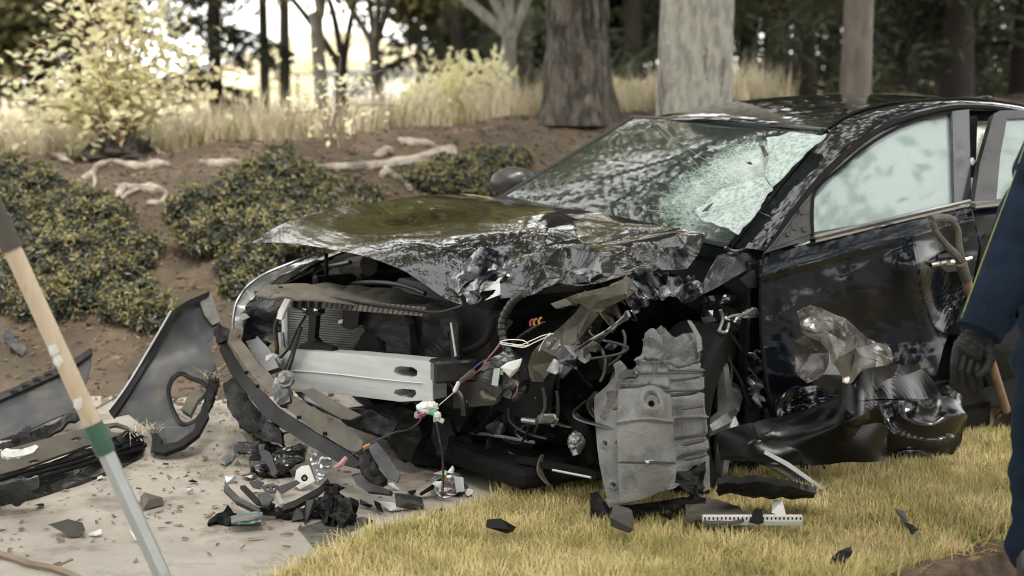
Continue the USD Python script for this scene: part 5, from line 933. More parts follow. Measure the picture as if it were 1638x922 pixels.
FS.part('lower_fold', plate([(1340, 606), (1364, 604), (1390, 588), (1420, 586), (1485, 584), (1500, 600), (1515, 635), (1480, 640), (1440, 640), (1406, 655), (1370, 668), (1345, 640)], off(fl, -.01), .0015, 6, both(crumple(3.6, .05, 3, 1), crumple(9, .02, 4, 1))), 'film_matte', smooth=45)
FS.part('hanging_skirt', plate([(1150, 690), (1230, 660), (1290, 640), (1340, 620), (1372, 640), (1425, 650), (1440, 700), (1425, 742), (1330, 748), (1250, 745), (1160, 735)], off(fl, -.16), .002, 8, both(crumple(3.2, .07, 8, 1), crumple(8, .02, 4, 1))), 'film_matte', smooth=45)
g0 = G(1468, 750); bm = trimesh.creation.icosphere(6, 1.); v = np.array(bm.vertices)
v = np.sign(v) * np.abs(v) ** .72 * [.195, .17, .150]; v[:, 2] += .138
hz = v[:, 2]; nn = v / np.linalg.norm(v, axis=1, keepdims=True)
hp_ = v[:, 2] * 11 + 3.2 * noise(v * [6, 6, 4], 14) + v[:, 0] * 3 - v[:, 1] * 3 + .6 * noise(v * 15, 19); rg_ = (1 - np.abs(np.sin(np.pi * hp_))) ** 1.6                    # long pleats round the bag
v = v + nn * (rg_ * .034 * (.25 + 1.1 * noise(v * 5, 7)) + crumple(5, .035, 16, 1)(v) - .01)[:, None] * np.clip(hz / .03, 0, 1)[:, None]
v[:, 2] = np.maximum(v[:, 2], .004); v[:, 0] += .035 * (hz - .1) / .2
single('rubbish_bag', trimesh.Trimesh(v + g0 + [0, .16, 0], bm.faces, process=False), 'film_black', 'shiny black rubbish bag with pleated folds sitting on the grass', 'bag', smooth=40)
# ---------------------------------------------------------------- bumper cover leaning at the left, seen from inside
bl = relief([(180, 660, 6.15), (280, 500, 6.30), (335, 470, 6.45), (352, 530, 6.42), (345, 610, 6.2), (300, 690, 5.98), (240, 725, 5.95), (270, 600, 6.25)])
BC = Thing('bumper_cover', 'dark bumper skin standing on end with an empty fog lamp hole', 'bumper', G(250, 725))
bdisp = lambda P: (fbm(P * 6, 3, 2) - .5) * .03
BC.part('skin', plate([(176, 655), (200, 628), (240, 566), (276, 502), (300, 485), (334, 468), (342, 488), (350, 512), (354, 524), (340, 540), (338, 560), (346, 585), (352, 612), (338, 640), (330, 660), (318, 690), (290, 712), (262, 722), (240, 724), (243, 700), (238, 690), (226, 680), (205, 662), (180, 668)], bl, .005, 6, bdisp, holes=[[(276, 606), (290, 598), (302, 604), (326, 614), (334, 630), (326, 655), (312, 674), (296, 680), (280, 662), (272, 640), (270, 622)]]), 'bumper_inside', smooth=45)
rim = [(276, 606), (290, 598), (302, 604), (326, 614), (334, 630), (326, 655), (312, 674), (296, 680), (280, 662), (272, 640), (270, 622), (276, 606)]
BC.part('lamp_hole_rim', tube(np.array([bl(a, b) - ray(a, b) * .012 for a, b in rim]), .009, 6, 60), 'black_plastic')
BC.part('top_flange', plate([(174, 658), (200, 622), (238, 560), (274, 498), (300, 481), (336, 466), (334, 474), (302, 490), (280, 506), (244, 570), (206, 632), (182, 668)], off(bl, .03), .012, 6), 'black_plastic')
BC.part('flange_edge', tube(np.array([bl(a, b) - ray(a, b) * .04 for a, b in ((174, 656), (200, 621), (238, 559), (274, 497))]), .004, 5, 30), 'grey_metal')
BC.part('corner_return', plate([(318, 474), (336, 466), (344, 488), (352, 515), (340, 520), (328, 505)], off(bl, .02), .006, 5), 'liner_felt')
BC.part('inner_duct', plate([(290, 655), (302, 630), (322, 622), (330, 628), (316, 640), (304, 664)], off(bl, -.04), .02, 6), 'tan_dusty')
BC.part('lower_lip', plate([(244, 722), (243, 696), (250, 690), (256, 700), (258, 712), (285, 706), (310, 688), (316, 668), (330, 652), (334, 664), (318, 694), (292, 714), (262, 725)], off(bl, .05), .02, 6), 'black_plastic')
BC.part('side_clip', plate([(318, 660), (326, 640), (334, 600), (346, 590), (350, 615), (338, 650), (326, 672)], off(bl, .04), .01, 6, crumple(9, .02, 3)), 'black_plastic')
for k, (a, b, lb) in enumerate(((232, 690, 'wisp of dry straw caught at the foot of the leaning bumper skin'), (346, 604, 'wisp of dry straw caught beside the fog lamp hole'), (372, 690, 'wisp of dry straw on the concrete behind the absorber'))):
    q = bl(a, b) - ray(a, b) * .05 if k < 2 else G(a, b); tf = tuft(40, .09, .03, 900 + k, w=.0012, lean=2.2); single('straw_wisp', trimesh.Trimesh(np.array(tf.vertices) * [1, 1, .5] + q, tf.faces, process=False), 'dry_blade', lb, 'straw', smooth=False)
# ---------------------------------------------------------------- long lower bumper section lying at the left edge
lowat = plane(G(0, 800, .02), G(240, 715, .02), G(0, 800, .02) + np.array([0, .75, .16]))
LB = Thing('bumper_grille_section', 'long black lower bumper and grille section lying flat at the left edge', 'bumper', G(80, 770))
LB.part('tray', plate([(-60, 738), (0, 722), (60, 706), (118, 690), (160, 680), (186, 676), (204, 682), (212, 690), (180, 700), (130, 716), (60, 742), (0, 760), (-60, 775)], off(lowat, .06), .012, 9, lambda P: (fbm(P * 5, 2, 3) - .5) * .02, holes=[[(174, 684), (186, 680), (200, 684), (204, 689), (192, 693), (178, 692)], [(112, 703), (124, 699), (132, 701), (122, 706)], [(44, 740), (56, 736), (64, 738), (52, 743)]]), 'tan_dusty')
LB.part('front_lip', plate([(-60, 800), (-60, 775), (0, 760), (60, 742), (130, 716), (180, 700), (214, 690), (232, 700), (236, 714), (228, 726), (180, 752), (120, 774), (60, 790), (10, 792)], off(lowat, .05), .03, 9, lambda P: crumple(5, .03, 4, 2)(P)), 'black_gloss')
for k, (y0, y1) in enumerate(((748, 690), (757, 700), (766, 708))): LB.part('grille_bar', tube(np.array([off(lowat, .075)(a, b) for a, b in ((-60, y0 + 40), (20, y0 + 12), (120, y0 - 14 - 2 * k), (228, y1 + 8))]), .007, 5, 30), 'black_plastic')
for k in range(3): LB.part('lattice_rib', tube(np.array([off(lowat, .07)(a, b) for a, b in ((200 + k * 9, 690 + k * 2), (212 + k * 8, 704 + k))]), .004, 4), 'grey_metal')
LB.part('end_bracket', plate([(186, 700), (206, 688), (230, 694), (236, 708), (222, 716), (200, 716)], off(lowat, .08), .012, 6, crumple(12, .03, 4), holes=[[(202, 700), (212, 696), (218, 702), (208, 706)]]), 'black_plastic')
up2 = relief([(0, 620, 6.5), (145, 558, 6.55), (0, 720, 6.15), (130, 650, 6.3), (135, 610, 6.4)])
UB = Thing('bumper_side_panel', 'dark blue grey bumper panel curving up at the left edge to a point', 'bumper', up2(60, 690) * [1, 1, 0])
UB.part('skin', plate([(-60, 660), (0, 634), (40, 618), (90, 598), (120, 578), (146, 558), (146, 578), (138, 606), (130, 622), (122, 655), (90, 668), (60, 680), (40, 690), (0, 702), (-60, 730)], up2, .006, 8, bdisp), 'bumper_inside', smooth=45)
UB.part('top_flange', plate([(-60, 652), (0, 628), (60, 604), (110, 580), (145, 556), (146, 566), (112, 590), (60, 614), (0, 640), (-60, 668)], off(up2, .03), .014, 7), 'black_gloss')
for k in range(6): LBx = UB.part('flange_tab', box(off(up2, .045)(20 + k * 18, 622 - k * 9), (.03, .01, .008), rot(0, -.4, 0), .002), 'dusty_plastic')
UB.part('ragged_edge', plate([(-60, 738), (-20, 716), (20, 704), (34, 690), (40, 676), (48, 678), (50, 690), (80, 676), (110, 660), (132, 650), (130, 672), (80, 694), (40, 712), (-60, 760)], off(up2, .10), .01, 6, crumple(9, .04, 7)), 'black_plastic')
piece('white_bracket', [(2, 722), (10, 716), (22, 718), (34, 718), (50, 713), (58, 710), (62, 714), (54, 722), (36, 728), (16, 730), (6, 728)], off(lowat, .085), 'white_plastic', 'small white plastic bracket lying on the black bumper section', 'bracket', .012, 5, crumple(14, .01, 4))
piece('corner_grille', [(-20, 780), (0, 776), (24, 776), (46, 772), (58, 768), (62, 776), (44, 800), (28, 808), (10, 800), (-20, 790)], gat(.04, .003, 800), 'bumper_inside', 'broken dark grille corner on the concrete at the far left', th=.01, seg=6, disp=crumple(9, .03, 4))
piece('dark_panel_shard', [(4, 530), (14, 524), (42, 556), (36, 566), (22, 562), (8, 545)], lambda a, b: onbank(a, b, 6.4, 9) - ray(a, b) * .08, 'bumper_inside', 'dark plastic shard stuck in the mulch at the far left', th=.004, seg=5, disp=crumple(9, .03, 2))
# ---------------------------------------------------------------- bumper absorber strips hanging at the front of the car
sa = relief([(350, 545, 6.1), (385, 548, 6.12), (440, 620, 5.78), (500, 670, 5.55), (580, 740, 5.3), (625, 720, 5.28), (540, 640, 5.45), (600, 660, 5.35)])
AB = Thing('bumper_absorber', 'dusty black bumper absorber hanging diagonally below the silver beam', 'bumper', G(500, 770))
AB.part('front_rail', plate([(352, 552), (362, 548), (395, 600), (440, 648), (500, 690), (556, 722), (578, 740), (570, 748), (540, 740), (480, 704), (420, 664), (372, 600)], sa, .03, 7, lambda P: (fbm(P * 7, 2, 2) - .5) * .015), 'black_plastic')
AB.part('upper_face', plate([(364, 545), (386, 545), (420, 584), (452, 622), (500, 652), (540, 674), (580, 706), (576, 724), (556, 720), (500, 686), (450, 648), (402, 600)], off(sa, .025), .012, 7, lambda P: (fbm(P * 9, 2, 3) - .5) * .02), 'tan_dusty')
AB.part('second_face', plate([(392, 546), (414, 541), (432, 560), (446, 588), (428, 594), (408, 572)], off(sa, .04), .02, 7), 'black_gloss')
AB.part('end_clamp', plate([(436, 604), (448, 598), (458, 608), (460, 640), (444, 648), (438, 640)], off(sa, .06), .03, 6, crumple(8, .02, 3)), 'black_gloss')
AB.part('clamp_nut', lathe([(0, .03), (.014, .03), (.02, .02), (.022, 0), (.03, 0), (.03, -.02)], off(sa, .1)(456, 606), (-.3, -1, .2), 12), 'steel_bracket')
AB.part('cross_plate', plate([(480, 626), (500, 621), (552, 652), (578, 664), (560, 672), (545, 670), (520, 656)], off(sa, -.02), .012, 7), 'tan_dusty')
AB.part('cross_plate_side', plate([(470, 626), (482, 627), (522, 658), (546, 672), (546, 686), (516, 672)], off(sa, -.015), .012, 7), 'black_gloss')
AB.part('rear_flap', plate([(545, 652), (590, 656), (632, 676), (622, 700), (590, 690), (560, 676)], off(sa, -.06), .01, 7, crumple(7, .03, 5)), 'black_plastic')
AB.part('lamp_recess', plate([(355, 610), (370, 600), (420, 666), (452, 690), (452, 712), (420, 704), (384, 680), (362, 650)], off(sa, -.05), .02, 9, crumple(6, .03, 4)), 'black_plastic')
AB.part('end_tab', plate([(340, 530), (352, 520), (368, 530), (364, 544), (350, 548)], off(sa, .02), .02, 5, crumple(9, .03, 3)), 'black_plastic')
for a, b in ((394, 596), (412, 618), (456, 650), (478, 668), (520, 694)): AB.part('rail_notch', box(off(sa, .04)(a, b), (.014, .012, .012), None, .002), 'rubber')
AB.part('hanging_panel', plate([(586, 712), (602, 706), (618, 726), (638, 756), (634, 770), (616, 762), (600, 738)], off(sa, .06), .006, 6, crumple(8, .015, 3)), 'bumper_inside')
AB.part('hanging_panel', plate([(568, 724), (588, 716), (600, 742), (618, 766), (606, 776), (580, 760)], off(sa, .03), .02, 7, crumple(8, .04, 8)), 'black_plastic')
AB.part('hanging_panel', plate([(562, 760), (576, 756), (590, 772), (624, 784), (622, 790), (586, 786), (570, 776)], off(sa, .05), .02, 7), 'black_gloss')
AB.part('lamp_cable', tube(np.array([off(FP(-.06), 0)(676, 664), sa(640, 690) - ray(640, 690) * .15, sa(590, 712) - ray(590, 712) * .13, sa(556, 734) - ray(556, 734) * .1]), .003, 5, 30), 'wire_black')
AB.part('cable_plug', tube(np.array([off(sa, .11)(a, b) for a, b in ((554, 732), (546, 742), (536, 748))]), [.008, .010, .006], 6), 'wire_pink')
AB.part('cable_tape', tube(np.array([sa(592, 711) - ray(592, 711) * .135, sa(582, 716) - ray(582, 716) * .13]), .006, 6), 'wire_orange')
# fallen unit hanging on its cable
ua = G(716, 792); U = Thing('broken_lamp_unit', 'small broken lamp motor with loose wires lying below the beam end', 'lamp unit', ua)
U.part('case', plate([(694, 768), (704, 762), (724, 760), (740, 764), (742, 784), (728, 792), (710, 794), (698, 788)], lean(716, 796, .2), .06, 6, crumple(16, .02, 4)), 'steel_bracket', smooth=25)
U.part('case_end', plate([(726, 762), (741, 764), (743, 786), (730, 788)], off(lean(716, 796, .2), .02), .02, 5), 'grey_metal')
for a, b, m, s in ((704, 760, 'white_plastic', .016), (724, 758, 'white_plastic', .014), (712, 772, 'wire_orange', .009), (718, 778, 'wire_red', .008), (708, 768, 'wire_green', .008), (700, 784, 'white_plastic', .014), (716, 788, 'white_plastic', .012)): U.part('fitting', shard(off(lean(716, 796, .2), .045)(a, b), s, int(a), .6), m)
U.part('ring', tube(np.array([off(lean(716, 796, .2), .05)(a, b) for a, b in ((700, 772), (696, 782), (702, 792), (712, 796), (722, 794))]), .004, 5, 16), 'steel_bracket')
U.part('cable', tube(np.array([FP(-.03)(698, 676), FP(-.03)(704, 706), G(708, 790, .12), G(706, 792, .07)]), .004, 5, 16), 'wire_black')
# heap of lamp and grille pieces on the concrete in front of the beam
hs = 'pieces of the broken headlamp heaped on the concrete'
piece('lamp_housing', [(372, 712), (380, 704), (430, 706), (452, 716), (440, 730), (404, 724), (374, 722)], lean(410, 760, .7), 'black_gloss', 'flat black plate on top of the heap of lamp pieces', th=.012, seg=6, disp=crumple(9, .03, 3))
piece('lamp_housing', [(396, 726), (412, 722), (434, 730), (446, 752), (440, 764), (414, 756), (402, 744)], lean(420, 768, .35), 'black_gloss', 'black box shaped lamp housing at the left of the heap', th=.06, seg=6, disp=crumple(9, .04, 5))
piece('lamp_bracket', [(414, 724), (424, 720), (432, 724), (444, 756), (436, 762), (430, 748)], off(lean(420, 768, .35), .05), 'bumper_inside', 'grey strap across the black lamp housing in the heap', th=.008)
piece('lamp_housing', [(438, 722), (452, 716), (480, 708), (490, 716), (484, 734), (450, 758), (440, 752)], lean(460, 770, .5), 'black_gloss', 'black lamp housing with a silver edge in the middle of the heap', th=.05, seg=6, disp=crumple(9, .04, 8))
piece('reflector_shell', [(496, 730), (512, 722), (528, 726), (532, 744), (520, 762), (506, 770), (500, 750)], lean(512, 780, .4), 'lens_clear', 'curved silver reflector shell at the right of the heap', th=.01, seg=5, disp=crumple(7, .03, 2))
piece('grey_mount', [(474, 752), (482, 746), (494, 744), (504, 770), (480, 783), (470, 776)], lean(486, 786, .3), 'white_plastic', 'pale grey mount with a round hole in front of the heap', th=.02, seg=4, holes=[[(482, 762), (488, 758), (493, 764), (488, 770), (482, 768)]])
single('coil_spring', tube(np.array([lean(486, 792, .3)(487 + 4 * math.cos(t), 765 + 4 * math.sin(t)) for t in np.linspace(0, 12.6, 30)]), .003, 5), 'rubber', 'dark coil inside the hole of the pale grey mount', 'coil')
piece('lamp_cover_bar', [(360, 768), (366, 778), (384, 796), (414, 812), (440, 812), (472, 800), (510, 780), (524, 766), (528, 772), (508, 790), (470, 812), (440, 820), (412, 818), (378, 802), (358, 782)], gat(.03, .001, 820), 'black_gloss', 'curved black bar bent in a bow in front of the heap', th=.014, seg=5)
piece('straight_strip', [(384, 778), (392, 776), (416, 800), (440, 806), (432, 812), (410, 804)], gat(.05), 'black_plastic', 'straight black strip inside the bow shaped bar', th=.01)
piece('lamp_plate', [(398, 772), (412, 768), (422, 772), (416, 782), (404, 780)], lean(410, 796, .6), 'black_gloss', 'small square black plate inside the bow shaped bar', th=.01)
piece('lamp_plate', [(418, 778), (430, 774), (444, 776), (440, 788), (426, 788)], lean(430, 798, .8), 'dusty_plastic', 'dusty bracket plate with two holes inside the bow shaped bar', th=.01, holes=[[(426, 780), (430, 779), (430, 784), (426, 784)], [(436, 779), (440, 779), (439, 784), (435, 784)]])
piece('lamp_lens', [(412, 790), (426, 786), (438, 796), (430, 806), (420, 806)], gat(.07), 'dusty_plastic', 'dull flat lens piece lying in the bow shaped bar', th=.008)
piece('lamp_strut', [(440, 790), (446, 788), (454, 804), (448, 808)], gat(.07), 'grey_metal', 'short silver strut lying in the bow shaped bar', th=.01)
piece('black_strip', [(440, 780), (474, 768), (480, 772), (450, 790)], lean(460, 800, .6), 'black_gloss', 'black slat slanting up behind the pale grey mount', th=.01)
piece('grille_piece', [(508, 792), (530, 784), (534, 772), (542, 772), (540, 790), (560, 796), (566, 814), (548, 826), (524, 816)], gat(.05, .001, 820), 'black_plastic', 'tangled black grille piece at the right end of the heap', th=.03, seg=5, disp=crumple(14, .06, 4))
piece('grille_piece', [(440, 814), (490, 812), (540, 816), (536, 822), (476, 824), (442, 822)], gat(.02), 'black_plastic', 'long flat black strip lying along the front of the heap', th=.014, seg=6, disp=crumple(8, .02, 9))
piece('peg', [(466, 834), (470, 820), (474, 814), (484, 824), (486, 830)], lean(476, 836, .2), 'dusty_plastic', 'small pointed peg standing in front of the heap', th=.03)
piece('beam_scrap', [(383, 690), (408, 684), (440, 694), (462, 690), (432, 704), (398, 706)], gat(.10, .002, 706), 'tan_dusty', 'tan splash shield flap behind the heap of lamp pieces', th=.006, seg=6, disp=crumple(6, .04, 3))
piece('tan_clip', [(352, 736), (362, 726), (372, 716), (378, 722), (370, 734), (360, 740)], gat(.02), 'lens_clear', 'small clear clip at the left tip of the heap', th=.01)
piece('lamp_scrap', [(386, 760), (402, 756), (412, 760), (396, 764)], gat(.015), 'dusty_plastic', 'thin dark flake just left of the black lamp housing', th=.006)
CB = Thing('circuit_board', 'green circuit board with a black plug lying on the concrete', 'circuit board', G(380, 834))
CB.part('board', plate([(369, 826), (388, 822), (410, 818), (420, 820), (419, 832), (396, 836), (370, 836)], gat(.035), .006), 'circuit_green')
CB.part('heat_sink', plate([(371, 826), (392, 823), (418, 819), (419, 824), (396, 829), (372, 832)], gat(.048), .008), 'lens_clear')
CB.part('casing', plate([(372, 836), (396, 834), (418, 830), (416, 838), (374, 840)], lean(396, 841, .2), .02), 'black_plastic')
CB.part('plug', plate([(334, 832), (348, 820), (358, 820), (370, 830), (366, 840), (352, 838), (346, 834), (332, 838)], lean(352, 842, .3), .04, 5, crumple(15, .03, 3)), 'black_plastic')
# fragments on the concrete
fr = [(124, 853, .045, 'dusty_plastic', 'grey brown wedge of plastic alone on the concrete, left'), (238, 808, .035, 'tan_dusty', 'flat tan splinter right of the grey metal tool shaft'), (158, 856, .018, 'white_plastic', 'white chip beside the grey brown wedge'), (216, 866, .012, 'white_plastic', 'white chip near the grey tool shaft, lower'), (304, 788, .014, 'white_plastic', 'white chip on the concrete between the shaft and the heap'), (160, 766, .012, 'white_plastic', 'white chip at the lip of the black bumper section'), (312, 772, .016, 'black_plastic', 'small dark lump above the white chip on the concrete'), (654, 812, .045, 'bumper_inside', 'dark grey flake on the concrete at the edge of the lawn'), (622, 816, .025, 'white_plastic', 'clear sliver left of the dark grey flake'), (606, 822, .022, 'black_plastic', 'black crumb left of the clear sliver'), (588, 812, .02, 'black_plastic', 'flat black chip left of the black crumb'), (704, 822, .02, 'black_plastic', 'dark crumb right of the dark grey flake'), (680, 798, .03, 'black_plastic', 'black splinter left of the broken lamp motor'), (748, 792, .014, 'white_plastic', 'white crumb right of the broken lamp motor'), (632, 784, .015, 'white_plastic', 'white crumb below the hanging black panel'), (660, 790, .016, 'black_plastic', 'black crumb below the hanging black panel'), (60, 812, .02, 'black_plastic', 'small dark crumb right of the grille corner'), (370, 770, .02, 'lens_clear', 'clear sliver beside the tip of the bow shaped bar'), (396, 768, .02, 'lens_clear', 'clear sliver above the bow shaped bar'), (498, 828, .03, 'black_plastic', 'dark crumb under the long flat black strip'), (556, 830, .025, 'black_plastic', 'dark crumb right of the pointed peg')]
for k, (a, b, s, m, lb) in enumerate(fr): single('plastic_fragment', shard(gp(a, b, .004), s, 200 + k, .22), m, lb, 'fragment')
g = R3(77); n = 0
lf = [trimesh.convex.convex_hull(R3(300 + k).normal(size=(7, 3)) * [.016, .007, .002]) for k in range(4)]
spots = [(690, 470), (240, 770), (265, 745), (280, 770), (325, 742), (330, 748), (350, 728), (90, 868), (184, 872), (245, 750), (215, 900), (85, 905), (262, 784), (420, 848), (250, 848), (150, 840), (40, 845), (330, 890), (470, 862), (380, 880), (300, 860), (270, 870), (228, 790), (352, 762), (340, 812), (310, 848), (400, 866), (450, 880), (20, 880), (120, 900), (236, 738), (300, 752), (290, 815), (360, 850), (174, 840), (480, 845), (540, 856), (204, 776), (256, 822), (330, 828)][1:]
LFG = [stage.DefinePrim(f'/World/Looks/leaf_pattern_{k:03d}', 'Mesh') for k in range(0)]
for k, (a, b) in enumerate(spots):
    m = lf[k % 4]; v = np.array(m.vertices) * g.uniform(.4, 1.); v = v @ rot(g.normal() * .2, g.normal() * .2, g.uniform(0, 6)).T; v[:, 2] -= v[:, 2].min() - .003
    single('dead_leaf', trimesh.Trimesh(v + G(a + g.normal() * 4, b + g.normal() * 3), m.faces, process=False), 'dead_leaf', 'small brown bark flake lying on the pale concrete', 'bark flake', 'bark flakes on the pale concrete')
tw = np.array([G(a, b, .012) for a, b in ((-8, 884), (24, 893), (50, 902), (84, 908), (104, 915), (128, 926))])
single('fallen_twig', cat(tube(tw, .009, 6, 24), tube(np.array([tw[3], tw[3] + [.05, .03, .015]]), .004, 5)), 'twig', 'thin brown twig lying across the lower left corner', 'twig')
for k in range(11):
    t = .12 + .075 * k + .02 * math.sin(k * 3.); q = S1 + (S2 - S1) / np.linalg.norm(S2 - S1) * (t * .36 - .02) - nS * (.135 + .03 * math.sin(k * 5)); single('edge_stone', lump([q[0], q[1], -.105], [.016, .013, .011], k, .35, sub=2), 'street' if k % 3 else 'rubber', 'small dark stone lying in the gutter along the soil edge of the lawn', 'stone', 'stones in the gutter at the lower right corner')
# wet patch stays with the concrete: spilled coolant
sp_ = [(500, 838), (520, 832), (556, 834), (580, 826), (600, 834), (578, 842), (560, 850), (566, 866), (548, 874), (520, 884), (500, 874), (486, 856), (476, 846)]
mat('spill', (.07, .066, .06), (.12, .113, .10), scale=9, rough=.12, rough2=.5, lo=.4, hi=.6, space='world')
tag(single('spilled_fluid', plate(sp_, lambda a, b: G(a, b, .003), .002, 6), 'spill', 'dark wet patch of spilled fluid on the concrete beside the lawn', 'puddle'))
# ---------------------------------------------------------------- roots and dead wood on the bank
def wood(name, pts, r, label, br=(), m='root_wood', up=.018):
    P = np.array([onbank(a, b) + [0, 0, up] for a, b in pts]); t = Thing(name, label, 'root' if name == 'tree_root' else 'dead branch', P[len(P) // 2] - [0, 0, up])
    def lumpy(Q, rr, s): mm = tube(Q, rr, 10, 36); v = np.array(mm.vertices); v += vnorm(v, np.array(mm.faces)) * ((fbm(v * 16, 3, s) - .5) * 1.1 * np.max(rr))[:, None]; return trimesh.Trimesh(v, mm.faces, process=False)
    t.part('stem', lumpy(P, r, 3), m, smooth=60)
    for k, (q, rr) in enumerate(br): t.part('side_stem', lumpy(np.array([onbank(a, b) + [0, 0, up + (c if len(x) > 2 else 0)] for x in q for a, b, c in [(x + (0,))[:3]]]), rr, 5 + k), m, smooth=60)
wood('tree_root', [(505, 274), (560, 274), (600, 272), (650, 266), (690, 258), (722, 245), (728, 262), (732, 280)], [.02, .026, .036, .04, .04, .045, .03, .015], 'long thick grey root arching over the mulch behind the bonnet', [([(612, 277), (630, 286), (650, 300), (656, 306)], [.03, .022, .02, .012]), ([(618, 276), (612, 285), (622, 280)], [.02, .014, .01])])
wood('tree_root', [(640, 229), (660, 234), (682, 236), (702, 244)], [.02, .03, .028, .014], 'short pale root above the long grey root')
wood('tree_root', [(596, 256), (612, 250), (622, 244), (628, 252)], [.012, .03, .022, .012], 'stubby pale root left of the short pale root')
wood('tree_root', [(74, 250), (92, 254), (108, 262), (118, 268)], [.012, .026, .024, .01], 'pale root piece below the yellow bush, furthest left')
wood('tree_root', [(184, 264), (206, 270), (228, 272), (252, 267), (272, 270)], [.016, .026, .028, .026, .010], 'smooth pale root below the trunk of the yellow bush')
wood('tree_root', [(322, 264), (345, 266), (368, 266), (392, 272)], [.012, .026, .026, .012], 'pale straight root right of the yellow bush')
wood('dead_branch', [(128, 296), (146, 284), (158, 270), (180, 262)], [.02, .022, .02, .012], 'grey branch lying across the mulch under the yellow bush', [([(146, 284), (152, 296), (150, 306)], [.014, .012, .008])])
wood('dead_branch', [(186, 326), (198, 306), (222, 306), (250, 310), (266, 318), (256, 330), (236, 330)], [.010, .02, .030, .036, .03, .02, .01], 'pale twisted driftwood piece between the two low shrubs', [([(198, 308), (190, 302), (180, 300)], [.012, .01, .006]), ([(222, 308), (200, 318), (190, 330)], [.014, .012, .008])])
wood('dead_branch', [(385, 300), (410, 306), (440, 318)], [.014, .018, .012], 'dark half buried stick among the middle low shrub', m='twig')
# ---------------------------------------------------------------- low evergreen shrubs with yellow tips
def shrub(pads, label, seed, n=4300, size=.034, lead=None):
    g = R3(seed); base = np.mean([onbank(a, b) for a, b, *_ in pads], 0); t = Thing('low_shrub', label, 'shrub', base); C, N, T, TN, st = [], [], [], [], []
    for k, (a, b, rx, rz) in enumerate(pads):
        rx, rz = rx * .69, rz * .92; o = onbank(a, b); q = sphere_pts(int(n * rx * (rx + rz) / .2), g); q[:, 2] = np.abs(q[:, 2]); lum = .40 + 1.1 * fbm(q * 3.4 + k * 3, 3, seed + k)
        p = q * np.array([rx, rx * .8, rz]) * (lum * g.uniform(.82, 1.03, len(q)))[:, None]; keep = (noise(q * 4 + k, seed) < .84) & (lum > .72); p, q, lum = p[keep], q[keep], lum[keep]
        p = o + p; p[:, 2] = np.maximum(p[:, 2], hgt(p[:, 0], p[:, 1]) + .012); C.append(p); N.append(q)
        tip = (g.uniform(size=len(p)) < np.clip((lum - .90) * 1.5, .01, .45)) & (q[:, 2] > .05); T.append(p[tip] + q[tip] * .02); TN.append(q[tip])
        for j in range(max(3, int(rx * 26))):
            e = q[g.integers(len(q))] * np.array([rx, rx * .8, rz]) * .8; st.append(tube(np.array([o + [e[0] * .2, e[1] * .2, -.02], o + e * [.6, .6, .7], o + e]), [.006, .004, .002], 4))
    C, N, T, TN = map(np.vstack, (C, N, T, TN))
    def rosette(P, Q, per, s, sd): gg = R3(sd); PP = np.repeat(P, per, 0) + gg.normal(size=(len(P) * per, 3)) * s * .45; NN = np.repeat(Q, per, 0) + gg.normal(size=(len(P) * per, 3)) * .75; return leafquads(PP, NN, s, .45, sd)
    t.part('leaves', rosette(C, N, 5, size, seed), 'shrub_leaf', smooth=False, kind='stuff'); t.part('yellow_tips', rosette(T, TN, 8, size * .8, seed + 1), 'shrub_tip', smooth=False, kind='stuff'); t.part('stems', cat(st), 'twig')
shrub([(10, 300, .34, .16), (60, 330, .34, .17), (130, 360, .36, .17), (30, 400, .34, .2), (100, 430, .36, .2), (190, 420, .30, .2), (20, 480, .28, .2), (80, 500, .26, .17), (170, 480, .3, .2), (220, 505, .22, .16), (245, 520, .14, .12), (-40, 400, .4, .2)], 'large low shrub with yellow tips spreading at the left edge', 101)
shrub([(320, 350, .24, .15), (380, 330, .3, .16), (440, 345, .3, .16), (350, 395, .26, .17), (420, 400, .3, .2), (470, 400, .28, .18), (520, 360, .3, .15), (400, 435, .22, .12), (560, 330, .26, .13), (480, 300, .24, .10)], 'low shrub with yellow tips behind the lifted bonnet edge', 102)
shrub([(430, 280, .22, .10), (470, 285, .2, .09), (410, 292, .14, .08)], 'small twiggy shrub above the shrub behind the bonnet', 103, n=3600)
shrub([(690, 300, .24, .12), (740, 288, .28, .13), (790, 275, .26, .13), (820, 262, .16, .09), (740, 306, .26, .12)], 'low shrub beside the passenger door mirror', 104)
shrub([(385, 470, .12, .08), (395, 440, .10, .07)], 'tiny low shrub beside the headlamp', 105)
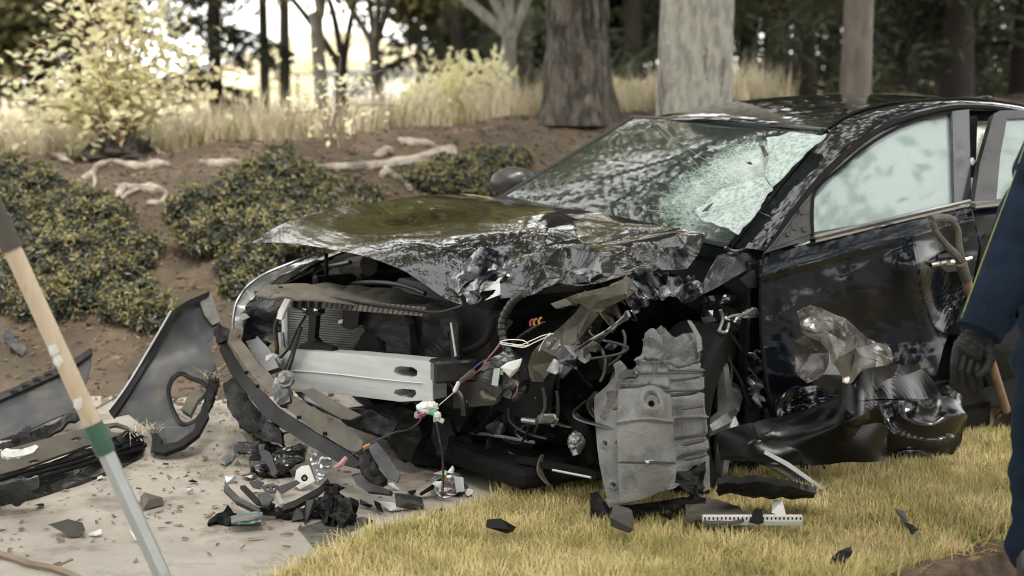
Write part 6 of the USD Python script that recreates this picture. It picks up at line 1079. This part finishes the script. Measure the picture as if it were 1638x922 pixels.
# ---------------------------------------------------------------- tall yellow leaved bush: stems, dark stool, big leaves
def leafmesh(L, seed):
    w = L * .30; g = R3(seed); b = g.uniform(.05, .3)
    V = [(0, 0, 0), (.25 * L, w * .75, .04 * L), (.6 * L, w, .02 * L), (L, 0, -b * L), (.6 * L, -w, .02 * L), (.25 * L, -w * .75, .04 * L), (.3 * L, 0, 0), (.65 * L, 0, -.05 * L)]
    F = [(0, 6, 1), (1, 6, 7), (1, 7, 2), (2, 7, 3), (0, 5, 6), (5, 4, 7), (5, 7, 6), (4, 3, 7)]
    return np.array(V), np.array(F)
def tall_bush(px, py, tips, label, seed, n_single, n_mass, Ls=(.06, .10), m='leaf_yellow', stool=True):
    g = R3(seed); o = onbank(px, py); d0 = o[1] * cp; t = Thing('tall_bush', label, 'bush', o); stems = []
    for a, b, e in tips:
        q = D(a, b, d0 + e); bow = (o + q) / 2 + [(q[0] - o[0]) * -.12, 0, .12]; P = smoothpath(np.array([o + [g.normal() * .05, g.normal() * .05, -.03], bow, q]), 14); stems.append(P); t.part('stem', tube(P, np.linspace(.011, .004, 14) * (1 if stool else .5), 5), 'stem_red' if stool else 'twig')
    if stool:
        for k in range(16): a = g.uniform(0, 6.28); t.part('cut_stub', tube(np.array([o + [math.cos(a) * .10, math.sin(a) * .09, -.03], o + [math.cos(a) * .2 * g.uniform(.5, 1.2), math.sin(a) * .16, g.uniform(.07, .19)]]), [.022, .012], 6), 'bark_far')
        t.part('stool', lump(o + [0, 0, .03], (.21, .17, .10), seed, .5), 'bark_far')
    def place(n, sd):
        gg = R3(sd); V, F, k = [], [], 0; out = []
        for i in range(n):
            P = stems[gg.integers(len(stems))]; s = gg.uniform(.18, 1.) ** .8; q = P[min(13, int(s * 13))] + gg.normal(size=3) * [.10, .10, .07]
            v, f = leafmesh(gg.uniform(*Ls), sd + i); v = v @ rot(gg.normal() * .6, gg.uniform(-.9, .7), gg.uniform(0, 6.28)).T + q; out.append((v, f))
        return out
    for v, f in place(n_single, seed + 1): t.part('leaf', trimesh.Trimesh(v, f, process=False), m, smooth=False)
    if n_mass: t.part('far_leaves', cat([trimesh.Trimesh(v, f, process=False) for v, f in place(n_mass, seed + 2)]), m, kind='stuff', smooth=False)
tall_bush(190, 257, [(20, 100, .3), (40, 60, .1), (70, -20, .2), (110, -60, 0), (130, -90, -.2), (150, -60, .3), (170, -90, .1), (190, -60, .2), (215, -70, -.1), (236, -40, .2), (262, 20, .1), (280, -30, .3), (300, 40, .2), (330, 60, .4), (10, 160, .0), (60, 170, -.2), (110, 130, -.2), (290, 120, -.1), (370, 110, .3), (30, 195, -.2), (330, 160, .2), (250, 130, -.2), (160, 90, -.3), (-20, 120, .4), (95, 30, .3)], 'tall yellow leaved bush with red stems at the upper left', 401, 300, 1500, (.05, .088))
tall_bush(540, 232, [(470, 150, .2), (490, 110, .1), (520, 130, .3), (545, 90, 0), (575, 120, .2), (600, 140, .1), (620, 110, .3), (450, 190, .2), (640, 170, .2)], 'sparse yellow bush with thin stems behind the mulch crest', 402, 50, 110, (.03, .055), stool=False)
def soft_bush(px, py, d, rx, rz, label, seed, m='leaf_yellow', n=1500, s=.07):
    g = R3(seed); b = grow(px, py, d); q = sphere_pts(n, g) * g.uniform(.3, 1, n)[:, None]; q[:, 2] = np.abs(q[:, 2]); p = b + q * [rx, rx, rz] * (.6 + .7 * fbm(q * 2.5, 2, seed))[:, None]
    t = Thing('wild_bush', label, 'bush', b); t.part('leaves', leafquads(p, g.normal(size=p.shape) + [0, 0, .5], s, .5, seed), m, smooth=False)
    for k in range(7): e = p[g.integers(n)]; t.part('stem', tube(np.array([b, (b + e) / 2 + [0, 0, .05], e]), [.012, .008, .003], 4), 'twig')
soft_bush(740, 190, 12.2, .55, .62, 'rounded yellow bush in the dry grass left of the furrowed trunk', 501)
soft_bush(690, 195, 12.4, .4, .42, 'lower yellow bush left of the rounded one', 502)
soft_bush(640, 165, 16., .5, .4, 'olive bush below the white wall', 503, 'leaf_olive')
soft_bush(865, 175, 14., .35, .4, 'small yellow bush touching the left of the furrowed trunk', 504, 'leaf_olive')
soft_bush(1000, 180, 14., .35, .4, 'small yellow bush touching the right of the furrowed trunk', 505)
soft_bush(400, 200, 12.5, .5, .35, 'pale yellow weeds left of the sparse bush', 506)
soft_bush(330, 170, 15., .8, .5, 'pale yellow bush below the narrow conifer', 507)
soft_bush(80, 190, 13.5, .9, .5, 'pale bush at the left behind the tall yellow bush', 508)
soft_bush(470, 165, 15.5, .6, .5, 'yellow bush left of the slim pale trunk', 509)
# ---------------------------------------------------------------- fence, wall and buildings far behind
def far_box(name, x0, x1, ytop, d, dep, m, label, catg, extra=None):
    a, b = D(x0, ytop, d), D(x1, ytop, d); gz = ZG(0, 40) - .3; t = Thing(name, label, catg, [(a[0] + b[0]) / 2, a[1] + dep / 2, gz])
    t.part('wall', box([(a[0] + b[0]) / 2, a[1] + dep / 2, (gz + a[2]) / 2], (b[0] - a[0], dep, a[2] - gz), None, .02), m); t.part('roof', box([(a[0] + b[0]) / 2, a[1] + dep / 2, a[2] + .06], (b[0] - a[0] + .3, dep + .3, .12), None, .02), 'grey_metal'); return t, a, b, gz
far_box('white_building', 520, 706, 116, 44., 5., 'wall_white', 'low white building behind the wire fence', 'building')
hx_ = np.linspace(-22, 4, 40); hy_ = np.linspace(52, 120, 14); HX, HY2 = np.meshgrid(hx_, hy_, indexing='ij'); HZ = -.2 + 3.6 * np.exp(-((HX + 9) / 6.5) ** 2) * sm((HY2 - 52) / 30) + (fbm(np.stack([HX / 3, HY2 / 5, 0 * HX], -1), 3, 5) - .5) * .8
single('dry_hill', (np.stack([HX, HY2, HZ], -1).reshape(-1, 3), quads(40, 14)), 'field', None, None, kind='structure', smooth=True)
FE = Thing('wire_fence', 'wire mesh fence with a thin rail in front of the white building', 'fence', grow(640, 160, 30.))
zt = D(640, 119, 30.)[2]; x0, x1, yf = -4.4, 4.6, D(640, 119, 30.)[1]; zb = ZG(-2, 30)
FE.part('top_rail', tube([[x0, yf, zt], [x1, yf, zt]], .022, 6), 'fence_wire')
for k, x in enumerate(np.arange(x0, x1 + .1, 1.5)): FE.part('post', tube([[x + .44, yf, zb - .2], [x + .44, yf, zt + .03]], .025, 6), 'fence_wire')
ww = []
for x in np.arange(x0 - .9, x1, .12): ww += [tube([[max(x, x0), yf, zb + max(0, x0 - x)], [x + (zt - zb), yf, zt]], .004, 3, cap=False), tube([[max(x, x0), yf, zt - max(0, x0 - x)], [x + (zt - zb), yf, zb]], .004, 3, cap=False)]
FE.part('mesh_wires', cat(ww), 'fence_wire', kind='stuff')
pc = grow(792, 152, 36.); WC = Thing('parked_car', 'small white car parked far behind the rounded yellow bush', 'car', pc)
WC.part('body', sheet([[pc + [x, -.8 * s, z] for x, z in ((-2., .35), (-1.9, .75), (-.9, .88), (1.1, .9), (2., .75), (2.05, .35))] for s in (1, .6, -.6, -1)], 12, 40, .02, face=(0, 0, 1)), 'white_car', smooth=50)
WC.part('cabin', trimesh.convex.convex_hull(np.array([pc + [x, y, z] for x, z, h in ((-1.3, .85, .75), (-.7, 1.38, .6), (.7, 1.38, .6), (1.4, .85, .75)) for y in (-h, h)])), 'white_car')
WC.part('window', box(pc + [0, -.70, 1.12], (1.6, .06, .3), rot(.25, 0, 0), .01), 'dark_glass')
for x in (-1.25, 1.25):
    for y in (-.78, .78): WC.part('wheel', tube([pc + [x, y - .08, .3], pc + [x, y + .08, .3]], .3, 18), 'rubber')
# ---------------------------------------------------------------- tools
TB = [D(-12, 330, 4.0), D(12, 395, 4.02), D(150, 682, 4.10), D(172, 727, 4.11)]
ax = TB[2] - TB[0]; ax /= np.linalg.norm(ax); end = TB[2] + (TB[2] - TB[0]) * ((TB[2][2] + .02) / (TB[0][2] - TB[2][2]))
TL = Thing('digging_tool', 'long handled digging tool with pale wooden shaft and green collar, leaning, left', 'tool', end)
def bar(p, q, r, n=20, prof=None, res=16): return tube(np.array([p, q]), r, n, res, prof)
def along(px): return TB[0] + (TB[2] - TB[0]) * ((px - pix(TB[0])[1]) / (pix(TB[2])[1] - pix(TB[0])[1]))
TL.part('shaft', bar(TB[0] - ax * .02, along(690), .0227), 'shaft_wood', smooth=60)
TL.part('grip', bar(TB[0] - ax * .10, along(398), .0265), 'grip_worn', smooth=60)
TL.part('collar', tube(np.array([along(y) for y in (678, 684, 700, 722, 726)]), [.0244, .0257, .0264, .0268, .025], 20, 12), 'collar_green', smooth=60)
hexp = [(math.cos(k * math.pi / 3), math.sin(k * math.pi / 3)) for k in range(6)]
TL.part('bar', tube(np.array([along(722), end - ax * .15, end]), [.0227, .0227, .006], prof=hexp), 'grey_metal', smooth=20)
for k, (a, b) in enumerate(((92, 556), (102, 572), (128, 642))): TL.part('sticker', lump(along(b) + np.array([-.005, -.0205, 0]) * 1., (.012, .004, .017), k, .5, sub=2), 'white_plastic', label='torn remains of a white sticker')
# shovel standing against the door
h0, h1 = K(1506, 372, y=1.0), K(1540, 430, y=1.0); gd = G(1618, 684, .03)
SHV = Thing('shovel', 'shovel with worn D grip and brown wooden shaft leaning on the car door', 'shovel', G(1618, 690))
sx = (gd - h1) / np.linalg.norm(gd - h1)
SHV.part('shaft', tube(np.array([h1 - sx * .02, h1 + sx * .35, gd - sx * .10]), [.017, .0165, .017], 14, 20), 'shaft_brown', smooth=60)
Ty = lambda a, b: K(a, b, y=1.0)
SHV.part('grip', tube(np.array([Ty(a, b) for a, b in ((1490, 352), (1500, 349), (1516, 350), (1526, 354))]), [.014, .016, .016, .014], 10, 12), 'grip_worn', smooth=60)
for P in ([(1491, 353), (1498, 372), (1512, 390), (1532, 412), (1540, 424)], [(1524, 355), (1533, 372), (1534, 392), (1536, 410), (1541, 424)]): SHV.part('grip_arm', tube(np.array([Ty(a, b) for a, b in P]), [.011, .011, .012, .016, .016], 8, 18, prof=None), 'grip_worn', smooth=60)
SHV.part('socket', tube(np.array([h1 - sx * .03, h1 + sx * .06]), [.021, .018], 12), 'grip_worn', smooth=60)
sv = np.cross(sx, [0, -1, 0]); sv /= np.linalg.norm(sv); bk = np.cross(sv, sx)
SHV.part('blade', sheet([[gd + sx * s + sv * w * q + bk * (.03 * (q * q) - .01) for q in np.linspace(-1, 1, 5)] for s, w in ((-.10, .03), (-.06, .075), (.06, .08), (.16, .06), (.22, .01))], 20, 14, .003), 'frame_grey', smooth=50)
# ---------------------------------------------------------------- person in navy overalls at the right edge
pd = 4.2; PX = lambda a, b, e=0.: D(a, b, pd + e)
wrist, elb = PX(1568, 526), PX(1660, 330, .06)
hipc = PX(1762, 470, .12); gz = 0.
PR = Thing('person', 'person in navy overalls and dark gloves standing at the right edge, arm hanging', 'person', [hipc[0], hipc[1], 0])
fwd = np.array([-.35, -.94, 0.]); lat = np.array([-.94, .35, 0.])                 # faces the camera side; lat towards the visible arm
fwd /= np.linalg.norm(fwd); lat /= np.linalg.norm(lat)
hz = .92; hip = np.array([hipc[0], hipc[1], hz]); chest = hip + [.13, .02, .37] + fwd * .02; neck = hip + [0, 0, .60]; headc = neck + [0, 0, .17] + fwd * .03
sho = chest + lat * .195 + [0, 0, .15]; sho2 = chest - lat * .195 + [0, 0, .15]; elb2 = sho2 - lat * .06 + [0, 0, -.29]; wr2 = elb2 + fwd * .08 - lat * .0 + [0, 0, -.24]
hl_, hr_ = hip + lat * .10, hip - lat * .10
kl, kr = hl_ + lat * .035 + [0, 0, -.43] + fwd * .03, hr_ - lat * .03 + [0, 0, -.43] + fwd * .02; al, ar = kl + [0, 0, -.41] - fwd * .03, kr + [0, 0, -.41] - fwd * .03
B = dict(p=(hip, .135, [1, .85, .9]), w=(hip + [0, 0, .16], .13, [1.1, .85, 1]), c=(chest, .15, [1.1, .85, 1.1]), c2=(chest + [0, 0, .14], .12, [1.2, .8, .8]), n=(neck - [0, 0, .04], .06), s=(sho, .085), e=(elb, .092), wr=(wrist + (elb - wrist) * .05, .063), s2=(sho2, .085), e2=(elb2, .066), w2=(wr2, .058),
         hl=(hl_, .115), kl=(kl, .085), al=(al, .078), hr=(hr_, .115), kr=(kr, .085), ar=(ar, .078))
body = blend(B, [('p', 'w'), ('w', 'c'), ('c', 'c2'), ('c2', 'n'), ('c2', 's'), ('s', 'e'), ('e', 'wr'), ('c2', 's2'), ('s2', 'e2'), ('e2', 'w2'), ('p', 'hl'), ('hl', 'kl'), ('kl', 'al'), ('p', 'hr'), ('hr', 'kr'), ('kr', 'ar')], .011, 12)
v = np.array(body.vertices); v += vnorm(v, np.array(body.faces)) * (crumple(6, .022, 5, 2)(v * [1, 1, 1.6]))[:, None]
PR.part('overalls', trimesh.Trimesh(v, body.faces, process=False), 'navy_cloth', smooth=True)
ea = elb - wrist; ea /= np.linalg.norm(ea)
PR.part('cuff', tube(np.array([wrist + ea * .05, wrist + ea * .0, wrist - ea * .012]), [.061, .064, .062], 20, 8), 'navy_cloth', smooth=60)
s1, s2_ = wrist, elb; side = np.cross(ea, [0, -1., 0]); side = side / np.linalg.norm(side); side = side if side[0] < 0 else -side
PR.part('piping', tube(np.array([wrist + side * .0605, (wrist + elb) / 2 + side * .077, elb + side * .092, (elb + sho) / 2 + side * .080]) + np.array([0, -.012, 0]), .0011, 5, 24), 'lime_piping')
# head with face and hair
hd_ = trimesh.creation.icosphere(4, 1.); v = np.array(hd_.vertices); M = np.stack([lat, fwd, [0, 0, 1.]])            # local x=lat, y=fwd
v = v * [.075, .094, .118]; yy = v[:, 1]; v[:, 1] += np.where(yy > 0, .020 * np.exp(-((v[:, 0] / .013) ** 2) - ((v[:, 2] + .012) / .022) ** 2) * 1.2, 0); v[:, 1] -= np.where(yy > 0, .010 * (np.exp(-(((np.abs(v[:, 0]) - .03) / .014) ** 2) - ((v[:, 2] - .008) / .011) ** 2)), 0)
v[:, 1] += np.where(yy > 0, .006 * np.exp(-((v[:, 0] / .022) ** 2) - ((v[:, 2] + .052) / .008) ** 2), 0); v[:, 0] *= np.where(v[:, 2] < -.02, 1 + (v[:, 2] + .02) * 2.6, 1)
HDP = PR.part('head', trimesh.Trimesh(v @ M + headc, hd_.faces, process=False), 'skin', smooth=True)
PR.part('neck', tube(np.array([neck - [0, 0, .06], headc - [0, 0, .05]]), [.058, .055], 16), 'skin', smooth=60)
for s in (-1, 1):
    PR.part('ear', lump(headc + lat * s * .075 + [0, 0, -.002], (.012, .02, .03), 3, .1, sub=2), 'skin', under=HDP); PR.part('eye', lump(headc + lat * s * .030 + fwd * .083 + [0, 0, .008], (.011, .011, .008), 1, 0, sub=2), 'white_plastic', under=HDP); PR.part('pupil', lump(headc + lat * s * .030 + fwd * .0925 + [0, 0, .008], (.004, .004, .004), 1, 0, sub=1), 'black_gloss', under=HDP)
PR.part('mouth', lump(headc + fwd * .085 + [0, 0, -.056], (.022, .010, .006), 1, 0, sub=2), 'wire_pink', under=HDP)
hv = np.array(hd_.vertices); hk = (hv[:, 2] > .25) | (hv[:, 1] < -.1); ff = np.array(hd_.faces); ff = ff[hk[ff].all(1)]
PR.part('hair', solid((hv * [.082, .100, .126]) @ M + headc, ff, .01), 'twig', smooth=True)
# the gloved hand: palm, four curled fingers, thumb, one continuous glove
dn = -ea; hx = side * -1; fy = np.cross(dn, hx); fy = fy if fy[1] < 0 else -fy                # dn down the hand, hx across to the right, fy towards the camera
w0 = wrist - ea * .0; HB = {'w': (w0 + dn * .005, .030), 'pl': (w0 + dn * .065 - hx * .026, .020), 'pr': (w0 + dn * .070 + hx * .028, .019), 'pm': (w0 + dn * .068, .022)}
LK = [('w', 'pl'), ('w', 'pr'), ('w', 'pm'), ('pl', 'pm'), ('pm', 'pr')]
for k, (o, l, c) in enumerate(((-.033, .040, .30), (-.011, .044, .42), (.012, .041, .55), (.034, .032, .68))):
    r0 = w0 + dn * .078 + hx * o; d1 = dn * math.cos(c * .6) - fy * math.sin(c * .6) * -.4 + hx * (.25 - .06 * k); d1 /= np.linalg.norm(d1); j1 = r0 + d1 * l; d2 = dn * math.cos(.7 + c) + hx * .38 + fy * -.22; d2 /= np.linalg.norm(d2); j2 = j1 + d2 * l * .75; d3 = dn * .5 + hx * .75 - fy * .4; d3 /= np.linalg.norm(d3); j3 = j2 + d3 * l * .5
    HB |= {f'a{k}': (r0, .0115), f'b{k}': (j1, .0105), f'c{k}': (j2, .0095), f'd{k}': (j3, .008)}; LK += [('pm', f'a{k}'), (f'a{k}', f'b{k}'), (f'b{k}', f'c{k}'), (f'c{k}', f'd{k}')]
t0_ = w0 + dn * .03 + hx * .032 + fy * .012; t1_ = t0_ + dn * .035 + hx * .018 + fy * .014; t2_ = t1_ + dn * .032 - hx * .002 + fy * .006; t3_ = t2_ + dn * .022 - hx * .010
HB |= {'t0': (t0_, .016), 't1': (t1_, .0125), 't2': (t2_, .011), 't3': (t3_, .009)}; LK += [('w', 't0'), ('t0', 't1'), ('t1', 't2'), ('t2', 't3')]
hm = blend(HB, LK, .0032, 6); v = np.array(hm.vertices); v += vnorm(v, np.array(hm.faces)) * (.0016 * np.sin((v @ dn) * 420 + 5 * fbm(v * 30, 2, 3)) * np.clip(1.2 - ((v - w0) @ dn) / .09, 0, 1))[:, None]
PR.part('glove', trimesh.Trimesh(v, hm.faces, process=False), 'glove', smooth=True)
HB2 = {k: ((np.asarray(q[0]) - w0) @ np.stack([-lat, fwd, [0, 0, 1.]]).T @ np.stack([lat, fwd, [0, 0, 1.]]) + wr2 - [0, 0, .05], q[1]) for k, q in HB.items()}
hm = blend(HB2, LK, .005, 6); PR.part('glove', hm, 'glove', smooth=True)
for a in (al, ar):
    q = np.array([a[0], a[1], 0.]); bt_ = blend({'h': (q - fwd * .03 + [0, 0, .045], .045), 'm': (q + fwd * .08 + [0, 0, .042], .046), 't': (q + fwd * .17 + [0, 0, .034], .036), 'k': (q + [0, 0, .14], .058)}, [('h', 'm'), ('m', 't'), ('k', 'h'), ('k', 'm')], .012, 6); PR.part('boot', bt_, 'boot', smooth=True)
